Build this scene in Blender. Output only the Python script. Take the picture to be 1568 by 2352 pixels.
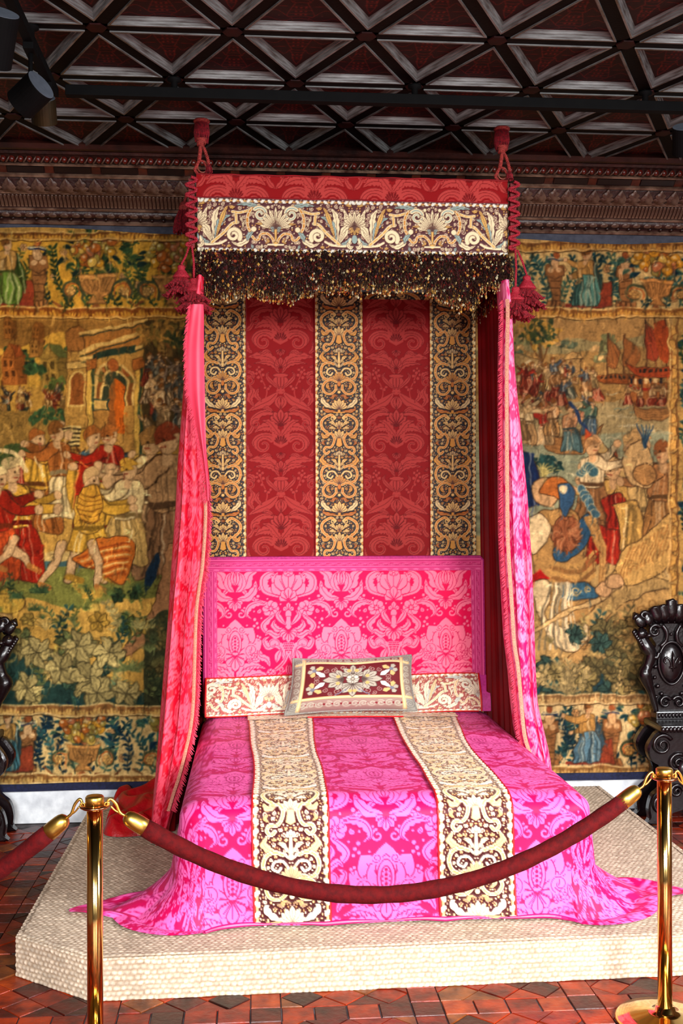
import bpy, bmesh, math, random
import numpy as np
from mathutils import Vector, Matrix
for _o in list(bpy.data.objects): bpy.data.objects.remove(_o, do_unlink=True)
SC = bpy.context.scene
COL = SC.collection
PI = math.pi
# ------------------------------------------------------------------ camera
F_PX, TH, ROLL, CAM_H, CAM_D, CX, CY = 2500.0, math.atan(0.0796), 0.0032, 1.65, 6.06, 784.0, 1195.0
vF = np.array([math.sin(TH), math.cos(TH), 0.0])
_r0 = np.array([math.cos(TH), -math.sin(TH), 0.0]); _u0 = np.array([0, 0, 1.0])
vR = _r0*math.cos(ROLL) - _u0*math.sin(ROLL)
vU = _u0*math.cos(ROLL) + _r0*math.sin(ROLL)
vC = np.array([0.0, -CAM_D, CAM_H])
def _ray(x, y): return vF + vR*((x-CX)/F_PX) - vU*((y-CY)/F_PX)
def PY(x, y, Y):            # photo pixel -> point on the vertical plane at depth Y
    d = _ray(x, y); return vC + d*((Y-vC[1])/d[1])
def PZ(x, y, Z):            # photo pixel -> point on the horizontal plane at height Z
    d = _ray(x, y); return vC + d*((Z-vC[2])/d[2])
cam = bpy.data.cameras.new('camera'); camo = bpy.data.objects.new('camera', cam); COL.objects.link(camo)
cam.sensor_fit = 'AUTO'; cam.sensor_width = 36.0; cam.lens = F_PX*36.0/2352.0
cam.shift_y = (CY-1176.0)/2352.0; cam.clip_start = 0.05
M = Matrix.Identity(4)
for i in range(3):
    M[i][0] = vR[i]; M[i][1] = vU[i]; M[i][2] = -vF[i]; M[i][3] = vC[i]
camo.matrix_world = M
SC.camera = camo
# ------------------------------------------------------------------ view, world, large lights
vs = SC.view_settings
vs.view_transform = 'Standard'; vs.look = 'None'; vs.exposure = 0.0; vs.gamma = 1.0; vs.use_curve_mapping = False
W = bpy.data.worlds.new('world'); SC.world = W; W.use_nodes = True
W.node_tree.nodes['Background'].inputs[0].default_value = (0.80, 0.90, 1.0, 1); W.node_tree.nodes['Background'].inputs[1].default_value = 0.6
def area(name, loc, target, sx, sy, power, color, spread=PI):
    L = bpy.data.lights.new(name, 'AREA'); L.shape = 'RECTANGLE'; L.size = sx; L.size_y = sy; L.energy = power; L.color = color; L.spread = spread
    o = bpy.data.objects.new(name, L); COL.objects.link(o); o.location = loc
    o.rotation_euler = (Vector(target)-Vector(loc)).to_track_quat('-Z', 'Y').to_euler(); return o
def spot(name, loc, target, power, color, angle, blend=0.6, radius=0.03):
    L = bpy.data.lights.new(name, 'SPOT'); L.energy = power; L.color = color; L.spot_size = angle; L.spot_blend = blend; L.shadow_soft_size = radius
    o = bpy.data.objects.new(name, L); COL.objects.link(o); o.location = loc
    o.rotation_euler = (Vector(target)-Vector(loc)).to_track_quat('-Z', 'Y').to_euler(); return o
# daylight through the two tall windows of the wall behind the viewer and the one in the right wall
SKY = math.radians(112)          # skylight falls downwards through the openings
area('daylight_front_window', (2.3, -8.85, 2.5), (1.5, -4.6, -0.9), 1.5, 1.6, 400, (1.0, 0.985, 0.96), SKY)
area('daylight_left_front_window', (-0.9, -8.85, 2.5), (-0.1, -4.6, -0.9), 1.5, 1.6, 265, (0.98, 0.985, 1.0), SKY)
area('daylight_right_window', (3.75, -4.4, 2.4), (0.9, -2.0, -0.2), 1.3, 1.5, 130, (0.95, 0.97, 1.0), SKY)
# ------------------------------------------------------------------ helpers
def lin(c):
    c = np.asarray(c, dtype=np.float64)
    return np.where(c <= 0.04045, c/12.92, ((np.maximum(c, 0)+0.055)/1.055)**2.4)
def rgb(r, g, b): return (r/255.0, g/255.0, b/255.0)
def l4(c): a = lin(c[:3]); return (float(a[0]), float(a[1]), float(a[2]), 1.0)
MATS = {}
def pm(name, c1, c2=None, scale=8.0, rough=0.6, metal=0.0, bump=0.0, bscale=60.0, detail=4.0, stretch=None, spec=0.5, sheen=0.0, coat=0.0, emit=None):
    """procedural material: two colours mixed by noise, optional noise relief"""
    if name in MATS: return MATS[name]
    m = bpy.data.materials.new(name); m.use_nodes = True; N = m.node_tree.nodes; K = m.node_tree.links
    b = N['Principled BSDF']; b.inputs['Roughness'].default_value = rough; b.inputs['Metallic'].default_value = metal
    b.inputs['Specular IOR Level'].default_value = spec; b.inputs['Sheen Weight'].default_value = sheen; b.inputs['Coat Weight'].default_value = coat
    b.inputs['Base Color'].default_value = l4(c1)
    tc = N.new('ShaderNodeTexCoord'); mp = N.new('ShaderNodeMapping'); K.new(tc.outputs['Object'], mp.inputs[0])
    if stretch: mp.inputs['Scale'].default_value = stretch
    if c2 is not None:
        nz = N.new('ShaderNodeTexNoise'); nz.inputs['Scale'].default_value = scale; nz.inputs['Detail'].default_value = detail
        K.new(mp.outputs[0], nz.inputs['Vector'])
        cr = N.new('ShaderNodeValToRGB'); cr.color_ramp.elements[0].position = 0.35; cr.color_ramp.elements[1].position = 0.68
        cr.color_ramp.elements[0].color = l4(c1); cr.color_ramp.elements[1].color = l4(c2)
        K.new(nz.outputs[0], cr.inputs[0]); K.new(cr.outputs[0], b.inputs['Base Color'])
    if bump:
        n2 = N.new('ShaderNodeTexNoise'); n2.inputs['Scale'].default_value = bscale; n2.inputs['Detail'].default_value = 5
        K.new(mp.outputs[0], n2.inputs['Vector'])
        bp = N.new('ShaderNodeBump'); bp.inputs['Strength'].default_value = bump; bp.inputs['Distance'].default_value = 0.01
        K.new(n2.outputs[0], bp.inputs['Height']); K.new(bp.outputs[0], b.inputs['Normal'])
    if emit:
        b.inputs['Emission Color'].default_value = l4(emit[0]); b.inputs['Emission Strength'].default_value = emit[1]
    MATS[name] = m; return m
def vm(name, rough=0.65, sheen=0.0, spec=0.4, weave=0.0, wscale=700.0, metal=0.0):
    """cloth / painted material whose woven or painted pattern comes from the mesh's 'Col' attribute"""
    if name in MATS: return MATS[name]
    m = bpy.data.materials.new(name); m.use_nodes = True; N = m.node_tree.nodes; K = m.node_tree.links
    b = N['Principled BSDF']; b.inputs['Roughness'].default_value = rough; b.inputs['Sheen Weight'].default_value = sheen
    b.inputs['Specular IOR Level'].default_value = spec; b.inputs['Metallic'].default_value = metal
    at = N.new('ShaderNodeAttribute'); at.attribute_name = 'Col'
    tc = N.new('ShaderNodeTexCoord'); nz = N.new('ShaderNodeTexNoise'); nz.inputs['Scale'].default_value = wscale; nz.inputs['Detail'].default_value = 2
    K.new(tc.outputs['Object'], nz.inputs['Vector'])
    mr = N.new('ShaderNodeMapRange'); mr.inputs[1].default_value = 0.3; mr.inputs[2].default_value = 0.7; mr.inputs[3].default_value = 0.78; mr.inputs[4].default_value = 1.2
    K.new(nz.outputs[0], mr.inputs[0])
    mx = N.new('ShaderNodeVectorMath'); mx.operation = 'SCALE'; K.new(at.outputs['Color'], mx.inputs[0]); K.new(mr.outputs[0], mx.inputs['Scale'])
    K.new(mx.outputs[0], b.inputs['Base Color'])
    if weave:
        bp = N.new('ShaderNodeBump'); bp.inputs['Strength'].default_value = weave; bp.inputs['Distance'].default_value = 0.004
        K.new(nz.outputs[0], bp.inputs['Height']); K.new(bp.outputs[0], b.inputs['Normal'])
    MATS[name] = m; return m
ORG = {}
def props(o, label=None, cat=None, group=None, kind=None):
    if label: o['label'] = label
    if cat: o['category'] = cat
    if group: o['group'] = group
    if kind: o['kind'] = kind
    return o
def thing(name, loc, label, cat, group=None):
    o = bpy.data.objects.new(name, None); COL.objects.link(o); o.location = loc; o.empty_display_size = 0.1
    ORG[o] = np.array(loc, dtype=float); return props(o, label, cat, group)
def mesh_data(name, v, f, mat=None, smooth=False, col=None):
    me = bpy.data.meshes.new(name)
    v = np.asarray(v, dtype=np.float32).reshape(-1, 3)
    if isinstance(f, np.ndarray):
        nf, k = f.shape
        me.vertices.add(len(v)); me.vertices.foreach_set('co', v.ravel())
        me.loops.add(nf*k); me.loops.foreach_set('vertex_index', f.astype(np.int32).ravel())
        me.polygons.add(nf); me.polygons.foreach_set('loop_start', np.arange(0, nf*k, k, dtype=np.int32))
        me.polygons.foreach_set('loop_total', np.full(nf, k, dtype=np.int32)); me.update(calc_edges=True)
    else:
        me.from_pydata(v.tolist(), [], f)
    if smooth: me.polygons.foreach_set('use_smooth', np.ones(len(me.polygons), dtype=bool))
    if col is not None:
        a = me.color_attributes.new('Col', 'FLOAT_COLOR', 'POINT')
        c = np.ones((len(v), 4), dtype=np.float32); c[:, :3] = lin(np.asarray(col).reshape(-1, 3)); a.data.foreach_set('color', c.ravel())
    if mat: me.materials.append(mat)
    me.update(); return me
def obj(name, v, f, mat, parent=None, smooth=False, col=None, loc=None):
    """one mesh object; vertices given in world space (parent origin is subtracted), or local to loc"""
    v = np.asarray(v, dtype=float).reshape(-1, 3)
    org = ORG[parent] if parent is not None else np.zeros(3)
    if parent is None and loc is not None: org = np.array(loc, dtype=float)
    me = mesh_data(name, v-org, f, mat, smooth, col)
    o = bpy.data.objects.new(name, me); COL.objects.link(o)
    if parent is not None: o.parent = parent
    else: o.location = org
    ORG[o] = org; return o
def inst(name, me, loc, parent=None, rot=(0, 0, 0), scale=(1, 1, 1)):
    o = bpy.data.objects.new(name, me); COL.objects.link(o)
    org = ORG[parent] if parent is not None else np.zeros(3)
    o.parent = parent; o.location = np.array(loc, dtype=float)-org; o.rotation_euler = rot; o.scale = scale
    ORG[o] = np.array(loc, dtype=float); return o
class MB:
    """collects vertices and faces of ONE part"""
    def __init__(s): s.v = []; s.f = []; s.c = []
    def add(s, v, f, c=None):
        n = len(s.v); v = np.asarray(v, dtype=float).reshape(-1, 3); s.v += v.tolist(); s.f += [[i+n for i in q] for q in f]
        if c is not None: s.c += [c]*len(v)
        return s
    def build(s, name, mat, parent=None, smooth=False, loc=None):
        return obj(name, s.v, s.f, mat, parent, smooth, s.c if s.c else None, loc)
    def data(s, name, mat, smooth=False): return mesh_data(name, s.v, s.f, mat, smooth, s.c if s.c else None)
def box(x0, x1, y0, y1, z0, z1, bev=0.0):
    if bev <= 0:
        v = [(x, y, z) for z in (z0, z1) for y in (y0, y1) for x in (x0, x1)]
        return v, [[0, 2, 3, 1], [4, 5, 7, 6], [0, 1, 5, 4], [2, 6, 7, 3], [0, 4, 6, 2], [1, 3, 7, 5]]
    bm = bmesh.new(); bmesh.ops.create_cube(bm, size=1.0)
    for q in bm.verts: q.co = ((x0+x1)/2+q.co.x*(x1-x0), (y0+y1)/2+q.co.y*(y1-y0), (z0+z1)/2+q.co.z*(z1-z0))
    bmesh.ops.bevel(bm, geom=bm.edges[:], offset=bev, segments=2, affect='EDGES', profile=0.6)
    bm.verts.ensure_lookup_table(); v = [tuple(q.co) for q in bm.verts]; f = [[q.index for q in p.verts] for p in bm.faces]; bm.free(); return v, f
def tube(pts, r, n=8, cap=True, flat=1.0, closed=False):
    """tube along a polyline; r a number or a list"""
    P = [np.array(p, dtype=float) for p in pts]; k = len(P)
    rr = list(r) if hasattr(r, '__len__') else [r]*k
    v = []; f = []; up = None
    for i in range(k):
        a = P[(i-1) % k] if (closed or i > 0) else P[i]; b = P[(i+1) % k] if (closed or i < k-1) else P[i]
        t = b-a; t = t/(np.linalg.norm(t)+1e-12)
        if up is None:
            up = np.array([0, 0, 1.0]) if abs(t[2]) < 0.9 else np.array([1.0, 0, 0])
        s = np.cross(t, up); s /= (np.linalg.norm(s)+1e-12); up = np.cross(s, t)
        for j in range(n):
            q = 2*PI*j/n; v.append(P[i]+s*(math.cos(q)*rr[i])+up*(math.sin(q)*rr[i]*flat))
    m = k if closed else k-1
    for i in range(m):
        for j in range(n):
            a = i*n; b = ((i+1) % k)*n; f.append([a+j, a+(j+1) % n, b+(j+1) % n, b+j])
    if cap and not closed: f.append(list(range(n))[::-1]); f.append([(k-1)*n+j for j in range(n)])
    return v, f
def lathe(prof, n=24, loc=(0, 0, 0), axis=None, sx=1.0, sy=1.0):
    """revolve (r,z) profile about z, optionally turned so z points along axis"""
    v = []; f = []
    for (r, z) in prof:
        for j in range(n):
            a = 2*PI*j/n; v.append((r*math.cos(a)*sx, r*math.sin(a)*sy, z))
    for i in range(len(prof)-1):
        for j in range(n): f.append([i*n+j, i*n+(j+1) % n, (i+1)*n+(j+1) % n, (i+1)*n+j])
    if prof[0][0] > 1e-5: f.append(list(range(n))[::-1])
    if prof[-1][0] > 1e-5: f.append([(len(prof)-1)*n+j for j in range(n)])
    V = np.array(v)
    if axis is not None:
        q = np.array(Vector((0, 0, 1)).rotation_difference(Vector(axis)).to_matrix()); V = V@q.T
    return V+np.array(loc), f
def gridfaces(nr, nc, closed=False):
    i = np.arange(nr-1)[:, None]; j = np.arange(nc if closed else nc-1)[None, :]; j2 = (j+1) % nc
    return np.stack([i*nc+j, i*nc+j2, (i+1)*nc+j2, (i+1)*nc+j], -1).reshape(-1, 4)
def spl(pts, n=40):
    """smooth (Catmull-Rom) curve through points"""
    P = np.asarray(pts, dtype=float); k = len(P)
    if k < 3: t = np.linspace(0, 1, n)[:, None]; return P[0]*(1-t)+P[-1]*t
    Q = np.vstack([2*P[0]-P[1], P, 2*P[-1]-P[-2]]); out = []
    for u in np.linspace(0, k-1-1e-9, n):
        i = int(u); t = u-i; a, b, c, d = Q[i], Q[i+1], Q[i+2], Q[i+3]
        out.append(0.5*((2*b)+(-a+c)*t+(2*a-5*b+4*c-d)*t*t+(-a+3*b-3*c+d)*t**3))
    return np.array(out)
def vnoise(x, y, seed=0):
    """smooth value noise in numpy, about -1..1"""
    xi = np.floor(x).astype(np.int64); yi = np.floor(y).astype(np.int64); fx = x-xi; fy = y-yi
    fx = fx*fx*(3-2*fx); fy = fy*fy*(3-2*fy)
    def h(a, b):
        n = (a*374761393+b*668265263+seed*974634777) & 0x7fffffff; n = ((n ^ (n >> 13))*1274126177) & 0x7fffffff
        return ((n ^ (n >> 16)) & 0xffff)/32767.5-1.0
    return (h(xi, yi)*(1-fx)+h(xi+1, yi)*fx)*(1-fy)+(h(xi, yi+1)*(1-fx)+h(xi+1, yi+1)*fx)*fy
random.seed(7); rng = np.random.default_rng(7)
# ================================================================== flat pattern drawing (woven / embroidered / painted designs)
class Art:
    """a small numpy drawing surface; x right, y down in its own units; sampled onto mesh vertices"""
    def __init__(s, w, h, res, bg, wrapx=False, wrapy=False, x0=0.0, y0=0.0):
        s.w, s.h, s.res, s.x0, s.y0 = w, h, res, x0, y0
        s.W, s.H = int(round(w*res)), int(round(h*res)); s.sx = s.W/w; s.sy = s.H/h
        s.col = np.empty((s.H, s.W, 3)); s.col[:] = bg; s.hg = np.zeros((s.H, s.W)); s.wrapx, s.wrapy = wrapx, wrapy; s.mirror = None
    def _variants(s, P):
        out = [P]
        if s.mirror is not None: Q = P.copy(); Q[:, 0] = 2*s.mirror-Q[:, 0]; out.append(Q)
        res = []
        for Q in out:
            for dx in ((-s.w, 0, s.w) if s.wrapx else (0,)):
                for dy in ((-s.h, 0, s.h) if s.wrapy else (0,)): res.append(Q+np.array([dx, dy]))
        return res
    def _comp(s, r0, c0, m, color, h, alpha):
        if m.size == 0: return
        m = (m*alpha)[..., None]; sl = (slice(r0, r0+m.shape[0]), slice(c0, c0+m.shape[1]))
        s.col[sl] = s.col[sl]*(1-m)+np.array(color)*m
        if h is not None: mm = m[..., 0]; s.hg[sl] = s.hg[sl]*(1-mm)+h*mm
    def poly(s, pts, color, h=None, alpha=1.0, line=None, lw=0.0):
        P0 = np.asarray(pts, dtype=float)
        for P in s._variants(P0):
            X = (P[:, 0]-s.x0)*s.sx; Y = (P[:, 1]-s.y0)*s.sy
            c0 = max(int(X.min())-1, 0); c1 = min(int(X.max())+2, s.W); r0 = max(int(Y.min())-1, 0); r1 = min(int(Y.max())+2, s.H)
            if c1 <= c0 or r1 <= r0: continue
            ss = 3; xs = c0+(np.arange((c1-c0)*ss)+0.5)/ss; ys = r0+(np.arange((r1-r0)*ss)+0.5)/ss
            m = np.zeros((len(ys), len(xs)), dtype=bool)
            xb = np.roll(X, -1); yb_ = np.roll(Y, -1)
            for i in range(len(X)):
                y1, y2 = Y[i], yb_[i]
                if y1 == y2: continue
                lo, hi = (y1, y2) if y1 < y2 else (y2, y1)
                a = np.searchsorted(ys, lo); b = np.searchsorted(ys, hi)
                if b <= a: continue
                xi = X[i]+(ys[a:b]-y1)*(xb[i]-X[i])/(y2-y1)
                m[a:b] ^= xs[None, :] < xi[:, None]
            mm = m.reshape(r1-r0, ss, c1-c0, ss).mean((1, 3)); s._comp(r0, c0, mm, color, h, alpha)
        if line is not None: s.stroke(np.vstack([P0, P0[:1]]), lw, line)
    def stroke(s, pts, w, color, h=None, w2=None, alpha=1.0):
        P0 = np.asarray(pts, dtype=float); n = len(P0); rr = np.linspace(w/2, (w if w2 is None else w2)/2, n)*s.sx
        for P in s._variants(P0):
            X = (P[:, 0]-s.x0)*s.sx; Y = (P[:, 1]-s.y0)*s.sy; pad = rr.max()+1.5
            c0 = max(int(X.min()-pad), 0); c1 = min(int(X.max()+pad)+2, s.W); r0 = max(int(Y.min()-pad), 0); r1 = min(int(Y.max()+pad)+2, s.H)
            if c1 <= c0 or r1 <= r0: continue
            M_ = np.zeros((r1-r0, c1-c0))
            for i in range(n-1):
                pd = max(rr[i], rr[i+1])+1.5
                a0 = max(int(min(X[i], X[i+1])-pd), c0); a1 = min(int(max(X[i], X[i+1])+pd)+2, c1)
                b0 = max(int(min(Y[i], Y[i+1])-pd), r0); b1 = min(int(max(Y[i], Y[i+1])+pd)+2, r1)
                if a1 <= a0 or b1 <= b0: continue
                gx = np.arange(a0, a1)+0.5-X[i]; gy = np.arange(b0, b1)+0.5-Y[i]; dx = X[i+1]-X[i]; dy = Y[i+1]-Y[i]; L2 = dx*dx+dy*dy+1e-9
                t = np.clip((gx[None, :]*dx+gy[:, None]*dy)/L2, 0, 1)
                d = np.hypot(gx[None, :]-t*dx, gy[:, None]-t*dy); rad = rr[i]+(rr[i+1]-rr[i])*t
                cov = np.clip(rad-d+0.5, 0, 1)*np.clip(rad*2, 0, 1)
                sl = (slice(b0-r0, b1-r0), slice(a0-c0, a1-c0)); M_[sl] = np.maximum(M_[sl], cov)
            s._comp(r0, c0, M_, color, h, alpha)
    def disc(s, x, y, r, color, h=None, ry=None, rot=0.0, line=None, lw=0.0, alpha=1.0):
        a = np.linspace(0, 2*PI, 17)[:-1]; ry = r if ry is None else ry; c, sn = math.cos(rot), math.sin(rot)
        ex, ey = r*np.cos(a), ry*np.sin(a); s.poly(np.stack([x+ex*c-ey*sn, y+ex*sn+ey*c], 1), color, h, alpha, line, lw)
    def sample(s, x, y):
        """bilinear colour and height at design coordinates"""
        fx = (np.asarray(x)-s.x0)*s.sx-0.5; fy = (np.asarray(y)-s.y0)*s.sy-0.5
        if s.wrapx: fx = fx % s.W
        else: fx = np.clip(fx, 0, s.W-1.001)
        if s.wrapy: fy = fy % s.H
        else: fy = np.clip(fy, 0, s.H-1.001)
        ix = np.floor(fx).astype(int); iy = np.floor(fy).astype(int); ax = (fx-ix)[..., None]; ay = (fy-iy)[..., None]
        ix = ix % s.W; iy = iy % s.H; jx = (ix+1) % s.W if s.wrapx else np.minimum(ix+1, s.W-1); jy = (iy+1) % s.H if s.wrapy else np.minimum(iy+1, s.H-1)
        c = (s.col[iy, ix]*(1-ax)+s.col[iy, jx]*ax)*(1-ay)+(s.col[jy, ix]*(1-ax)+s.col[jy, jx]*ax)*ay
        ax = ax[..., 0]; ay = ay[..., 0]
        h = (s.hg[iy, ix]*(1-ax)+s.hg[iy, jx]*ax)*(1-ay)+(s.hg[jy, ix]*(1-ax)+s.hg[jy, jx]*ax)*ay
        return c, h
def blade(spine, w, lobes=0, depth=0.25, peak=0.4, n=28, side=None):
    """lobed leaf outline about a spine; side=+1/-1 gives lobes on one side only"""
    sp = spl(spine, n); t = np.linspace(0, 1, n); tg = np.gradient(sp, axis=0); tg /= (np.linalg.norm(tg, axis=1)[:, None]+1e-9); nr = np.stack([-tg[:, 1], tg[:, 0]], 1)
    e = math.log(0.5)/math.log(peak); base = np.sin(PI*np.clip(t, 0, 1)**e)*w/2
    lb = 1-depth+depth*np.abs(np.sin(lobes*PI*t)) if lobes else np.ones(n)
    wl = base*(lb if side in (None, 1) else 1.0)*(1 if side != -1 else 0.45); wr = base*(lb if side in (None, -1) else 1.0)*(1 if side != 1 else 0.45)
    return np.vstack([sp+nr*wl[:, None], (sp-nr*wr[:, None])[::-1]]), sp
def spiral(cx, cy, r0, r1, a0, turns, n=30):
    t = np.linspace(0, 1, n); a = a0+turns*2*PI*t; r = r0+(r1-r0)*t; return np.stack([cx+r*np.cos(a), cy+r*np.sin(a)], 1)
def palm(A, x, y, ang, R, n, c, line, lw, spread=1.5, wid=0.5, h=None, vein=True, inner=0.25):
    """fan of petals pointing along ang (0 = up), drawn outside in"""
    order = sorted(range(n), key=lambda i: -abs(i-(n-1)/2))
    for i in order:
        q = ang+(i-(n-1)/2)*spread/max(n-1, 1); L = R*(1-0.28*abs(i-(n-1)/2)/((n-1)/2+1e-9)); d = np.array([math.sin(q), -math.cos(q)]); nn = np.array([-d[1], d[0]])
        b = np.array([x, y]); bend = 0.12*L*np.sign(i-(n-1)/2)
        pts, sp = blade([b, b+d*L*0.5, b+d*L-nn*0+nn*bend*0.6], R*wid, 0, peak=0.68)
        A.poly(pts, c, h, line=line, lw=lw)
        if vein: A.stroke(sp[4:22], lw, line)
def rosette(A, x, y, r, n, c, line, lw, cen=None, h=None):
    for i in range(n):
        a = 2*PI*i/n; A.disc(x+math.cos(a)*r*0.62, y+math.sin(a)*r*0.62, r*0.40, c, h, line=line, lw=lw)
    A.disc(x, y, r*0.30, cen or c, h, line=line, lw=lw)
def arr(*p): return [np.array(q, dtype=float) for q in p]

def fill_gaps(A, box_, radii, draw, tries=1500, seed=1, margin=1.0):
    """drop small ornaments into the still empty ground of a design"""
    rs = random.Random(seed); x0, x1, y0, y1 = box_
    for r in radii:
        for _ in range(tries):
            x = rs.uniform(x0, x1); y = rs.uniform(y0, y1); k = r*margin
            c0 = int((x-k-A.x0)*A.sx); c1 = int((x+k-A.x0)*A.sx)+1; r0 = int((y-k-A.y0)*A.sy); r1 = int((y+k-A.y0)*A.sy)+1
            cc = np.arange(c0, c1); rr = np.arange(r0, r1)
            if A.wrapx: cc = cc % A.W
            elif c0 < 0 or c1 > A.W: continue
            if A.wrapy: rr = rr % A.H
            elif r0 < 0 or r1 > A.H: continue
            if A.hg[np.ix_(rr, cc)].max() > 0.05: continue
            draw(x, y, r, rs)
# ================================================================== THE SETTING
XL, XR, YF = -2.9, 3.9, -9.0
CZ = 3.56                                   # underside of the ceiling ribs
m_plaster = pm('whitewashed_plaster', rgb(232, 236, 240), rgb(196, 200, 206), 14, 0.85, bump=0.25, bscale=40)
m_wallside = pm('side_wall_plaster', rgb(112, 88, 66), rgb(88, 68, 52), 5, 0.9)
m_greycloth = pm('grey_cloth', rgb(70, 72, 84), rgb(54, 56, 68), 30, 0.95)
# back wall
mb = MB().add(*box(XL, XR, 0.0, 0.25, 0.0, 3.7)); w = mb.build('wall_back', m_plaster); props(w, 'whitewashed plaster wall behind the bed and the tapestries', 'wall', kind='structure')
mb = MB().add(*box(XL, XR, -0.018, -0.002, 3.13, 3.30)); mb.build('cloth_band', m_greycloth, w)
mb = MB().add(*box(XL-0.2, XL, YF, 0.25, 0, 3.7)); props(mb.build('wall_left', m_wallside), 'plain plaster wall on the side of the pooled red cloth', 'wall', kind='structure')
# right wall with a window opening
def wall_with_hole(name, axis, pos, thick, a0, a1, holes, label):
    mb = MB(); cuts = sorted(holes); cur = a0
    def bx(p0, p1, z0, z1):
        if axis == 'x': mb.add(*box(pos, pos+thick, p0, p1, z0, z1))
        else: mb.add(*box(p0, p1, pos, pos+thick, z0, z1))
    for (h0, h1, z0, z1) in cuts:
        bx(cur, h0, 0, 3.7); bx(h0, h1, 0, z0); bx(h0, h1, z1, 3.7); cur = h1
    bx(cur, a1, 0, 3.7); return props(mb.build(name, m_wallside), label, 'wall', kind='structure')
wall_with_hole('wall_right', 'x', XR, 0.2, YF, 0.25, [(-5.1, -3.7, 0.8, 3.0)], 'plaster wall with one tall window opening beside the chair')
wall_with_hole('wall_front', 'y', YF-0.2, 0.2, XL, XR, [(-1.7, -0.1, 0.7, 3.3), (1.5, 3.1, 0.7, 3.3)], 'plaster wall with two tall window openings facing the bed')
# ------------------------------------------------------------------ floor and its terracotta tiles
m_mortar = pm('tile_mortar', rgb(96, 90, 94), rgb(40, 34, 34), 18, 0.9)
fl = MB().add(*box(XL, XR, YF, 0.25, -0.2, -0.006)).build('floor', m_mortar); props(fl, 'terracotta tiled floor in diamond and square compartments', 'floor', kind='structure')
m_tiles = [pm('terracotta_%d' % i, rgb(*a), rgb(*b), 14, 0.38, bump=0.22, bscale=50, spec=0.3) for i, (a, b) in enumerate([
    ((132, 34, 10), (66, 13, 6)), ((150, 46, 13), (84, 20, 7)), ((84, 19, 9), (40, 10, 6)), ((134, 70, 30), (74, 32, 14)), ((58, 20, 12), (32, 11, 7)), ((160, 60, 18), (104, 26, 8))])]
def prism(poly, z0, z1, inset=0.0):
    P = np.array(poly); c = P.mean(0); n = len(P); Q = c+(P-c)*(1-inset)
    v = [(p[0], p[1], z0) for p in P]+[(p[0], p[1], z1-0.003) for p in P]+[(q[0], q[1], z1) for q in Q]
    f = [[2*n+i for i in range(n)]]
    for i in range(n):
        j = (i+1) % n; f.append([i, j, n+j, n+i]); f.append([n+i, n+j, 2*n+j, 2*n+i])
    return v, f
def clip_poly(P, x0, x1, y0, y1):
    def cl(P, ax, s, lim):
        out = []
        for i in range(len(P)):
            a, b = P[i-1], P[i]; ia = s*(a[ax]-lim) <= 0; ib = s*(b[ax]-lim) <= 0
            if ia != ib:
                t = (lim-a[ax])/(b[ax]-a[ax]); out.append((a[0]+(b[0]-a[0])*t, a[1]+(b[1]-a[1])*t))
            if ib: out.append(b)
        return out
    for ax, s, lim in ((0, 1, x1), (0, -1, x0), (1, 1, y1), (1, -1, y0)):
        P = cl(P, ax, s, lim)
        if len(P) < 3: return []
    return P
def poly_area(P): return 0.5*abs(sum(P[i-1][0]*P[i][1]-P[i][0]*P[i-1][1] for i in range(len(P))))
TS = 0.104; PER = 0.104*5.243                 # band width and compartment period (diagonal fields of 3 diamonds)
rest = [MB() for _ in m_tiles]; cand = []
fx0 = -0.02-8*PER; fy0 = -2.47-8*PER
for ci in range(0, 16):
    for cj in range(0, 15):
        ox = fx0+ci*PER; oy = fy0+cj*PER; tl = []
        tl.append([(ox, oy), (ox+TS, oy), (ox+TS, oy+TS), (ox, oy+TS)])
        nb = 4; st = (PER-TS)/nb
        for k in range(nb):
            tl.append([(ox+TS+k*st, oy), (ox+TS+(k+1)*st, oy), (ox+TS+(k+1)*st, oy+TS), (ox+TS+k*st, oy+TS)])
            tl.append([(ox, oy+TS+k*st), (ox+TS, oy+TS+k*st), (ox+TS, oy+TS+(k+1)*st), (ox, oy+TS+(k+1)*st)])
        fw = PER-TS; hd = fw/6
        for a in range(-1, 8):
            for b in range(-1, 8):
                if (a+b) % 2: continue
                cx = ox+TS+a*hd; cy = oy+TS+b*hd
                P = clip_poly([(cx-hd, cy), (cx, cy-hd), (cx+hd, cy), (cx, cy+hd)], ox+TS, ox+PER, oy+TS, oy+PER)
                if P and poly_area(P) > 0.0008: tl.append(P)
        for P in tl:
            c = np.mean(P, 0)
            if not (XL < c[0] < XR and YF < c[1] < -0.05): continue
            if -0.7 < c[0] < 1.85 and -2.1 < c[1]: continue
            cand.append((P, c))
def px_of(p):
    v = np.array(p)-vC; d = v@vF; return CX+F_PX*(v@vR)/d, CY-F_PX*(v@vU)/d, d
best = []
for k, (P, c) in enumerate(cand):
    x, y, d = px_of((c[0], c[1], 0)); A = poly_area(P)*(1.65/d)/d/d
    vis = -40 < x < 1610 and y < 2400 and d > 0.5
    if vis and (c[0] > -0.86 and c[1] > -2.2 and c[0] < 1.93): vis = False
    best.append((A if vis else 0.0, k))
best = set(k for a, k in sorted(best, reverse=True)[:300] if a > 0)
for k, (P, c) in enumerate(cand):
    cm = np.array(c); Q = [tuple(cm+(np.array(p)-cm)*0.955) for p in P]; dz = random.uniform(-0.0025, 0.002); v, f = prism(Q, -0.006, dz, 0.03); mi = random.choice([0, 0, 1, 1, 2, 2, 3, 4, 5])
    if k in best: MB().add(v, f).build('tile', m_tiles[mi], fl)
    else: rest[mi].add(v, f)
for i, mbx in enumerate(rest): props(mbx.build('far_tiles', m_tiles[i], fl), kind='stuff')
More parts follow.
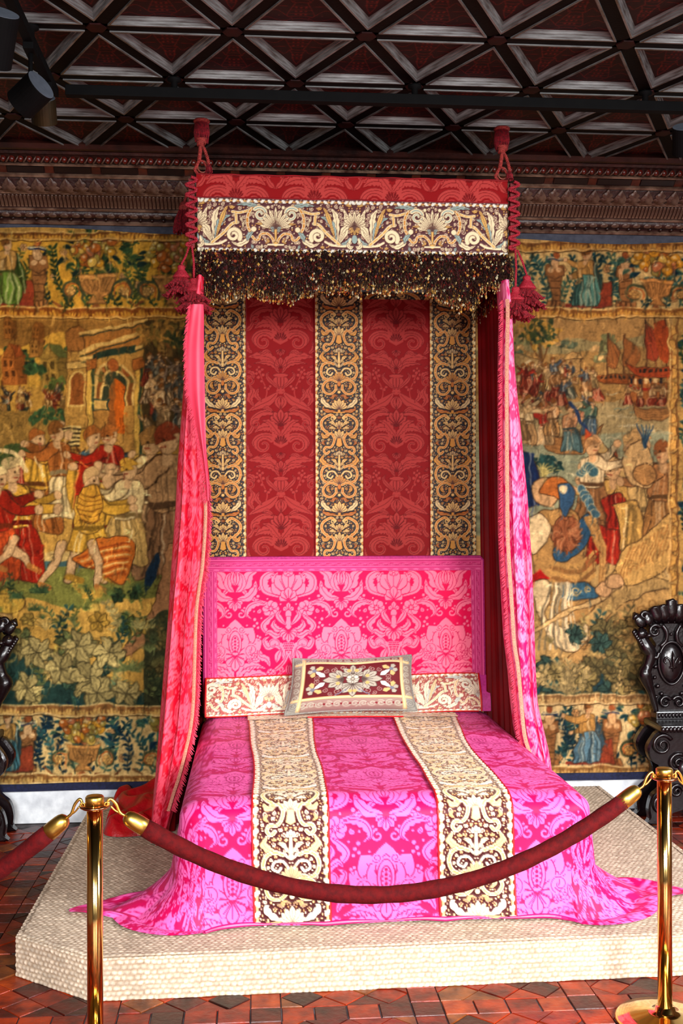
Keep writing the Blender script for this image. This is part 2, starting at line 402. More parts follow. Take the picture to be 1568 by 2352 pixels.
# ------------------------------------------------------------------ ceiling: triangular coffers
m_rib = pm('dark_oak_rib', rgb(13, 6, 5), rgb(6, 3, 3), 10, 0.65, bump=0.1, bscale=80, stretch=(1, 1, 1), spec=0.1)
m_mould = pm('polished_oak_moulding', rgb(128, 130, 130), rgb(72, 66, 64), 9, 0.22, bump=0.18, bscale=120, stretch=(1, 1, 12), spec=0.7)  # cool grey base: window glare on the oak put into the colour
ce = MB().add(*box(XL, XR, YF, 0.25, 3.66, 3.72)).build('ceiling', m_rib); props(ce, 'dark wooden ceiling of triangular coffers with painted red panels', 'ceiling', kind='structure')
S, RS, RX0, RY0 = 0.524, 0.482, 0.443, -0.345
RW = 0.030
rows = list(range(-1, 7)); NXW = range(-5, 6)
def node(r, k): return np.array([RX0+(0 if r % 2 else -0.262)+k*S, RY0-r*RS])
def rib(a, b, name='rib'):
    a = np.array(a); b = np.array(b); t = (b-a)/np.linalg.norm(b-a); n = np.array([-t[1], t[0]])*RW
    v = []; 
    for z in (CZ, 3.66):
        for p in (a-n, a+n, b+n, b-n): v.append((p[0], p[1], z))
    f = [[0, 1, 2, 3], [7, 6, 5, 4]]+[[i, (i+1) % 4+0, (i+1) % 4+4, i+4][::-1] for i in range(4)]
    return MB().add(v, f).build(name, m_rib, ce)
for r in range(0, 7):
    rib((XL, RY0-r*RS), (XR, RY0-r*RS))
yb, yt = RY0-6*RS, RY0+0.25
for k in range(-10, 12):
    for s in (1, -1):
        # diagonal through node(1,k): x = X0 + s*(y-y1)*0.262/RS
        p = node(1, k); f_ = lambda y: p[0]+s*(y-p[1])*(S/2)/RS
        a = [f_(yb), yb]; b = [f_(yt), yt]
        if max(a[0], b[0]) < XL or min(a[0], b[0]) > XR: continue
        rib(a, b)
m_block = pm('red_painted_block', rgb(48, 8, 8), rgb(26, 6, 6), 20, 0.6, spec=0.2)
for r in range(0, 6):
    for k in range(-6, 7):
        p = node(r, k)
        if XL+0.1 < p[0] < XR-0.1:
            v, f = lathe([(0.040, 0.0), (0.040, 0.010)], 6); v = np.array(v)+np.array([p[0], p[1], CZ-0.006]); MB().add(v, f).build('node_block', m_block, ce)
# shared panel and moulding meshes for the two triangle orientations
MPROF = [(0.000, CZ+0.004), (0.000, CZ-0.006), (0.008, CZ-0.006), (0.0095, CZ+0.000), (0.011, CZ+0.001), (0.0135, CZ+0.010), (0.016, CZ+0.011), (0.0195, CZ+0.020), (0.022, CZ+0.021), (0.024, CZ+0.027)]
PZC = CZ+0.024
def inset_tri(T, d):
    T = np.array(T); out = []
    c = T.mean(0)
    L = []
    for i in range(3):
        a, b = T[i], T[(i+1) % 3]; t = (b-a)/np.linalg.norm(b-a); n = np.array([-t[1], t[0]])
        if n@(c-a) < 0: n = -n
        L.append((a+n*d, t))
    for i in range(3):
        (p, t), (q, s) = L[i-1], L[i]
        A = np.array([[t[0], -s[0]], [t[1], -s[1]]]); u = np.linalg.solve(A, q-p); out.append(p+t*u[0])
    return np.array(out)
def stencil_art():
    """pale red stencilled candelabrum lines on a dark red ground; u across, v from base to apex"""
    A = Art(1.0, 1.0, 200, rgb(38, 5, 5)); g = rgb(112, 28, 20); A.mirror = 0.5
    for i in range(220):
        x, y = random.random(), random.random(); A.stroke([(x, y), (x+0.015, y)], 0.004, rgb(70, 14, 10))
    A.mirror = 0.5
    w = 0.0065
    prof = spl([(0.5, 0.06), (0.58, 0.07), (0.60, 0.12), (0.56, 0.16), (0.60, 0.2), (0.58, 0.3), (0.545, 0.42), (0.56, 0.44), (0.54, 0.5), (0.53, 0.62), (0.5, 0.72)], 50)
    A.stroke(prof, w, g)
    for y, r in ((0.07, 0.08), (0.11, 0.095), (0.16, 0.06), (0.2, 0.1), (0.25, 0.085), (0.31, 0.075), (0.37, 0.06), (0.43, 0.055), (0.48, 0.042), (0.55, 0.035), (0.62, 0.025)): A.stroke([(0.5, y), (0.5+r, y-0.012)], w, g)
    for y in (0.09, 0.225, 0.28, 0.34, 0.52, 0.585):
        for dx in (0.0, 0.035): A.disc(0.5+dx, y, 0.011, g)
    A.stroke(spl([(0.6, 0.2), (0.68, 0.3), (0.76, 0.26), (0.84, 0.3), (0.86, 0.2), (0.80, 0.14), (0.74, 0.17), (0.66, 0.12), (0.6, 0.12)], 40), w, g)
    A.stroke(spl([(0.56, 0.42), (0.6, 0.5), (0.66, 0.44), (0.7, 0.48), (0.69, 0.38), (0.6, 0.36)], 30), w, g)
    A.stroke(spl([(0.6, 0.08), (0.7, 0.06), (0.78, 0.1), (0.88, 0.06)], 20), w, g)
    for i in range(26):
        x = random.uniform(0.5, 1.0); y = random.uniform(0, 0.6); A.disc(x, y, 0.006, rgb(110, 48, 36))
    return A
m_panel = vm('painted_coffer_panel', 0.6, 0.0, 0.25, wscale=60)
SA = stencil_art()
def panel_mesh(T, base, apex, name):
    T2 = inset_tri(T, RW+0.019); c = T.mean(0); n = 84; v = []; uv = []; f = []; idx = {}
    for i in range(n+1):
        for j in range(n+1-i):
            k = n-i-j; p = (T2[0]*i+T2[1]*j+T2[2]*k)/n; idx[(i, j)] = len(v); v.append((p[0]-c[0], p[1]-c[1], 0)); uv.append(p)
    for i in range(n):
        for j in range(n-i):
            f.append([idx[(i, j)], idx[(i+1, j)], idx[(i, j+1)]])
            if i+j < n-1: f.append([idx[(i+1, j)], idx[(i+1, j+1)], idx[(i, j+1)]])
    uv = np.array(uv); ax = (apex-base); h = np.linalg.norm(ax); ax /= h; pr = np.array([-ax[1], ax[0]])
    vv = ((uv-base)@ax)/h; uu = 0.5+((uv-base)@pr)/S
    col, hg = SA.sample(uu, vv)
    return mesh_data(name, v, np.array(f)[:, ::-1].copy(), m_panel, False, col)
def mould_mesh(T, name):
    c = T.mean(0); loops = []; v = []; f = []
    for d, z in MPROF:
        L = inset_tri(T, RW+d-0.002); v += [(p[0]-c[0], p[1]-c[1], z-PZC) for p in L]
    for i in range(len(MPROF)-1):
        for j in range(3): f.append([i*3+j, i*3+(j+1) % 3, (i+1)*3+(j+1) % 3, (i+1)*3+j])
    return mesh_data(name, v, f, m_mould)
def tri_at(r, k, up):
    # up: base on row r (nearer the wall), apex on row r+1 ; down: base on row r+1, apex on row r
    if up: a, b = node(r, k), node(r, k+1); ap = np.array([(a[0]+b[0])/2, RY0-(r+1)*RS]); return np.array([a, b, ap]), (a+b)/2, ap
    a, b = node(r+1, k), node(r+1, k+1); ap = np.array([(a[0]+b[0])/2, RY0-r*RS]); return np.array([a, b, ap]), (a+b)/2, ap
shared = {}
for up in (True, False):
    T, bs, ap = tri_at(1, 0, up); shared[up] = (panel_mesh(T, bs, ap, 'panel'), mould_mesh(T, 'moulding'))
for r in range(-1, 6):
    for k in range(-7, 7):
        for up in (True, False):
            T, bs, ap = tri_at(r, k, up); c = T.mean(0)
            if T[:, 0].max() > XR-0.02 or T[:, 0].min() < XL+0.02 or T[:, 1].max() > -0.1: continue
            p = inst('panel', shared[up][0], (c[0], c[1], PZC), ce)
            inst('moulding', shared[up][1], (c[0], c[1], PZC), p)
# the plain boarded rest of the ceiling towards the far windows
for i in range(14):
    y0 = yb-i*0.42
    if y0-0.4 < YF: break
    MB().add(*box(XL, XR, y0-0.41, y0-0.03, CZ+0.01, 3.66)).build('board', m_rib, ce)
# ------------------------------------------------------------------ carved cornice
m_corn = pm('carved_walnut', rgb(58, 24, 18), rgb(30, 12, 10), 12, 0.42, bump=0.25, bscale=60, spec=0.6)
m_corn2 = pm('worn_walnut', rgb(134, 104, 86), rgb(64, 36, 28), 16, 0.4, bump=0.3, bscale=70, stretch=(1, 1, 1), spec=0.6)
m_bead = pm('red_stained_bead', rgb(120, 30, 18), rgb(70, 18, 12), 14, 0.3, spec=0.6)
REF0, REF1 = np.array([-0.05, 3.29]), np.array([-0.43, 3.56]); RT = (REF1-REF0); RL = np.linalg.norm(RT); RT = RT/RL; RN = np.array([-RT[1], RT[0]])
if RN[0] > 0: RN = -RN                              # towards the room
def ref(s, o=0.0): p = REF0+RT*(s*RL)+RN*o; return (p[0], p[1])
def sweep(prof, name, mat, parent, x0=XL, x1=XR, smooth=False):
    n = len(prof); v = [(x0, a, b) for a, b in prof]+[(x1, a, b) for a, b in prof]
    f = [[i, (i+1) % n, n+(i+1) % n, n+i][::-1] for i in range(n)]
    return MB().add(v, f).build(name, mat, parent, smooth)
core = [(0.0, 3.27), (-0.03, 3.272)]+[ref(-0.05, -0.006), ref(0.95, -0.006)]+[(-0.43, 3.66), (0.0, 3.66)]
tr = sweep(core, 'trim_1', m_corn, None); props(tr, 'carved dark wooden cornice with beads, leaves and fluting under the ceiling', 'cornice', kind='structure')
def strip_prof(pts): return [ref(s, o) for s, o in pts]
sweep(strip_prof([(1.05, -0.02), (1.05, 0.016), (0.99, 0.02), (0.955, 0.012), (0.94, -0.02)]), 'top_fillet', m_corn, tr)
sweep(strip_prof([(0.935, -0.02), (0.935, 0.006), (0.905, 0.010), (0.89, 0.004), (0.885, -0.02)]), 'bead_fillet', m_corn, tr)
sweep(strip_prof([(0.76, -0.02), (0.765, 0.010), (0.745, 0.010), (0.735, -0.02)]), 'fillet', m_corn2, tr)
sweep(strip_prof([(0.625, -0.02), (0.63, 0.014), (0.60, 0.014), (0.595, -0.02)]), 'fillet', m_corn2, tr)
sweep(strip_prof([(0.59, -0.02), (0.585, -0.004), (0.55, 0.0), (0.50, 0.012), (0.44, 0.022), (0.415, 0.016), (0.41, -0.02)]), 'leaf_ground', m_corn, tr, smooth=True)
sweep(strip_prof([(0.405, -0.02), (0.405, 0.016), (0.375, 0.016), (0.37, -0.02)]), 'fillet', m_corn2, tr)
sweep(strip_prof([(0.355, -0.02), (0.36, 0.004), (0.165, 0.004), (0.165, -0.02)]), 'flute_ground', m_corn, tr)
sweep(strip_prof([(0.16, -0.02), (0.165, 0.012), (0.14, 0.012), (0.135, -0.02)]), 'fillet', m_corn2, tr)
sweep(strip_prof([(0.13, -0.02), (0.13, 0.006), (0.105, 0.018), (0.07, 0.020), (0.04, 0.014), (0.025, -0.02)]), 'torus_ground', m_corn, tr, smooth=True)
sweep(strip_prof([(-0.035, -0.02), (-0.03, 0.012), (-0.06, 0.012), (-0.065, -0.02)]), 'fillet', m_corn2, tr)
ang = math.atan2(RT[1], RT[0])
def relief(pts3, faces, name, mat, smooth=True):
    """local frame: x along wall, y along the slope (up), z out towards the room"""
    v = [(p[0], RT[0]*p[1]+RN[0]*p[2], RT[1]*p[1]+RN[1]*p[2]) for p in pts3]; return mesh_data(name, v, faces, mat, smooth)
# bead and reel: ball + slanted leaf ribbon
def dome(rx, ry, h, n=12, rings=4):
    v = []; f = []
    for i in range(rings):
        t = i/rings; rr = math.cos(t*PI/2); z = math.sin(t*PI/2)*h
        for j in range(n): a = 2*PI*j/n; v.append((rx*rr*math.cos(a), ry*rr*math.sin(a), z))
    v.append((0, 0, h))
    for i in range(rings-1):
        for j in range(n): f.append([i*n+j, i*n+(j+1) % n, (i+1)*n+(j+1) % n, (i+1)*n+j])
    for j in range(n): f.append([(rings-1)*n+j, (rings-1)*n+(j+1) % n, rings*n])
    return v, f
v, f = dome(0.0165, 0.0175, 0.020); me_bead = relief(v, f, 'bead', m_bead)
v, f = tube([(-0.012, -0.019, 0.002), (-0.006, -0.008, 0.016), (0.004, 0.006, 0.018), (0.014, 0.019, 0.006)], [0.003, 0.005, 0.005, 0.003], 6); me_rib = relief(v, f, 'ribbon', m_corn2)
x = XL+0.3; q = ref(0.823, 0.0)
while x < XR-0.2:
    if -1.9 < x < 2.9:
        b = inst('bead', me_bead, (x, q[0], q[1]), tr)
        inst('ribbon', me_rib, (x+0.022, q[0], q[1]), tr)
    x += 0.044
# leaves: five-lobed and broad ones alternating
def leaf_relief(lobes, w, h):
    v = []; f = []; n = 13
    for i in range(n):
        t = i/(n-1); ww = w*(1-t**2.2)**0.8*(0.62+0.38*abs(math.cos(t*PI*lobes))) if t < 1 else 0.0005
        zz = 0.016+0.010*math.sin(t*PI*0.9)-0.012*t
        for s, dz in ((-1, -0.006), (-0.5, 0.004), (0, 0.0), (0.5, 0.004), (1, -0.006)): v.append((s*ww, -h/2+h*t, zz+dz))
    for i in range(n-1):
        for j in range(4): a = i*5+j; f.append([a, a+1, a+6, a+5])
    return v, f
v, f = leaf_relief(3.0, 0.044, 0.088); me_l1 = relief(v, f, 'leaf', m_corn2)
v, f = leaf_relief(0.5, 0.042, 0.084); me_l2 = relief(v, f, 'leaf', m_corn2)
x = -1.95; k = 0; q = ref(0.495, 0.004)
while x < 2.9:
    inst('leaf', (me_l1, me_l2)[k % 2], (x, q[0], q[1]), tr); x += 0.0745; k += 1
v, f = box(-0.007, 0.007, -0.038, 0.030, 0, 0.007); v2, f2 = dome(0.0085, 0.010, 0.007, 8, 3); v2 = [(a, b+0.032, c) for a, b, c in v2]
mm = MB().add(v, f).add(v2, f2); me_fl = relief(mm.v, mm.f, 'flute', m_corn2, False)
x = -1.6; q = ref(0.265, 0.002); k = 0
while x < 2.65:
    inst('flute', me_fl, (x, q[0], q[1]+0), tr); x += 0.0205; k += 1
v, f = dome(0.026, 0.016, 0.010, 12, 4); me_eg = relief(v, f, 'egg', m_corn2)
v, f = dome(0.013, 0.013, 0.010, 4, 2); me_dt = relief(v, f, 'dart', m_corn)
x = -1.7; q = ref(0.08, 0.014); q2 = ref(0.0, 0.0)
while x < 2.7:
    inst('egg', me_eg, (x, q[0], q[1]), tr); inst('dart', me_dt, (x+0.03, q2[0], q2[1]), tr); x += 0.062
# painted amber patches of the frieze between the dark cartouches
m_amb = pm('amber_frieze', rgb(84, 32, 14), rgb(50, 20, 10), 20, 0.5)
m_drk = pm('dark_cartouche', rgb(18, 10, 10), rgb(30, 14, 12), 20, 0.4)
x = -1.8; 
while x < 2.8:
    sweep(strip_prof([(0.735, -0.01), (0.735, -0.002), (0.635, -0.002), (0.635, -0.01)]), 'frieze_patch', m_amb, tr, x, x+0.045)
    sweep(strip_prof([(0.730, -0.01), (0.725, 0.004), (0.645, 0.004), (0.64, -0.01)]), 'cartouche', m_drk, tr, x+0.05, x+0.235)
    x += 0.24
# ================================================================== cloth designs
def damask_pink(g, c, ln):
    """half-drop repeat: pomegranate palmette on one axis, crowned vase on the other; 828 x 959 design units = 0.57 x 0.66 m"""
    A = Art(828, 959, 0.42, g, True, True, 274, 150); A.mirror = 688.0; lw = 5.0
    def B(sp, w, lobes=0, d=0.28, side=None, peak=0.45, vein=True):
        p, s_ = blade(sp, w, lobes, d, peak, 34, side); A.poly(p, c, 1.0, line=ln, lw=lw*0.7)
        if vein: A.stroke(s_[3:30], lw*0.9, ln)
    # ogee stems
    for sp in ([(1102, 800), (1060, 900), (960, 985), (850, 1060), (740, 1100), (700, 1160)], [(700, 200), (730, 300), (800, 380), (900, 430), (1000, 440)]):
        q = spl(sp, 40); A.stroke(q, 30, c, 1.0); A.stroke(q, 5, ln)
    # V leaves above the pomegranate
    B([(694, 330), (770, 290), (800, 215), (880, 165)], 92, 4); B([(692, 350), (735, 310), (745, 240), (720, 190)], 62, 3)
    B([(700, 400), (780, 390), (835, 330), (850, 250)], 74, 4); B([(860, 330), (905, 300), (915, 240)], 46, 2); B([(690, 300), (700, 240), (694, 170)], 46)
    palm(A, 688, 405, PI, 95, 5, c, ln, lw*0.7, 2.0, 0.42, 1.0)
    q = spiral(735, 520, 34, 8, -1.4, 1.1); A.stroke(q, 14, c, 1.0, 9)
    for x, y, r in ((842, 300, 12), (866, 380, 13), (850, 410, 12), (874, 420, 11), (858, 440, 10), (840, 560, 13), (858, 590, 12), (836, 610, 12), (866, 625, 11), (905, 640, 10), (760, 470, 9), (780, 490, 9)): A.disc(x, y, r, c, 1.0, line=ln, lw=lw*0.5)
    # pomegranate motif
    palm(A, 688, 860, 0, 305, 7, c, ln, lw, 2.75, 0.46, 1.0)
    palm(A, 688, 850, 0, 230, 5, c, ln, lw, 1.5, 0.5, 1.0)
    palm(A, 688, 830, PI, 135, 5, c, ln, lw, 2.1, 0.5, 1.0)
    A.disc(688, 745, 50, c, 1.0, 98, line=ln, lw=lw*1.1); A.disc(688, 750, 30, c, 1.0, 66, line=ln, lw=lw)
    for dy in (-45, -20, 5, 30, 55): A.disc(688, 750+dy, 9, ln); A.disc(708, 750+dy+10, 5, ln)
    for (x, y, r, a) in ((815, 800, 52, 2.0), (740, 640, 26, 0.5)):
        q = spiral(x, y, r, r*0.25, a, 1.25); A.stroke(q, 30, c, 1.0, 16); A.stroke(q, 4, ln)
    rosette(A, 842, 852, 30, 6, c, ln, lw*0.6); rosette(A, 800, 880, 22, 6, c, ln, lw*0.6)
    for x, y in ((880, 840), (890, 866), (868, 884)): A.disc(x, y, 10, c, 1.0)
    # fern arcs beneath
    B([(690, 1040), (740, 960), (830, 920), (930, 945)], 78, 7, 0.4); B([(700, 1090), (780, 1010), (880, 985), (960, 1030)], 84, 7, 0.4)
    for i in range(7):
        t = i/6; x = 745+t*150; y = 952-t*18+t*t*20; A.stroke([(x, y), (x+13, y-24)], 7, ln, w2=2); A.stroke([(x+30, y+62), (x+46, y+44)], 6, ln, w2=2)
    q = spiral(715, 985, 22, 5, 1.8, -1.0); A.stroke(q, 11, c, 1.0)
    A.disc(968, 980, 40, c, 1.0, line=ln, lw=lw*0.7); rosette(A, 968, 980, 36, 7, c, ln, lw*0.6, c, 1.0)
    # crowned vase motif
    B([(1090, 395), (1000, 370), (915, 330), (905, 240), (970, 195), (1010, 235)], 104, 8, 0.3, 1); B([(1096, 400), (1030, 330), (1000, 250), (1020, 190)], 86, 5)
    palm(A, 1102, 405, 0, 250, 5, c, ln, lw, 1.5, 0.42, 1.0); palm(A, 1102, 425, 0, 118, 5, c, ln, lw*0.8, 1.9, 0.5, 1.0)
    rosette(A, 1102, 190, 40, 7, c, ln, lw*0.6, c, 1.0)
    for i in range(9): A.disc(918+i*14, 262-abs(4-i)*-9-36, 8, c, 1.0)
    palm(A, 1102, 505, 0, 78, 3, c, ln, lw*0.8, 1.5, 0.5, 1.0); A.disc(1102, 520, 26, c, 1.0, 34, line=ln, lw=lw*0.8)
    A.poly([(1086, 540), (1118, 540), (1128, 620), (1102, 650), (1076, 620)], c, 1.0, line=ln, lw=lw*0.8)
    rosette(A, 965, 478, 66, 8, c, ln, lw*0.8, c, 1.0)
    for i in range(8): a = 2*PI*i/8; A.stroke([(965+12*math.cos(a), 478+12*math.sin(a)), (965+26*math.cos(a), 478+26*math.sin(a))], 5, ln)
    B([(930, 450), (870, 430), (800, 455), (772, 520), (820, 560)], 72, 6, 0.3, -1); B([(1000, 520), (940, 560), (900, 610), (930, 660), (980, 650)], 76, 5, 0.3, -1)
    B([(1085, 610), (1040, 560), (1020, 520), (1050, 490)], 44, 0); B([(1080, 640), (1020, 640), (985, 600), (1000, 560)], 54, 4); B([(1075, 660), (1010, 690), (950, 660), (920, 690)], 50, 4)
    palm(A, 1102, 640, PI, 105, 7, c, ln, lw*0.8, 2.3, 0.42, 1.0)
    B([(1060, 880), (1050, 800), (1000, 760), (940, 780), (910, 720), (960, 690)], 96, 6, 0.3, 1); q = spiral(985, 755, 46, 12, 0.2, -1.1); A.stroke(q, 20, c, 1.0, 10); A.stroke(q, 4, ln)
    B([(1010, 900), (1020, 840), (1050, 790)], 50); B([(960, 930), (930, 870), (880, 850), (860, 800)], 58, 5); 
    A.poly([(1060, 740), (1144, 740), (1110, 850), (1094, 850)], c, 1.0)
    for i in range(5):
        for j in range(-2, 3):
            if abs(j)*12 < 40-i*7: A.disc(1102+j*15+(i % 2)*7, 752+i*17, 6, ln)
    for i in range(6): A.disc(1040-i*20, 880+i*22, 7, ln)
    q = spiral(1050, 950, 24, 6, 0.4, 1.1); A.stroke(q, 11, c, 1.0)
    B([(1102, 1000), (1096, 950), (1102, 900)], 40); B([(1094, 1080), (1040, 1040), (1030, 990), (1060, 975)], 46, 3)
    for x, y, r in ((1010, 1075, 12), (1030, 1095, 12), (1005, 1100, 11), (880, 700, 11), (862, 690, 10), (870, 718, 10)): A.disc(x, y, r, c, 1.0, line=ln, lw=lw*0.5)
    def orn(x, y, r, rs):
        a = rs.uniform(0, 6.28); d = np.array([math.cos(a), math.sin(a)])*r; n = np.array([-d[1], d[0]]); b = np.array([x, y])
        if r > 20: B([b-d, b+n*0.4, b+d], r*1.2, 3, 0.35)
        elif r > 13: A.stroke(spiral(x, y, r, 3, a, 1.2), 8, c, 1.0)
        else: A.disc(x, y, r*0.8, c, 1.0)
    fill_gaps(A, (690, 1100, 150, 1109), (30, 16, 9), orn, 350, 4, 1.5)
    return A
def damask_red(g, c, ln):
    """large acanthus repeat; 530 x 815 design units = 0.375 x 0.57 m, mirrored about its axis"""
    A = Art(530, 815, 0.5, g, False, True, 640, 1050); A.mirror = 905.0; lw = 4.5
    def B(sp, w, lobes=0, d=0.28, side=None, peak=0.45, vein=True):
        p, s_ = blade(sp, w, lobes, d, peak, 34, side); A.poly(p, c, 1.0, line=ln, lw=lw*0.6)
        if vein: A.stroke(s_[3:30], lw*0.8, ln)
    B([(905, 1110), (840, 1070), (760, 1070), (690, 1120), (690, 1180), (730, 1190)], 70, 7, 0.25, -1); q = spiral(715, 1160, 40, 10, -1.2, -1.2); A.stroke(q, 26, c, 1.0, 14); A.stroke(q, 4, ln)
    palm(A, 905, 1180, 0, 140, 7, c, ln, lw, 2.1, 0.36, 1.0)
    B([(895, 1260), (830, 1190), (760, 1190), (700, 1230)], 78, 6, 0.35); B([(890, 1300), (820, 1250), (740, 1260), (695, 1310), (720, 1370)], 86, 7, 0.3, -1)
    q = spiral(775, 1330, 70, 16, -0.6, -1.25); A.stroke(q, 34, c, 1.0, 18); A.stroke(q, 4, ln)
    A.poly([(905-70, 1220), (905+70, 1220), (960, 1320), (905, 1350), (850, 1320)], c, 1.0)
    palm(A, 905, 1330, 0, 95, 7, ln, c, lw*0.6, 1.6, 0.2, 0.0, False)
    palm(A, 905, 1385, PI, 60, 5, c, ln, lw*0.7, 1.8, 0.4, 1.0)
    B([(890, 1540), (830, 1460), (740, 1440), (650, 1450)], 84, 6, 0.35); B([(895, 1580), (850, 1510), (780, 1490), (700, 1500)], 50, 5, 0.35)
    palm(A, 905, 1540, 0, 95, 5, c, ln, lw*0.7, 1.3, 0.4, 1.0)
    A.disc(905, 1640, 62, c, 1.0, 48, line=ln, lw=lw*0.8); A.stroke(spl([(885, 1600), (878, 1640), (890, 1684)], 12), lw, ln); A.stroke([(905, 1595), (905, 1688)], lw, ln)
    A.disc(905, 1592, 60, c, 1.0, 16, line=ln, lw=lw*0.6); A.poly([(880, 1690), (930, 1690), (945, 1740), (865, 1740)], c, 1.0)
    B([(890, 1720), (820, 1790), (740, 1830), (650, 1880)], 74, 0); B([(700, 1840), (670, 1780), (690, 1720), (660, 1660)], 60, 5, 0.4); B([(760, 1800), (720, 1750), (740, 1690)], 44, 3)
    q = spl([(780, 1800), (800, 1720), (770, 1640), (745, 1570)], 24); A.stroke(q, 8, c, 1.0)
    for x, y, r in ((745, 1565, 14), (725, 1550, 11), (765, 1548, 12), (740, 1530, 10), (720, 1580, 12), (770, 1590, 14), (735, 1610, 14), (760, 1640, 12), (810, 1700, 13), (825, 1680, 12), (786, 1690, 12)): A.disc(x, y, r, c, 1.0, line=ln, lw=lw*0.5)
    q = spiral(668, 1640, 42, 12, 2.4, 1.3); A.stroke(q, 26, c, 1.0, 14); A.stroke(q, 4, ln)
    B([(905, 1860), (880, 1800), (905, 1750)], 46); B([(640, 1250), (680, 1210), (700, 1160)], 40, 2)
    B([(905, 1260), (870, 1210), (820, 1150), (760, 1130)], 60, 6, 0.35); B([(690, 1420), (650, 1380), (660, 1320)], 46, 4, 0.4); B([(840, 1420), (800, 1400), (760, 1420), (740, 1400)], 30, 3, 0.3)
    B([(900, 1700), (850, 1660), (800, 1600), (820, 1560)], 34, 3, 0.3); B([(640, 1560), (690, 1580), (700, 1630)], 40, 3, 0.35); B([(850, 1880), (800, 1850), (760, 1860)], 36, 3)
    def orn(x, y, r, rs):
        a = rs.uniform(0, 6.28); d = np.array([math.cos(a), math.sin(a)])*r; n = np.array([-d[1], d[0]]); b = np.array([x, y])
        if r > 14: B([b-d, b+n*0.3, b+d], r*1.1, 3, 0.35)
        else: A.disc(x, y, r*0.8, c, 1.0)
    fill_gaps(A, (645, 900, 1050, 1865), (34, 22), orn, 500, 4, 1.25)
    return A
GOLD, CREAM, SILV, ORNG, BLUEG = rgb(214, 164, 82), rgb(232, 212, 168), rgb(226, 222, 208), rgb(196, 124, 34), rgb(140, 160, 152)
def band(A, pts, w, n=40, c1=CREAM, c2=ORNG, dots=True, sp=True):
    q = spl(pts, n) if sp else np.asarray(pts, dtype=float)
    A.stroke(q, w, rgb(60, 24, 18), 0.3); A.stroke(q, w*0.86, c1, 1.0); A.stroke(q, w*0.46, c2, 0.7)
    if dots:
        for i in range(3, n-1, 6): A.disc(q[i][0], q[i][1], w*0.13, SILV, 1.0)
def tendril(A, x, y, r, a, c=CREAM, w=4.5, dirn=1): A.stroke(spiral(x, y, r, r*0.18, a, 1.35*dirn, 22), w, c, 0.8)
def emb_border(A, x, y0, y1, step, horizontal=False):
    P = lambda a, b: (b, a) if horizontal else (a, b)
    A.stroke([P(x, y0), P(x, y1)], 13, GOLD, 0.8); A.stroke([P(x, y0), P(x, y1)], 4, ORNG, 0.8)
    y = y0+step*0.5; k = 0
    while y < y1:
        s_ = 1 if k % 2 else -1
        p, sp = blade([P(x-14*s_, y-step*0.32), P(x+3*s_, y), P(x+14*s_, y+step*0.30)], 34, 3, 0.45); A.poly(p, SILV, 1.0, line=rgb(120, 96, 60), lw=2)
        A.stroke(spl([P(x+12*s_, y+step*0.3), P(x-18*s_, y+step*0.42), P(x-15*s_, y+step*0.6)], 10), 3, CREAM, 0.6); y += step; k += 1
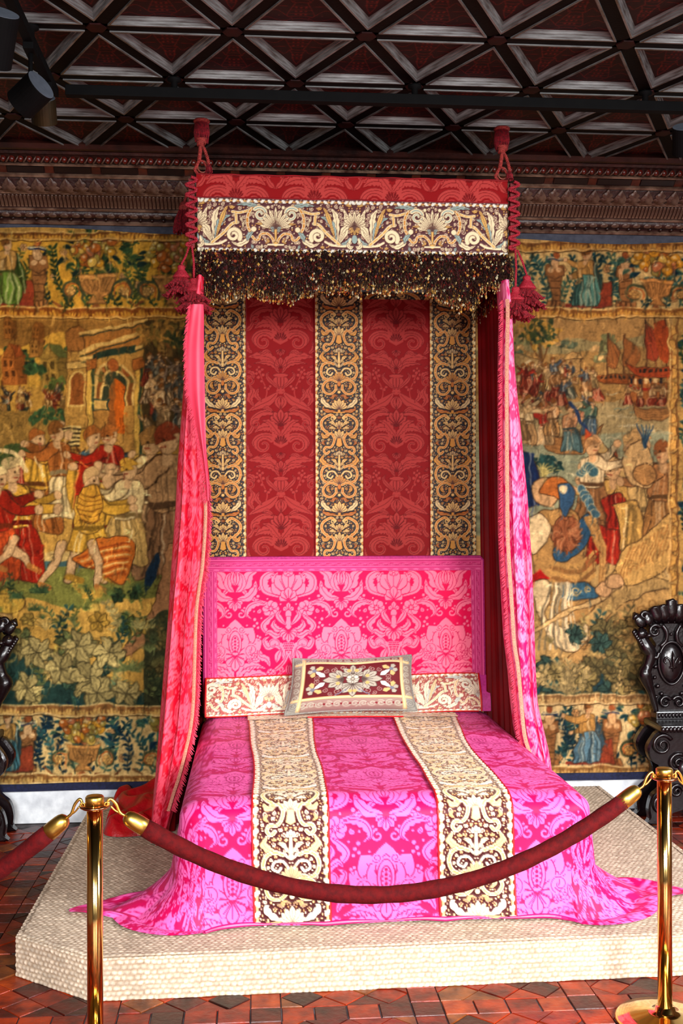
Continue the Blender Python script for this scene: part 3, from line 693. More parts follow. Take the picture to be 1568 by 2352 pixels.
def emb_strip(g):
    """vertical grotesque embroidery: 360 x 810 design units = 0.267 x 0.57 m"""
    A = Art(360, 810, 0.5, g, False, True, 270, 1080); A.mirror = None
    for x in (284, 616): emb_border(A, x, 1080-54, 1890, 54)
    A.mirror = 450.0
    dk = rgb(70, 34, 18)
    def L(sp, w, c=CREAM, lobes=3, d=0.35):
        p, s_ = blade(sp, w, lobes, d, 0.5, 26); A.poly(p, c, 1.0, line=dk, lw=2.2); A.stroke(s_[3:23], 2.4, dk)
    for (x, y, r, a) in ((330, 1290, 14, 0), (340, 1410, 13, 2), (395, 1190, 12, 1), (420, 1400, 12, 3), (330, 1500, 12, 0.5), (425, 1480, 11, 2), (335, 1620, 12, 1), (430, 1700, 11, 4), (335, 1720, 13, 2), (400, 1765, 12, 0), (330, 1780, 13, 3), (425, 1840, 12, 1), (322, 1200, 10, 2), (372, 1285, 10, 5), (318, 1340, 10, 1), (412, 1600, 10, 2), (318, 1560, 9, 0), (322, 1660, 10, 3), (322, 1870, 10, 1), (405, 1500, 9, 0)): tendril(A, x, y, r, a)
    band(A, [(420, 1112), (395, 1092), (370, 1096), (330, 1125), (318, 1165), (335, 1205), (372, 1238)], 25); A.stroke(spiral(402, 1116, 20, 5, -1, 1.2), 8, CREAM, 1.0)
    L([(430, 1180), (400, 1150), (372, 1150)], 30); L([(432, 1205), (398, 1190), (370, 1200)], 26); palm(A, 450, 1190, 0, 58, 5, CREAM, dk, 2, 1.7, 0.4, 1.0); palm(A, 450, 1180, PI, 34, 3, GOLD, dk, 2, 1.4, 0.4, 1.0)
    palm(A, 450, 1290, 0, 92, 7, CREAM, dk, 2.2, 1.9, 0.26, 1.0); A.poly([(436, 1270), (464, 1270), (474, 1330), (450, 1345), (426, 1330)], GOLD, 1.0, line=dk, lw=2)
    band(A, [(358, 1245), (395, 1240), (415, 1275), (405, 1320), (385, 1345), (350, 1345), (338, 1375), (358, 1395), (376, 1378)], 22)
    L([(385, 1250), (350, 1265), (330, 1250), (322, 1225)], 34, GOLD); L([(340, 1400), (322, 1440), (345, 1470), (380, 1480)], 44, GOLD, 4); L([(350, 1330), (330, 1310), (345, 1290)], 22, ORNG)
    palm(A, 450, 1415, 0, 48, 5, SILV, dk, 2, 1.6, 0.4, 1.0); palm(A, 450, 1460, PI, 40, 3, GOLD, dk, 2, 1.4, 0.4, 1.0)
    A.poly([(443, 1400), (457, 1400), (462, 1530), (438, 1530)], CREAM, 1.0, line=dk, lw=2)
    L([(445, 1500), (415, 1450), (385, 1440)], 26, CREAM); L([(445, 1530), (420, 1500), (398, 1510)], 22, SILV)
    band(A, [(412, 1500), (375, 1488), (335, 1505), (318, 1550), (330, 1600), (365, 1622), (392, 1610)], 24); band(A, [(440, 1575), (410, 1535), (372, 1540), (362, 1572), (388, 1588), (402, 1570)], 15, 34, SILV, CREAM, False)
    palm(A, 450, 1640, 0, 85, 7, GOLD, dk, 2, 2.0, 0.24, 1.0); A.disc(450, 1655, 14, ORNG, 1.0, 22, line=dk, lw=2)
    band(A, [(430, 1640), (395, 1625), (352, 1640), (330, 1685), (352, 1728), (395, 1732), (425, 1700), (425, 1668)], 22); L([(395, 1700), (372, 1690), (365, 1660), (385, 1645)], 26, GOLD)
    A.disc(450, 1720, 13, CREAM, 1.0, line=dk, lw=2); L([(450, 1755), (415, 1745), (400, 1765), (370, 1760)], 24, ORNG)
    L([(418, 1845), (380, 1835), (345, 1810), (325, 1775), (345, 1765)], 40, SILV, 4); palm(A, 450, 1865, 0, 100, 7, CREAM, dk, 2.2, 1.9, 0.28, 1.0)
    L([(430, 1868), (385, 1872), (345, 1862), (322, 1842)], 30, ORNG); A.disc(450, 1868, 12, GOLD, 1.0, line=dk, lw=2); A.stroke([(410, 1880), (490, 1880)], 8, GOLD, 1.0)
    for x, y in ((360, 1215), (395, 1225), (332, 1480), (410, 1440), (350, 1750), (415, 1790), (335, 1838), (430, 1560), (335, 1265)): A.disc(x, y, 6, GOLD, 0.8)
    def orn(x, y, r, rs):
        k = rs.random()
        if r >= 15:
            a = rs.uniform(0, 6.28); d = np.array([math.cos(a), math.sin(a)])*r; n = np.array([-d[1], d[0]]); b = np.array([x, y]); L([b-d, b+n*0.3, b+d], r*1.3, rs.choice((GOLD, CREAM, ORNG, CREAM)), 3)
        elif r >= 9: tendril(A, x, y, r, rs.uniform(0, 6), rs.choice((CREAM, GOLD)), 4.5, rs.choice((-1, 1)))
        else: A.disc(x, y, r*0.75, rs.choice((GOLD, CREAM, ORNG)), 0.8)
    fill_gaps(A, (300, 450, 1080, 1890), (20, 15, 11, 9, 6, 5), orn, 1300, 5)
    return A
def emb_valance(g):
    """horizontal strapwork embroidery: 1358 x 475 design units = 0.755 x 0.264 m"""
    A = Art(1358, 475, 0.42, g, True, False, 945-679, 715); A.mirror = 945.0; dk = rgb(74, 34, 22)
    def L(sp, w, c=CREAM, lobes=3, d=0.35):
        p, s_ = blade(sp, w, lobes, d, 0.5, 28); A.poly(p, c, 1.0, line=dk, lw=3); A.stroke(s_[3:24], 3, dk)
    rs = random.Random(3)
    for i in range(75): tendril(A, rs.uniform(270, 940), rs.uniform(790, 1120), rs.uniform(13, 22), rs.uniform(0, 6), CREAM, 5.5, rs.choice((-1, 1)))
    for sgn in (0,):
        L([(400, 1105), (345, 1000), (335, 880), (365, 790)], 60, CREAM, 5); L([(410, 1100), (420, 960), (430, 860), (470, 790)], 62, CREAM, 5); L([(420, 1095), (450, 980), (490, 900), (570, 865)], 64, BLUEG, 5)
        L([(405, 1100), (370, 990), (330, 950), (300, 930)], 50, CREAM, 4); L([(430, 1080), (470, 940), (510, 830), (540, 785)], 40, GOLD, 3); L([(390, 1105), (330, 1090), (300, 1040)], 46, BLUEG, 3)
        A.stroke(spl([(300, 1060), (330, 1115), (400, 1120), (470, 1110), (520, 1085)], 24), 20, CREAM, 1.0)
    band(A, [(400, 1105), (500, 1020), (570, 945), (620, 930)], 32, 40, CREAM, GOLD); band(A, [(608, 935), (606, 880), (600, 850)], 30, 20, CREAM, GOLD, False); band(A, [(575, 840), (640, 845), (730, 820)], 28, 24, CREAM, GOLD)
    band(A, [(730, 1010), (706, 960), (705, 880), (735, 815), (800, 780)], 32, 44, CREAM, ORNG)
    L([(830, 800), (760, 780), (680, 770), (600, 785)], 42, BLUEG, 5); q = spiral(812, 855, 62, 14, -2.4, 1.35, 36); A.stroke(q, 40, dk, 0.3, 24); A.stroke(q, 34, CREAM, 1.0, 20); A.stroke(q, 10, BLUEG, 0.7, 6)
    q = spiral(585, 1040, 62, 16, 0.6, -1.4, 36); A.stroke(q, 40, dk, 0.3, 26); A.stroke(q, 34, CREAM, 1.0, 22); L([(560, 1095), (630, 1120), (700, 1080), (735, 1010)], 48, CREAM, 4)
    L([(700, 1090), (715, 1040), (760, 1000)], 50, BLUEG, 4); A.disc(757, 985, 24, CREAM, 1.0, line=dk, lw=3)
    band(A, [(930, 1100), (915, 1060), (870, 1020), (815, 1030), (800, 1070), (770, 1075), (745, 1050)], 28, 44, CREAM, ORNG)
    L([(935, 1000), (880, 960), (830, 940), (760, 935)], 34, GOLD, 3); L([(680, 960), (650, 900), (640, 860)], 24, CREAM); L([(660, 990), (668, 940), (690, 900)], 22, CREAM); L([(850, 1110), (880, 1085), (860, 1055)], 28, GOLD)
    palm(A, 945, 985, 0, 200, 11, CREAM, dk, 3, 2.5, 0.14, 1.0); palm(A, 945, 960, PI, 70, 5, BLUEG, dk, 3, 2.4, 0.36, 1.0); A.poly([(932, 980), (958, 980), (952, 1090), (938, 1090)], GOLD, 1.0, line=dk, lw=3)
    A.disc(945, 1110, 22, GOLD, 1.0, line=dk, lw=3); A.disc(880, 795, 16, CREAM, 1.0, line=dk, lw=3); A.stroke([(880, 1115), (1010, 1115)], 14, CREAM, 1.0)
    palm(A, 266, 960, 0, 150, 9, CREAM, dk, 3, 2.3, 0.2, 1.0); palm(A, 266, 950, PI, 80, 5, GOLD, dk, 3, 2.0, 0.3, 1.0); A.disc(266, 1060, 26, BLUEG, 1.0, 40, line=dk, lw=3); L([(270, 1120), (310, 1130), (330, 1080)], 40, CREAM, 2)
    def orn(x, y, r, rs):
        if r >= 24:
            a = rs.uniform(0, 6.28); d = np.array([math.cos(a), math.sin(a)])*r; n = np.array([-d[1], d[0]]); b = np.array([x, y]); L([b-d, b+n*0.3, b+d], r*1.2, rs.choice((GOLD, CREAM, BLUEG, CREAM)), 4)
        elif r >= 13: tendril(A, x, y, r, rs.uniform(0, 6), CREAM, 5.5, rs.choice((-1, 1)))
        else: A.disc(x, y, r*0.75, rs.choice((GOLD, CREAM)), 0.8)
    fill_gaps(A, (266, 945, 770, 1140), (30, 24, 18, 14, 8), orn, 900, 6)
    A.mirror = None
    emb_border(A, 745, 266-60, 1624+60, 60, True); emb_border(A, 1166, 266-60, 1624+60, 60, True)
    return A
def cushion_art():
    """square unit design of the cushion front"""
    A = Art(1.62, 1.0, 170, rgb(96, 6, 16)); dk = rgb(70, 52, 44); GR = rgb(168, 158, 140)
    A.poly([(0, 0), (1.62, 0), (1.62, 0.14), (0, 0.14)], rgb(128, 100, 92)); A.poly([(0, 0.78), (1.62, 0.78), (1.62, 1), (0, 1)], rgb(150, 120, 108)); A.poly([(0, 0), (0.15, 0), (0.15, 1), (0, 1)], rgb(136, 118, 104)); A.poly([(1.47, 0), (1.62, 0), (1.62, 1), (1.47, 1)], rgb(136, 118, 104))
    for i in range(12):
        x = 0.2+i*0.108
        for y in (0.89, 0.07): A.stroke(spiral(x, y, 0.055, 0.012, 1.5+i, 1.3*(1 if i % 2 else -1)), 0.022, GR, 1.0); A.disc(x+0.05, y, 0.018, rgb(120, 20, 30))
    for j in range(7):
        for x in (0.075, 1.545): A.stroke(spiral(x, 0.15+j*0.12, 0.05, 0.012, j, 1.2), 0.02, GR, 1.0)
    for cx in (0.0, 1.47):
        for cy in (0.0, 0.8): A.poly([(cx, cy), (cx+0.15, cy), (cx+0.15, cy+0.2), (cx, cy+0.2)], rgb(150, 146, 134)); A.stroke(spiral(cx+0.075, cy+0.1, 0.07, 0.01, 0, 2), 0.012, rgb(118, 112, 104))
    for p in ([(0.05, 0.15), (0.3, 0.12), (0.8, 0.155), (1.3, 0.12), (1.57, 0.16)], [(0.05, 0.80), (0.4, 0.775), (0.8, 0.765), (1.3, 0.775), (1.6, 0.79)], [(0.15, 0.02), (0.155, 0.5), (0.15, 0.98)], [(1.47, 0.02), (1.465, 0.5), (1.475, 0.98)]):
        q = spl(p, 24); A.stroke(q, 0.05, rgb(214, 178, 122), 1.5); A.stroke(q, 0.014, rgb(236, 208, 160), 1.7)
    A.mirror = 0.81
    palm(A, 0.81, 0.42, 0, 0.24, 5, GR, dk, 0.008, 2.2, 0.34, 1.2); palm(A, 0.81, 0.5, PI, 0.27, 5, GR, dk, 0.008, 2.0, 0.34, 1.2)
    palm(A, 0.70, 0.46, -PI/2, 0.28, 5, GR, dk, 0.008, 2.0, 0.34, 1.2)
    for x, y in ((0.76, 0.30), (0.86, 0.30), (0.78, 0.66), (0.62, 0.40), (0.62, 0.52)): A.disc(x, y, 0.028, rgb(198, 158, 92), 1.3)
    rosette(A, 0.81, 0.45, 0.085, 10, rgb(200, 192, 172), dk, 0.006, GR, 1.5)
    for (x, y, s_) in ((0.30, 0.62, 1), (0.30, 0.28, -1)):
        for a, L_, c in ((0.9, 0.2, rgb(226, 220, 210)), (-0.2, 0.13, rgb(206, 166, 104)), (2.0, 0.14, rgb(206, 166, 104)), (3.6, 0.1, GR), (-1.2, 0.1, GR)):
            d = np.array([math.sin(a), -math.cos(a)*s_]); b = np.array([x, y]); p, sp = blade([b, b+d*L_*0.5, b+d*L_], 0.085, 2, 0.3, 0.6); A.poly(p, c, 1.2, line=dk, lw=0.005)
        A.disc(x, y, 0.03, rgb(110, 108, 120), 1.5)
        for dx, dy, r in ((0.16, 0.02, 0.04), (0.05, -0.2*s_, 0.045), (0.2, -0.16*s_, 0.04), (0.23, 0.08, 0.035)): A.stroke(spiral(x+dx, y+dy, r, 0.008, dx*30, 1.3), 0.008, GR, 0.8)
    for x, y, r in ((0.62, 0.66, 0.06), (0.56, 0.28, 0.045), (0.68, 0.24, 0.04), (0.5, 0.44, 0.03), (0.66, 0.58, 0.04)): A.stroke(spiral(x, y, r, 0.01, x*9, 1.4), 0.009, GR, 0.8)
    for i in range(5): A.disc(0.72-i*0.03, 0.64+i*0.022, 0.014, rgb(108, 108, 124), 1.0)
    return A
# ================================================================== tapestry designs (generic figures, buildings and plants, drawn in photo-pixel units)
SKIN = rgb(200, 160, 112); INK = rgb(58, 40, 24)
def mixc(a, b, t): return tuple(a[i]*(1-t)+b[i]*t for i in range(3))
def shade(c, k): return tuple(min(1, max(0, v*k)) for v in c)
def tleaf(A, x, y, ang, L_, w, c, lobes=0, vein=True, edge=False):
    d = np.array([math.cos(ang), math.sin(ang)])*L_; n = np.array([-d[1], d[0]])*0.15; b = np.array([x, y]); p, sp = blade([b, b+d*0.5+n, b+d], w, lobes, 0.3, 0.5, 16); A.poly(p, c, line=shade(c, 0.42) if edge else None, lw=2.2)
    if vein: A.stroke(sp[2:14], 1.6, shade(c, 0.55))
def spray(A, rs, x, y, ang, L_, c, lw=9, step=9, stem=None):
    d = np.array([math.cos(ang), math.sin(ang)]); n = np.array([-d[1], d[0]]); bend = rs.uniform(-0.3, 0.3)
    q = spl([(x, y), (x+d[0]*L_*0.5+n[0]*bend*L_, y+d[1]*L_*0.5+n[1]*bend*L_), (x+d[0]*L_, y+d[1]*L_)], max(6, int(L_/step)*2)); A.stroke(q, 2.4, stem or shade(c, 0.6))
    for i in range(1, len(q), 2):
        for s_ in (-1, 1): tleaf(A, q[i][0], q[i][1], ang+s_*rs.uniform(0.6, 1.1), lw*rs.uniform(1.3, 2.0), lw*0.75, shade(c, rs.uniform(0.75, 1.25)), 0, lw > 7)
def fruit(A, rs, x, y, rx, ry, n, greens):
    for i in range(n):
        a = rs.uniform(0, 6.28); r = math.sqrt(rs.random()); px, py = x+math.cos(a)*rx*r*1.15, y+math.sin(a)*ry*r*1.15; tleaf(A, px, py, a, rs.uniform(16, 30), rs.uniform(8, 13), rs.choice(greens), 0)
    for i in range(n):
        a = rs.uniform(0, 6.28); r = math.sqrt(rs.random()); px, py = x+math.cos(a)*rx*r*0.8, y+math.sin(a)*ry*r*0.8; c = rs.choice([rgb(196, 140, 44), rgb(170, 96, 40), rgb(206, 168, 80), rgb(150, 130, 60), rgb(180, 110, 70)])
        rr = rs.uniform(6, 12); A.disc(px, py, rr, c, line=INK, lw=1.4); A.disc(px-rr*0.3, py-rr*0.3, rr*0.35, mixc(c, (1, 0.95, 0.8), 0.5))
def urn(A, rs, x, y, s_, c, greens):
    fruit(A, rs, x, y-70*s_, 78*s_, 50*s_, int(46*s_)+12, greens); dk = shade(c, 0.5)
    for k in (-1, 1):
        for r, w in ((34, 7), (24, 4)): A.stroke([(x+k*(66*s_)+q[0]*k, y+24*s_+q[1]) for q in spiral(0, 0, r*s_, 6*s_, 2.6, 1.2)], w*s_, rgb(70, 74, 50) if w > 5 else rgb(170, 96, 46))
        A.stroke(spl([(x+k*30*s_, y+64*s_), (x+k*74*s_, y+70*s_), (x+k*110*s_, y+50*s_)], 16), 5*s_, rgb(120, 70, 40)); rosette(A, x+k*66*s_, y+24*s_, 13*s_, 6, rgb(206, 160, 90), INK, 1.2)
    A.poly([(x-46*s_, y-12*s_), (x+46*s_, y-12*s_), (x+34*s_, y+22*s_), (x+10*s_, y+38*s_), (x+24*s_, y+56*s_), (x-24*s_, y+56*s_), (x-10*s_, y+38*s_), (x-34*s_, y+22*s_)], c, line=dk, lw=2)
    for i in range(-3, 4): A.stroke([(x+i*11*s_, y-8*s_), (x+i*6*s_, y+24*s_)], 1.6, dk)
    A.poly([(x-50*s_, y-18*s_), (x+50*s_, y-18*s_), (x+46*s_, y-8*s_), (x-46*s_, y-8*s_)], shade(c, 1.2), line=dk, lw=1.6); tleaf(A, x, y+56*s_, PI/2, 24*s_, 30*s_, rgb(150, 90, 50), 3)
def herm(A, x, y, h, c):
    dk = shade(c, 0.5); A.poly([(x-17, y+h*0.30), (x+17, y+h*0.30), (x+9, y+h*0.88), (x-9, y+h*0.88)], c, line=dk, lw=1.8); A.poly([(x-20, y+h*0.88), (x+20, y+h*0.88), (x+22, y+h), (x-22, y+h)], shade(c, 1.1), line=dk, lw=1.8)
    A.poly([(x-19, y+h*0.12), (x+19, y+h*0.12), (x+21, y+h*0.34), (x, y+h*0.42), (x-21, y+h*0.34)], shade(c, 0.95), line=dk, lw=1.8); A.disc(x, y+h*0.10, 11, SKIN, ry=14, line=dk, lw=1.6); A.disc(x-9, y+h*0.24, 7, SKIN); A.disc(x+9, y+h*0.24, 7, SKIN)
    A.poly([(x-18, y-h*0.04), (x+18, y-h*0.04), (x+20, y+h*0.02), (x-20, y+h*0.02)], rgb(44, 52, 74)); A.stroke([(x-19, y-h*0.02), (x+19, y-h*0.02)], 3, rgb(206, 190, 140)); A.disc(x, y-h*0.09, 8, rgb(150, 84, 46), line=dk, lw=1.4)
    for k in (0.45, 0.6, 0.75): A.stroke([(x-11, y+h*k), (x+11, y+h*k)], 2, dk)
    for k in (-10, 0, 10): A.stroke([(x+k, y+h*0.90), (x+k, y+h*0.98)], 3.5, dk)
def folds(A, rs, P, c, n=6, lw=2.2):
    P = np.asarray(P); x0, x1, y0, y1 = P[:, 0].min(), P[:, 0].max(), P[:, 1].min(), P[:, 1].max()
    for i in range(n):
        t = (i+0.6)/n; a = (x0+(x1-x0)*(0.3+0.4*t), y0+(y1-y0)*0.08); b = (x0+(x1-x0)*(0.08+0.84*t), y1-(y1-y0)*0.05); m = ((a[0]+b[0])/2+rs.uniform(-6, 6), (a[1]+b[1])/2)
        A.stroke(spl([a, m, b], 12), lw*rs.uniform(0.8, 2.4), rs.choice((shade(c, 0.6), shade(c, 0.75), mixc(c, (1, 0.93, 0.75), 0.4))))
def person(A, rs, x, y, h, face=1, lean=0.0, robe=(0.6, 0.2, 0.1), top=(0.8, 0.7, 0.4), arm=0.6, hat=None, cloak=None, arm2=-0.4, legs=False):
    """a draped standing figure; (x, y) = feet, h = height"""
    u = h/8.0; hx, hy = x+lean*h*0.85, y-7.3*u; sx, sy = x+lean*h*0.7, y-6.2*u; wx, wy = x+lean*h*0.35, y-3.8*u
    if cloak: P = spl([(sx-face*0.6*u, sy-0.3*u), (sx-face*2.0*u, sy+1.6*u), (wx-face*2.2*u, wy+1.5*u), (wx-face*0.8*u, wy+2.4*u), (sx, sy)], 24); A.poly(P, cloak, line=INK, lw=1.6); folds(A, rs, P, cloak, 4)
    if legs:
        for k in (-1, 1):
            q = spl([(wx+k*0.4*u, wy), (x+k*1.0*u, y-2.0*u), (x+k*1.3*u, y)], 14); A.stroke(q, 1.0*u, INK, w2=0.62*u); A.stroke(q, 0.9*u, SKIN, w2=0.5*u); A.stroke([(x+k*1.3*u, y-u*0.3), (x+k*1.3*u+face*0.9*u, y)], 0.55*u, shade(robe, 0.8))
        P = np.array([(wx-1.1*u, wy-0.4*u), (wx+1.1*u, wy-0.4*u), (wx+1.7*u, wy+1.5*u), (wx, wy+1.8*u), (wx-1.7*u, wy+1.5*u)])
    else: P = spl([(wx-0.9*u, wy-0.3*u), (wx+0.9*u, wy-0.3*u), (x+1.8*u, y-1.6*u), (x+1.6*u, y), (x-0.4*u, y-0.2*u), (x-1.9*u, y), (x-1.6*u, y-1.8*u), (wx-0.9*u, wy-0.3*u)], 34)
    A.poly(P, robe, line=INK, lw=1.8); folds(A, rs, P, robe, 8)
    def limb(a, L1, c):
        e = (sx+math.cos(a)*face*1.6*u, sy+0.3*u+math.sin(a)*1.6*u); hnd = (e[0]+math.cos(a-0.5)*face*L1*u, e[1]+math.sin(a-0.5)*L1*u); q = spl([(sx+face*0.4*u, sy+0.2*u), e, hnd], 14)
        A.stroke(q, 1.15*u, INK, w2=0.55*u); A.stroke(q, 1.0*u, c, w2=0.45*u); A.disc(hnd[0], hnd[1], 0.34*u, SKIN, line=INK, lw=1.2)
    limb(arm2, 1.5, shade(top, 0.8))
    T = spl([(sx-1.1*u, sy), (sx, sy-0.35*u), (sx+1.1*u, sy), (wx+1.0*u, wy), (wx-1.0*u, wy), (sx-1.1*u, sy)], 26); A.poly(T, top, line=INK, lw=1.8); folds(A, rs, T, top, 5)
    A.stroke([(wx-1.0*u, wy-0.1*u), (wx+1.0*u, wy-0.1*u)], 0.35*u, shade(robe, 0.6)); limb(arm, 1.7, top)
    A.stroke([(sx, sy), (hx, hy+0.3*u)], 0.6*u, SKIN); A.disc(hx, hy, 0.62*u, SKIN, ry=0.78*u, line=INK, lw=1.3)
    hc = hat or rgb(130, 84, 40); A.poly(spl([(hx-0.68*u, hy+0.2*u), (hx-0.7*u, hy-0.6*u), (hx, hy-1.05*u), (hx+0.7*u, hy-0.55*u), (hx+0.2*u, hy-0.35*u), (hx-face*0.35*u, hy-0.1*u), (hx-0.68*u, hy+0.2*u)], 22), hc, line=INK, lw=1.2)
    A.disc(hx+face*0.25*u, hy-0.02*u, 0.09*u, INK); A.stroke([(hx+face*0.15*u, hy+0.36*u), (hx+face*0.4*u, hy+0.36*u)], 0.1*u, rgb(130, 60, 40))
def house(A, x, y, w, h, c, roof):
    dk = shade(c, 0.6); A.poly([(x, y), (x+w*0.62, y), (x+w*0.62, y-h), (x, y-h)], c, line=dk, lw=1.4); A.poly([(x+w*0.62, y), (x+w, y-h*0.05), (x+w, y-h), (x+w*0.62, y-h)], shade(c, 0.78), line=dk, lw=1.4)
    A.poly([(x-2, y-h), (x+w*0.31, y-h*1.45), (x+w*0.64, y-h)], shade(c, 0.95), line=dk, lw=1.4); A.poly([(x+w*0.31, y-h*1.45), (x+w*0.74, y-h*1.4), (x+w+3, y-h*0.98), (x+w*0.64, y-h)], roof, line=dk, lw=1.4)
    for i in range(2):
        for j in range(2): A.poly([(x+w*(0.12+0.27*i), y-h*(0.3+0.38*j)), (x+w*(0.25+0.27*i), y-h*(0.3+0.38*j)), (x+w*(0.25+0.27*i), y-h*(0.52+0.38*j)), (x+w*(0.12+0.27*i), y-h*(0.52+0.38*j))], shade(c, 0.5))
def tree(A, rs, x, y, h, r, cols, n=120):
    A.stroke(spl([(x, y), (x+4, y-h*0.4), (x-3, y-h)], 14), 11, rgb(110, 76, 40), w2=5)
    for k in (-1, 1): A.stroke([(x, y-h*0.6), (x+k*r*0.7, y-h*0.95)], 4, rgb(104, 70, 38))
    for i in range(n):
        a = rs.uniform(0, 6.28); q = math.sqrt(rs.random()); tleaf(A, x+math.cos(a)*r*q, y-h+math.sin(a)*r*0.6*q, rs.uniform(0, 6.28), rs.uniform(12, 22), rs.uniform(7, 11), rs.choice(cols), 2, False)
def bush(A, rs, x, y, r, c, n=40):
    for i in range(n): a = rs.uniform(PI, 2*PI); q = math.sqrt(rs.random())*r; A.disc(x+math.cos(a)*q*1.3, y+math.sin(a)*q, rs.uniform(3, 6), shade(c, rs.uniform(0.7, 1.3)))
def plant(A, rs, x, y, s_, c, kind=0):
    if kind == 0:
        for i in range(6):
            a = i*2*PI/6+rs.uniform(-0.2, 0.2); tleaf(A, x, y, a, 34*s_, 22*s_, shade(c, rs.uniform(0.85, 1.12)), 3, True, True)
    elif kind == 1:
        for i in range(9): a = -PI/2+(i-4)*0.28; q = spl([(x, y), (x+math.cos(a)*18*s_, y+math.sin(a)*22*s_), (x+math.cos(a)*36*s_, y+math.sin(a)*26*s_)], 10); A.stroke(q, 4*s_, shade(c, rs.uniform(0.8, 1.2)), w2=1.2*s_)
    elif kind == 2: spray(A, rs, x, y, -PI/2+rs.uniform(-0.6, 0.6), 60*s_, c, 10*s_, 11*s_)
    else:
        for i in range(40): A.stroke([(x+rs.uniform(-30, 30)*s_, y), (x+rs.uniform(-34, 34)*s_, y-rs.uniform(8, 26)*s_)], 2.4*s_, shade(c, rs.uniform(0.8, 1.2)))
def scallop(A, x0, x1, y0, y1, c, d, step=33):
    """gadrooned trim band"""
    A.poly([(x0, y0), (x1, y0), (x1, y1), (x0, y1)], d); x = x0; h = y1-y0
    while x < x1:
        for k in (-0.30, -0.1, 0.1, 0.30): A.poly([(x+step*(0.5+k-0.1), y1-h*0.12), (x+step*(0.5+k*1.25-0.08), y0+h*(0.25+abs(k)*0.9)), (x+step*(0.5+k*1.25+0.08), y0+h*(0.25+abs(k)*0.9)), (x+step*(0.5+k+0.1), y1-h*0.12)], c)
        A.stroke([(x, y0), (x, y1)], 1.6, shade(d, 0.6)); x += step
    A.stroke([(x0, y0), (x1, y0)], 3, mixc(c, (1, 0.9, 0.7), 0.4)); A.stroke([(x0, y1), (x1, y1)], 4, mixc(c, (1, 0.9, 0.7), 0.3)); A.stroke([(x0, y1+4), (x1, y1+4)], 2, shade(d, 0.5))
def vline(A, x, y0, y1, c, w=3): A.stroke([(x, y0), (x, y1)], w, c)
GRN = [rgb(44, 66, 40), rgb(60, 84, 50), rgb(34, 52, 44), rgb(86, 96, 48)]; BGR = [rgb(34, 70, 74), rgb(52, 90, 86), rgb(28, 54, 66), rgb(70, 104, 84)]
def dir_border(A, rs, x0, x1, y0, y1, ground, greens, figs, herms, urns, fcol):
    h = y1-y0; A.poly([(x0, y0), (x1, y0), (x1, y1), (x0, y1)], ground)
    x = x0+10
    while x < x1: 
        spray(A, rs, x, y1-6, -PI/2+rs.uniform(-0.5, 0.5), h*rs.uniform(0.7, 0.95), rs.choice(greens), 9, 10); rosette(A, x+rs.uniform(8, 24), y0+rs.uniform(20, h-20), 9, 6, rgb(196, 150, 96), INK, 1.2); x += rs.uniform(24, 34)
    for hx in herms: herm(A, hx, y0+24, h-30, rgb(146, 100, 58))
    for ux in urns: urn(A, rs, ux, y0+h*0.60, h/175.0, rgb(176, 124, 68), greens)
    for fx in figs:
        by = y1-8; A.poly([(fx+20, by-55), (fx+62, by-60), (fx+64, by), (fx+18, by)], rgb(140, 64, 40), line=INK, lw=1.6); A.poly([(fx-46, by-8), (fx+50, by-8), (fx+50, by), (fx-46, by)], rgb(130, 56, 40))
        person(A, rs, fx, by-4, h*0.92, -1, 0.04, fcol, rgb(184, 140, 76), 0.1, None, shade(fcol, 0.7), 0.9); P = spl([(fx-6, by-78), (fx+26, by-70), (fx+34, by-20), (fx+20, by-4), (fx-4, by-10), (fx-6, by-78)], 22); A.poly(P, shade(fcol, 1.15), line=INK, lw=1.6); folds(A, rs, P, fcol, 5)
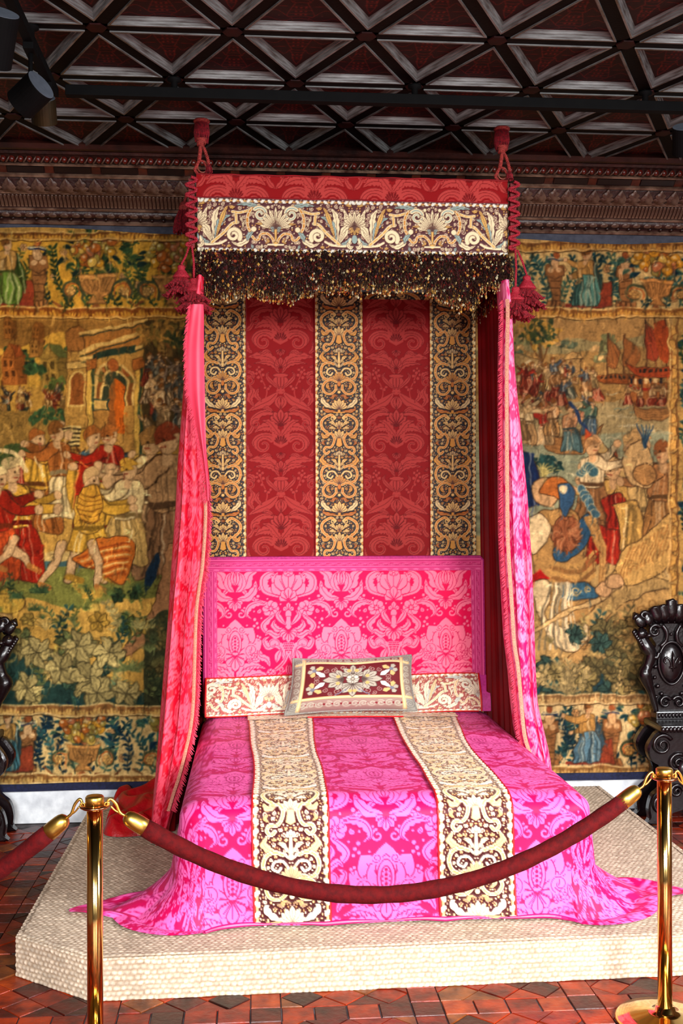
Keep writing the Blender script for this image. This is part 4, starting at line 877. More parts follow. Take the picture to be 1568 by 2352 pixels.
def tapestry_left():
    rs = random.Random(11); g0 = rgb(190, 146, 74); A = Art(700, 1320, 0.5, g0, x0=-220, y0=515); X0, X1 = -220, 480
    # sky, far hills and town
    A.poly([(X0, 735), (X1, 735), (X1, 1620), (X0, 1620)], rgb(176, 132, 64)); A.poly([(X0, 735), (X1, 735), (X1, 800), (X0, 800)], rgb(150, 108, 52))
    for i in range(60): y = rs.uniform(738, 800); x = rs.uniform(X0, X1); A.stroke([(x, y), (x+rs.uniform(30, 90), y)], 3, rgb(136, 98, 48))
    A.poly(spl([(X0, 800), (-60, 780), (20, 805), (90, 775), (150, 760), (220, 790), (X1, 800), (X1, 1000), (X0, 1000)], 40), rgb(204, 156, 66)); 
    for i in range(34): bush(A, rs, rs.uniform(-200, 190), rs.uniform(790, 850), 13, rs.choice(GRN), 16)
    for hx, hy, w, hh, c, rf in ((-150, 880, 70, 60, rgb(176, 118, 54), rgb(150, 84, 40)), (-60, 870, 60, 50, rgb(190, 138, 66), rgb(150, 90, 44)), (2, 885, 58, 66, rgb(166, 100, 46), rgb(140, 74, 36)), (68, 820, 34, 34, rgb(170, 120, 58), rgb(140, 90, 44)), (92, 895, 62, 74, rgb(162, 128, 62), rgb(96, 98, 52)), (8, 780, 28, 44, rgb(150, 96, 44), rgb(190, 140, 60)), (70, 775, 30, 24, rgb(150, 96, 44), rgb(130, 84, 40))): house(A, hx, hy, w, hh, c, rf)
    A.poly([(X0, 890), (190, 884), (190, 945), (X0, 945)], rgb(186, 142, 66)); bush(A, rs, 80, 855, 20, GRN[1], 50); bush(A, rs, 130, 893, 26, GRN[3], 40)
    for i in range(36): person(A, rs, rs.uniform(-200, 160), rs.uniform(918, 944), rs.uniform(28, 44), rs.choice((-1, 1)), rs.uniform(-0.2, 0.2), rs.choice([rgb(140, 60, 34), rgb(190, 140, 70), rgb(80, 84, 60), rgb(170, 110, 60)]), rs.choice([rgb(200, 160, 90), rgb(150, 74, 40), rgb(60, 60, 50)]), rs.uniform(-1, 1))
    A.poly([(X0, 942), (160, 942), (160, 1070), (X0, 1070)], rgb(150, 116, 58)); bush(A, rs, 120, 975, 40, GRN[1], 90); bush(A, rs, -60, 1000, 40, GRN[3], 70)
    for i in range(5): A.stroke([(spl([(i*46-190, 1040), (i*46-170, 975), (i*46-150, 1040)], 14)[k]) for k in range(14)], 5, rgb(176, 138, 72))
    # classical portal with an arched gate
    A.poly([(150, 800), (205, 790), (205, 985), (150, 985)], rgb(176, 134, 68), line=INK, lw=1.6); A.poly([(152, 760), (180, 745), (207, 765), (207, 800), (152, 805)], rgb(150, 100, 50), line=INK, lw=1.6)
    A.poly(spl([(160, 930), (160, 870), (176, 852), (194, 866), (196, 930)], 20), rgb(140, 84, 40), line=rgb(214, 176, 100), lw=5); A.poly([(150, 830), (207, 822), (207, 838), (150, 846)], rgb(198, 160, 90), line=INK, lw=1.6)
    A.poly([(196, 800), (330, 780), (330, 1110), (196, 985)], rgb(178, 132, 66)); A.poly([(190, 770), (330, 738), (334, 790), (196, 822)], rgb(160, 106, 50), line=INK, lw=2)
    for a, b, c in (((184, 768), (334, 736), 7), ((182, 808), (334, 762), 9), ((186, 822), (334, 794), 7)): A.stroke([a, b], c, rgb(206, 168, 96)); A.stroke([(a[0], a[1]+c), (b[0], b[1]+c)], 3, rgb(50, 56, 40))
    A.poly([(214, 812), (310, 792), (310, 806), (214, 828)], rgb(44, 58, 44))
    for x in (199, 308): A.poly([(x, 832), (x+20, 828), (x+20, 990+(120 if x > 250 else 0)), (x, 985+(120 if x > 250 else 0))], rgb(202, 160, 76), line=INK, lw=1.6); vline(A, x+15, 838, 985+(110 if x > 250 else 0), rgb(52, 66, 44), 7); A.poly([(x-4, 824), (x+24, 820), (x+22, 846), (x-2, 850)], rgb(160, 96, 44), line=INK, lw=1.6)
    for r, c in ((46, rgb(206, 168, 98)), (40, rgb(120, 74, 36)), (31, rgb(206, 168, 98)), (26, rgb(58, 62, 42))): A.poly([(262-r, 935), (262-r, 880)]+[(262-r*math.cos(t), 880-r*1.05*math.sin(t)) for t in np.linspace(0, PI, 16)]+[(262+r, 880), (262+r, 935)], c)
    for i in range(12): t = PI*(i+0.5)/12; A.disc(262-36*math.cos(t), 880-37*math.sin(t), 4.5, rs.choice([rgb(180, 120, 50), rgb(150, 84, 40), rgb(96, 88, 44)]))
    A.poly([(248, 990), (248, 890), (262, 868), (286, 884), (286, 995)], rgb(190, 96, 30)); A.poly([(248, 985), (248, 890), (262, 868), (266, 990)], rgb(140, 84, 38)); A.poly([(214, 915), (250, 915), (250, 940), (214, 942)], rgb(188, 150, 84), line=rgb(50, 66, 52), lw=4); A.poly([(212, 942), (250, 940), (250, 985), (212, 985)], rgb(170, 122, 60), line=INK, lw=1.6)
    A.disc(262, 838, 12, rgb(150, 84, 40), ry=14, line=INK, lw=1.4)
    for i in range(5): A.poly([(146+i*3, 978+i*9), (186, 980+i*9), (186, 985+i*9), (143+i*3, 983+i*9)], rgb(226, 196, 124)); A.poly([(144+i*3, 983+i*9), (186, 985+i*9), (186, 989+i*9), (142+i*3, 987+i*9)], rgb(48, 40, 28))
    # dark grove and crowd behind the bed curtain
    A.poly([(330, 738), (X1, 738), (X1, 1000), (330, 1000)], rgb(74, 60, 34)); tree(A, rs, 372, 860, 90, 52, [rgb(168, 124, 60), rgb(140, 104, 52), rgb(110, 92, 46)], 110); tree(A, rs, 440, 870, 90, 46, [rgb(52, 58, 36), rgb(70, 70, 40)], 80); house(A, 366, 820, 30, 22, rgb(150, 116, 64), rgb(120, 80, 44))
    for i in range(26): person(A, rs, rs.uniform(335, 470), 870+i*5.4, rs.uniform(50, 74), rs.choice((-1, 1)), rs.uniform(-0.2, 0.2), rs.choice([rgb(150, 66, 44), rgb(190, 150, 100), rgb(60, 70, 66), rgb(120, 90, 60)]), rs.choice([rgb(196, 160, 110), rgb(130, 110, 90), rgb(84, 84, 74)]), rs.uniform(-1, 1))
    # meadow
    A.poly(spl([(X0, 1060), (0, 1040), (150, 1060), (330, 1080), (X1, 1040), (X1, 1420), (X0, 1420)], 40), rgb(196, 150, 74)); A.poly([(X0, 1270), (X1, 1262), (X1, 1310), (X0, 1300)], rgb(206, 172, 106)); A.poly([(X0, 1290), (X1, 1286), (X1, 1302), (X0, 1306)], rgb(70, 96, 92))
    A.poly([(X0, 1305), (X1, 1298), (X1, 1440), (X0, 1450)], rgb(124, 122, 60)); A.poly(spl([(X0, 1380), (40, 1370), (160, 1395), (300, 1375), (X1, 1400), (X1, 1620), (X0, 1620)], 30), rgb(202, 156, 76))
    A.poly(spl([(X0, 1060), (-40, 1040), (40, 1020), (70, 1050), (40, 1090), (X0, 1110)], 30), rgb(70, 84, 44))
    R, Gd, Cr, Gr, Bl, Br = rgb(152, 40, 22), rgb(206, 156, 60), rgb(220, 192, 134), rgb(48, 70, 52), rgb(70, 98, 108), rgb(160, 96, 44)
    big = [(-150, 1210, 260, 1, 0.0, Gr, R, 0.3, None, Gd, 0.2), (-60, 1230, 250, -1, 0.05, R, Cr, 0.0, Gr, None, 0.7), (92, 1225, 235, 1, -0.03, Br, Gd, -0.7, Br, R, -0.4), (150, 1190, 215, -1, -0.1, Cr, Br, 0.4, None, Br, 0.1), (222, 1215, 230, 1, -0.04, R, Bl, 0.5, Br, Gd, 0.2), (246, 1215, 236, -1, 0.03, Gd, R, 0.3, Br, None, 0.6), (340, 1290, 300, -1, 0.03, rgb(186, 146, 100), Cr, 0.3, rgb(150, 110, 60), None, 0.4), (386, 1330, 350, -1, 0.0, rgb(150, 110, 74), rgb(176, 136, 92), 0.5, rgb(140, 66, 40), Bl, 0.3), (285, 1300, 240, -1, 0.05, rgb(206, 166, 96), Cr, 0.4, Gd, None, 0.2), (40, 1335, 275, 1, -0.06, R, Gd, 0.6, rgb(186, 160, 110), Gr, 0.3), (-10, 1330, 250, 1, 0.02, rgb(178, 74, 34), R, 0.5, Cr, None, 0.1)]
    for (x, y, h, fc, ln, rb, tp, am, ht, ck, a2) in big: person(A, rs, x, y, h, fc, ln, rb, tp, am, ht, ck, a2)
    A.stroke(spl([(-20, 1035), (30, 1040), (60, 1080)], 16), 9, Cr); A.stroke([(80, 1050), (100, 1090)], 5, Cr); A.poly([(170, 1120), (186, 1060), (206, 1080), (196, 1150), (172, 1180)], R, line=rgb(206, 120, 60), lw=3)
    person(A, rs, 200, 1335, 250, 1, 0.05, Gd, Gd, 0.4, rgb(186, 150, 100), None, 0.2, True); P = spl([(190, 1120), (225, 1115), (238, 1160), (220, 1200), (186, 1195), (178, 1150), (190, 1120)], 26); A.poly(P, rgb(206, 150, 56), line=INK, lw=2)
    for i in range(6): A.stroke(spl([(180, 1132+i*12), (208, 1140+i*12), (234, 1132+i*12)], 10), 2.4, rgb(120, 74, 28))
    P = spl([(220, 1238), (298, 1235), (308, 1270), (290, 1330), (270, 1342), (220, 1310), (164, 1285), (196, 1262), (220, 1238)], 40); A.poly(P, rgb(190, 104, 40), line=INK, lw=2)
    for i in range(9): A.stroke(spl([(178+i*8, 1282+i*6), (224+i*7, 1262+i*7), (296-i*1, 1248+i*9)], 14), 4.5, rgb(224, 170, 96) if i % 2 else rgb(150, 70, 28))
    for a, b in (((210, 1250), (226, 1350)), ((140, 1250), (92, 1340)), ((20, 1260), (70, 1300)), ((30, 1240), (-10, 1300))): q = spl([a, ((a[0]+b[0])/2+8, (a[1]+b[1])/2), b], 12); A.stroke(q, 26, INK, w2=15); A.stroke(q, 23, SKIN, w2=12); A.stroke([b, (b[0]+22, b[1]+10)], 13, rgb(172, 112, 56))
    A.poly(spl([(330, 1320), (355, 1270), (366, 1280), (350, 1340), (330, 1362)], 16), rgb(36, 56, 72)); A.poly(spl([(385, 1250), (360, 1360), (330, 1430), (270, 1500), (268, 1510), (320, 1490), (372, 1440), (410, 1330), (420, 1250)], 30), rgb(166, 118, 78), line=INK, lw=1.8)
    # large-leaved foreground plants
    A.poly(spl([(X0, 1470), (10, 1465), (110, 1492), (150, 1510), (210, 1560), (300, 1580), (340, 1615), (X0, 1618)], 30), rgb(42, 66, 58)); A.poly(spl([(330, 1440), (380, 1400), (X1, 1420), (X1, 1618), (330, 1618)], 20), rgb(62, 64, 42)); A.poly([(-40, 1460), (70, 1462), (72, 1478), (-40, 1480)], rgb(44, 62, 84)); A.stroke([(-40, 1484), (112, 1490)], 5, rgb(222, 190, 120))
    A.disc(10, 1380, 46, rgb(206, 162, 70), ry=30, line=INK, lw=2); A.poly([(-6, 1345), (20, 1345), (18, 1362), (-4, 1362)], rgb(196, 150, 60), line=INK, lw=1.6); A.poly([(-10, 1408), (26, 1408), (42, 1462), (-24, 1462)], rgb(190, 150, 92), line=INK, lw=1.8)
    for i in range(44): plant(A, rs, rs.uniform(-200, 330), rs.uniform(1345, 1440), rs.uniform(0.5, 0.8), rs.choice([rgb(206, 160, 70), rgb(216, 176, 86), rgb(90, 100, 52), rgb(60, 82, 52)]), rs.choice((0, 1, 1, 2, 3)))
    for i in range(70): plant(A, rs, rs.uniform(-200, 345), rs.uniform(1440, 1605), rs.uniform(0.7, 1.15), rs.choice([rgb(178, 158, 98), rgb(160, 148, 92), rgb(72, 96, 74), rgb(52, 80, 68), rgb(196, 164, 96), rgb(110, 116, 70)]), rs.choice((0, 0, 0, 1, 2, 2, 3)))
    for x, y, s_ in ((180, 1485, 1.3), (85, 1500, 1.2), (140, 1535, 1.2), (205, 1560, 1.5), (250, 1500, 1.2), (225, 1590, 1.3), (60, 1580, 1.1), (290, 1590, 1.0)): plant(A, rs, x, y, s_, rgb(186, 164, 104), 0)
    for i in range(40): plant(A, rs, rs.uniform(335, 470), rs.uniform(1430, 1610), rs.uniform(0.5, 0.9), rs.choice([rgb(110, 104, 62), rgb(74, 84, 54), rgb(140, 120, 70)]), rs.choice((0, 1, 2)))
    # borders
    for y0, y1, gd, gr, sd in ((548, 712, rgb(200, 150, 58), GRN, 1), (1640, 1782, rgb(206, 172, 112), BGR, 2)):  # upper ground more golden: warm spotlight glow put into its colour
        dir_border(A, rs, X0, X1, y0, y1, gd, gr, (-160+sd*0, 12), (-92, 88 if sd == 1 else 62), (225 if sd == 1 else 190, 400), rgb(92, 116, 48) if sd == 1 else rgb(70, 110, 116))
    scallop(A, X0, X1, 533, 550, rgb(206, 150, 60), rgb(120, 74, 34)); scallop(A, X0, X1, 706, 728, rgb(206, 150, 60), rgb(130, 74, 32)); scallop(A, X0, X1, 1620, 1642, rgb(206, 164, 92), rgb(136, 92, 50)); scallop(A, X0, X1, 1780, 1800, rgb(206, 166, 96), rgb(136, 92, 50))
    A.stroke([(X0, 1804), (X1, 1800)], 4, rgb(226, 196, 140))
    return A
def tapestry_right():
    rs = random.Random(23); A = Art(700, 1300, 0.5, rgb(176, 146, 92), x0=1120, y0=515); X0, X1 = 1120, 1540
    A.poly([(X0, 735), (X1, 735), (X1, 800), (X0, 800)], rgb(166, 130, 78)); A.poly(spl([(X0, 800), (1200, 770), (1260, 790), (1320, 775), (1400, 790), (X1, 775), (X1, 960), (X0, 960)], 40), rgb(150, 136, 92)); A.poly(spl([(X0, 820), (1180, 800), (1270, 815), (1400, 800), (X1, 815), (X1, 960), (X0, 960)], 40), rgb(160, 126, 74))
    for i in range(16): bush(A, rs, rs.uniform(1180, 1400), rs.uniform(785, 830), 14, rs.choice([rgb(110, 112, 74), rgb(90, 100, 76), rgb(180, 148, 96)]), 22)
    A.poly([(X0, 920), (X1, 925), (X1, 1150), (X0, 1150)], rgb(156, 140, 98)); A.poly([(X0, 1010), (X1, 990), (X1, 1230), (X0, 1230)], rgb(138, 142, 112))
    for i in range(90): y = rs.uniform(905, 1215); x = rs.uniform(1180, 1535); A.stroke(spl([(x, y), (x+10, y-3), (x+22, y), (x+34, y-3)], 10), 2.2, rs.choice([rgb(186, 176, 138), rgb(110, 124, 104), rgb(170, 158, 118)]))
    # gate, tower, quay
    A.poly([(1180, 812), (1238, 825), (1238, 880), (1180, 880)], rgb(164, 138, 90), line=INK, lw=1.4); A.poly([(1196, 880), (1198, 840), (1214, 828), (1230, 842), (1232, 880)], rgb(178, 124, 66), line=rgb(214, 196, 148), lw=5)
    A.poly([(1296, 890), (1298, 826), (1332, 826), (1334, 890)], rgb(176, 142, 88), line=INK, lw=1.6); A.poly([(1292, 828), (1300, 815), (1315, 806), (1330, 815), (1338, 828)], rgb(186, 150, 92), line=INK, lw=1.6); A.poly([(1306, 888), (1306, 858), (1313, 850), (1320, 858), (1320, 888)], rgb(60, 76, 90), line=rgb(214, 190, 140), lw=3)
    A.poly([(X0, 880), (1380, 884), (1390, 906), (X0, 900)], rgb(150, 116, 68)); tree(A, rs, 1240, 940, 175, 46, [rgb(50, 66, 46), rgb(72, 84, 48), rgb(180, 140, 62), rgb(200, 156, 76)], 130); A.stroke([(1232, 960), (1238, 790)], 7, rgb(104, 78, 48))
    # ships
    def ship(x, y, s_, c):
        A.poly(spl([(x, y), (x+20*s_, y+30*s_), (x+110*s_, y+34*s_), (x+140*s_, y+2*s_), (x+120*s_, y+10*s_), (x+20*s_, y+10*s_), (x, y)], 30), c, line=INK, lw=1.8)
        for k in range(8): A.poly([(x+(24+k*11)*s_, y+14*s_), (x+(30+k*11)*s_, y+14*s_), (x+(30+k*11)*s_, y+22*s_), (x+(24+k*11)*s_, y+22*s_)], rgb(46, 40, 32))
        for mx in (40, 84): A.stroke([(x+mx*s_, y+10*s_), (x+mx*s_, y-90*s_)], 4, rgb(84, 56, 34)); A.poly(spl([(x+mx*s_, y-80*s_), (x+(mx+34)*s_, y-50*s_), (x+(mx+22)*s_, y-6*s_), (x+mx*s_, y-10*s_)], 16), rs.choice([rgb(150, 96, 52), rgb(90, 84, 58), rgb(150, 66, 40)]), line=INK, lw=1.4)
        for k in range(5): A.stroke([(x+40*s_, y-88*s_), (x+(k*30)*s_, y+6*s_)], 1.4, rgb(70, 52, 36))
    ship(1360, 850, 0.9, rgb(146, 82, 40)); ship(1440, 830, 1.05, rgb(156, 70, 36)); A.poly([(1440, 870), (1530, 880), (1532, 930), (1450, 925)], rgb(160, 100, 52), line=INK, lw=1.6)
    for k in range(7): A.poly([(1446+k*11, 868), (1453+k*11, 869), (1453+k*11, 882), (1446+k*11, 881)], rgb(220, 186, 130) if k % 2 else rgb(40, 36, 40))
    A.stroke([(1446, 888), (1526, 896)], 5, rgb(150, 40, 28)); A.poly(spl([(1500, 745), (1530, 742), (1532, 830), (1512, 820)], 14), rgb(160, 74, 36)); 
    for i in range(30): x = rs.uniform(1180, 1370); person(A, rs, x, rs.uniform(880, 965), rs.uniform(44, 62), rs.choice((-1, 1)), rs.uniform(-0.25, 0.25), rs.choice([rgb(170, 120, 70), rgb(150, 60, 36), rgb(190, 160, 104), rgb(90, 96, 80)]), rs.choice([rgb(196, 164, 110), rgb(150, 52, 34), rgb(80, 90, 96)]), rs.uniform(-1, 1))
    for x in (1440, 1470, 1500, 1520): person(A, rs, x, 930, 46, rs.choice((-1, 1)), 0, rgb(150, 60, 36), rgb(190, 150, 96), 0.2)
    # rowing boats
    for bx, by, s_ in ((1235, 1000, 1.0), (1450, 935, 0.7)):
        A.poly(spl([(bx, by-20*s_), (bx+25*s_, by+34*s_), (bx+110*s_, by+36*s_), (bx+150*s_, by-24*s_), (bx+120*s_, by-4*s_), (bx+40*s_, by+2*s_), (bx, by-20*s_)], 30), rgb(158, 114, 66), line=INK, lw=1.8)
        for k in range(4): A.stroke(spl([(bx+12*s_, by-8*s_+k*10*s_), (bx+70*s_, by+8*s_+k*8*s_), (bx+130*s_, by-6*s_+k*8*s_)], 12), 1.6, rgb(104, 70, 40))
    for x, y, h, rb, tp in ((1250, 1020, 96, rgb(196, 160, 108), rgb(150, 44, 30)), (1268, 1000, 84, rgb(170, 130, 80), rgb(196, 150, 100)), (1312, 1035, 105, rgb(84, 110, 108), rgb(190, 140, 96)), (1352, 1000, 84, rgb(64, 84, 96), rgb(86, 110, 90)), (1205, 1020, 110, rgb(176, 140, 92), rgb(206, 180, 130)), (1190, 1010, 100, rgb(166, 130, 84), rgb(190, 160, 110))): person(A, rs, x, y, h, rs.choice((-1, 1)), rs.uniform(-0.1, 0.1), rb, tp, 0.3)
    A.stroke([(1308, 925), (1345, 990), (1362, 1010)], 9, rgb(40, 56, 84)); A.poly([(1342, 988), (1372, 1005), (1368, 1030), (1344, 1026)], rgb(170, 74, 40)); A.stroke([(1350, 1010), (1405, 1092)], 11, rgb(150, 110, 70))
    for x, y in ((1412, 1046), (1369, 1080)): A.disc(x, y, 10, rgb(170, 84, 48), ry=12, line=INK, lw=1.4); A.stroke([(x, y-10), (1376, 1030)], 2, rgb(160, 60, 40))
    bush(A, rs, 1245, 1085, 40, rgb(40, 70, 66), 110); plant(A, rs, 1250, 1095, 1.2, rgb(170, 158, 96), 1)
    # large foreground figures
    Cr, Bl, R, Gd, Br, Nv = rgb(214, 192, 146), rgb(70, 106, 122), rgb(164, 46, 28), rgb(196, 156, 84), rgb(150, 106, 64), rgb(30, 42, 78)
    P = spl([(1196, 1030), (1230, 1060), (1242, 1110), (1236, 1155), (1200, 1165), (1180, 1100), (1196, 1030)], 30); A.poly(P, Nv, line=INK, lw=2); folds(A, rs, P, rgb(44, 70, 120), 6, 3)
    for x, y, h, fc, ln, rb, tp, am, ht, ck in ((1475, 1330, 330, -1, -0.04, rgb(196, 164, 104), rgb(206, 172, 108), 0.4, rgb(186, 150, 96), None), (1400, 1300, 240, -1, 0.05, R, Gd, 0.3, rgb(190, 158, 108), None), (1360, 1210, 200, 1, 0.0, Br, Cr, 0.2, rgb(178, 134, 86), None), (1520, 1260, 240, -1, 0.0, rgb(150, 108, 60), rgb(160, 112, 66), 0.5, rgb(130, 80, 44), None)): person(A, rs, x, y, h, fc, ln, rb, tp, am, ht, ck)
    A.poly(spl([(1440, 1030), (1470, 1010), (1484, 1030), (1500, 1080), (1490, 1120), (1450, 1110), (1430, 1060)], 30), rgb(196, 162, 108), line=INK, lw=2); A.disc(1480, 1090, 26, rgb(166, 124, 74), ry=24, line=INK, lw=2)
    for i in range(5): A.stroke(spl([(1478, 1030), (1470+i*4, 1000), (1462+i*9, 975)], 10), 5, rgb(56, 84, 96) if i % 2 else rgb(40, 62, 84), w2=2)
    A.poly(spl([(1380, 1150), (1420, 1130), (1440, 1160), (1425, 1215), (1390, 1215)], 22), R, line=INK, lw=2); folds(A, rs, [(1380, 1130), (1440, 1215)], R, 5, 3); A.poly(spl([(1405, 1160), (1460, 1150), (1475, 1200), (1470, 1260), (1430, 1270), (1425, 1220)], 26), Gd, line=INK, lw=2); folds(A, rs, [(1425, 1150), (1475, 1270)], Gd, 5, 3)
    P = spl([(1440, 1260), (1500, 1210), (1540, 1180), (1540, 1290), (1500, 1330), (1440, 1345), (1400, 1330), (1440, 1260)], 34); A.poly(P, rgb(196, 158, 92), line=INK, lw=2)
    for i in range(12): A.stroke([(1420+i*10, 1335-i*6), (1450+i*9, 1260-i*6)], 2.6, rgb(160, 112, 60))
    # cuirassed figure with a great plumed helmet
    P = spl([(1215, 1190), (1260, 1170), (1320, 1175), (1345, 1230), (1340, 1300), (1370, 1370), (1330, 1430), (1270, 1400), (1230, 1330), (1215, 1190)], 40); A.poly(P, rgb(170, 132, 78), line=INK, lw=2); P = spl([(1280, 1225), (1320, 1210), (1348, 1180), (1356, 1230), (1340, 1260), (1290, 1290), (1268, 1270), (1280, 1225)], 26); A.poly(P, rgb(52, 86, 112), line=INK, lw=2)
    for i in range(5): A.stroke(spl([(1268, 1290+i*13), (1320, 1300+i*13), (1362, 1270+i*13)], 14), 9, (rgb(186, 146, 84), rgb(140, 100, 56))[i % 2])
    P = spl([(1285, 1345), (1350, 1335), (1378, 1370), (1340, 1378), (1290, 1376), (1285, 1345)], 24); A.poly(P, rgb(58, 96, 118), line=INK, lw=2); A.stroke(spiral(1320, 1358, 12, 3, 0, 1.4), 3, rgb(206, 180, 120)); A.stroke(spiral(1350, 1352, 10, 3, 2, 1.4), 3, rgb(206, 180, 120))
    A.disc(1300, 1225, 34, rgb(150, 92, 58), ry=42, line=INK, lw=2)
    for i in range(26): a = rs.uniform(0, 6.28); A.stroke(spl([(1300+10*math.cos(a), 1225+12*math.sin(a)), (1300+26*math.cos(a+0.3), 1225+30*math.sin(a+0.3)), (1300+38*math.cos(a), 1225+46*math.sin(a))], 8), 3, rs.choice([rgb(120, 68, 40), rgb(176, 120, 80)]))
    for i in range(4): A.stroke(spl([(1345+i*5, 1190), (1372+i*5, 1270), (1378+i*4, 1350)], 16), 6, (rgb(166, 124, 70), rgb(190, 148, 88))[i % 2])
    A.poly(spl([(1215, 1190), (1240, 1180), (1265, 1210), (1250, 1250), (1222, 1270), (1214, 1230)], 22), Cr, line=INK, lw=2); A.poly([(1222, 1318), (1240, 1305), (1262, 1330), (1225, 1334)], rgb(170, 30, 26)); P = spl([(1218, 1334), (1255, 1330), (1262, 1380), (1255, 1420), (1300, 1440), (1350, 1430), (1340, 1490), (1280, 1490), (1240, 1420), (1218, 1334)], 36); A.poly(P, Cr, line=INK, lw=2); folds(A, rs, P, rgb(190, 176, 140), 9, 3)
    A.disc(1250, 1130, 30, SKIN, ry=34, line=INK, lw=2); A.poly(spl([(1236, 1135), (1250, 1105), (1285, 1098), (1312, 1120), (1300, 1150), (1270, 1140)], 24), rgb(176, 104, 48), line=INK, lw=2); A.poly(spl([(1280, 1115), (1305, 1110), (1318, 1140), (1300, 1185), (1282, 1165)], 20), rgb(54, 84, 112), line=INK, lw=2); A.disc(1293, 1125, 10, Cr)
    for i in range(7): A.disc(1335+i*5, 1070+abs(i-3)*5, 11, rgb(60, 92, 98), line=rgb(180, 176, 140), lw=2)
    for i in range(6): A.disc(1334+i*6, 1125+i*11, 11, rgb(70, 104, 116), line=rgb(190, 184, 150), lw=2)
    q = spl([(1225, 1450), (1290, 1415), (1380, 1375), (1420, 1345)], 24); A.stroke(q, 12, INK); A.stroke(q, 9, rgb(196, 166, 112)); A.disc(1388, 1352, 20, SKIN, ry=18, line=INK, lw=1.8); A.disc(1412, 1335, 18, SKIN, ry=17, line=INK, lw=1.8)
    P = spl([(1370, 1440), (1420, 1395), (1500, 1360), (1540, 1350), (1540, 1390), (1460, 1420), (1380, 1480), (1300, 1545), (1260, 1545), (1330, 1490), (1370, 1440)], 40); A.poly(P, rgb(188, 150, 92), line=INK, lw=2)
    for i in range(7): A.stroke(spiral(1500-i*26, 1388+i*15, 13, 4, i, 1.4), 3, rgb(140, 104, 58))
    # undergrowth
    A.poly(spl([(X0, 1540), (1240, 1520), (1300, 1555), (1380, 1520), (1450, 1480), (X1, 1470), (X1, 1596), (X0, 1596)], 30), rgb(94, 92, 62)); A.poly(spl([(1215, 1530), (1260, 1550), (1240, 1590), (1205, 1590)], 14), rgb(40, 70, 80)); A.poly(spl([(1310, 1560), (1400, 1545), (1460, 1570), (1440, 1590), (1320, 1590)], 18), rgb(40, 66, 72))
    for i in range(46): plant(A, rs, rs.uniform(1180, 1535), rs.uniform(1440, 1590), rs.uniform(0.6, 1.0), rs.choice([rgb(186, 160, 100), rgb(156, 140, 88), rgb(66, 94, 84), rgb(120, 110, 70), rgb(196, 172, 116)]), rs.choice((0, 0, 1, 2, 2)))
    for a in (-2.2, -1.8, -1.4, -1.0, -0.7): spray(A, rs, 1290, 1590, a, 70, rgb(190, 170, 116), 9, 8)
    # borders
    dir_border(A, rs, X0, 1800, 572, 712, rgb(200, 172, 112), BGR, (1345, 1640), (1275, 1438, 1720), (1510,), rgb(76, 116, 104)); dir_border(A, rs, X0, 1800, 1614, 1765, rgb(206, 182, 130), BGR, (1345, 1640), (1262, 1405), (1500, 1720), rgb(84, 116, 132))
    A.poly([(1545, 730), (1800, 730), (1800, 1600), (1545, 1600)], rgb(186, 150, 84))
    for i in range(9): spray(A, rs, 1580+rs.uniform(-6, 30), 760+i*98, -PI/2, 96, rs.choice(GRN+BGR), 9, 10); fruit(A, rs, 1600, 790+i*98, 24, 30, 12, BGR)
    for i in range(9): spray(A, rs, 1640+rs.uniform(-6, 16), 800+i*98, -PI/2, 96, rs.choice(GRN+BGR), 9, 10); rosette(A, 1672, 780+i*98, 16, 7, rgb(196, 140, 80), INK, 1.4)
    for i in range(26): y = 745+i*33; A.poly([(1540, y), (1553, y+4), (1553, y+24), (1540, y+29)], rgb(206, 160, 84), line=rgb(120, 80, 40), lw=2)
    vline(A, 1537, 732, 1596, rgb(220, 180, 110), 4); vline(A, 1556, 732, 1596, rgb(110, 72, 40), 3)
    scallop(A, X0, 1800, 553, 574, rgb(196, 150, 72), rgb(120, 80, 42)); scallop(A, X0, 1800, 708, 728, rgb(206, 156, 72), rgb(140, 92, 44)); scallop(A, X0, 1800, 1596, 1616, rgb(196, 164, 108), rgb(140, 106, 66)); scallop(A, X0, 1800, 1762, 1780, rgb(196, 160, 96), rgb(136, 98, 54))
    return A
def weather(A, seed):
    """hand-woven irregularity: wavering outlines, hatched weft strokes, uneven fading of old wool"""
    rs = random.Random(seed)
    for i in range(5200):
        x = rs.uniform(0, A.W-1); y = rs.uniform(0, A.H-1); c = A.col[int(y), int(x)]; k = rs.choice((0.62, 0.74, 0.84, 1.16, 1.3)); L_ = rs.uniform(5, 17); a = rs.choice((0.0, PI/2, rs.uniform(0, PI)))
        X, Y = x/A.sx+A.x0, y/A.sy+A.y0; A.stroke([(X, Y), (X+L_*math.cos(a)*0.6, Y+L_*math.sin(a)), (X+L_*math.cos(a+0.5), Y+L_*1.6*math.sin(a+0.4))], 3.0, tuple(np.clip(c*k, 0, 1)), w2=1.0, alpha=0.75)
    yy, xx = np.mgrid[0:A.H, 0:A.W].astype(float)
    wx = xx+vnoise(xx/9.0, yy/9.0, seed+5)*1.5+vnoise(xx/26.0, yy/26.0, seed+6)*2.0; wy = yy+vnoise(xx/9.0, yy/9.0, seed+7)*1.5+vnoise(xx/26.0, yy/26.0, seed+8)*1.6
    A.col, _h = A.sample((wx+0.5)/A.sx+A.x0, (wy+0.5)/A.sy+A.y0)
    n = vnoise(xx/40.0, yy/40.0, seed)*0.10+vnoise(xx/11.0, yy/14.0, seed+3)*0.07+vnoise(xx/2.2, yy/8.0, seed+1)*0.08+vnoise(xx/1.3, yy/1.3, seed+2)*0.10
    A.col = np.clip(A.col*(1+n)[..., None], 0, 1)
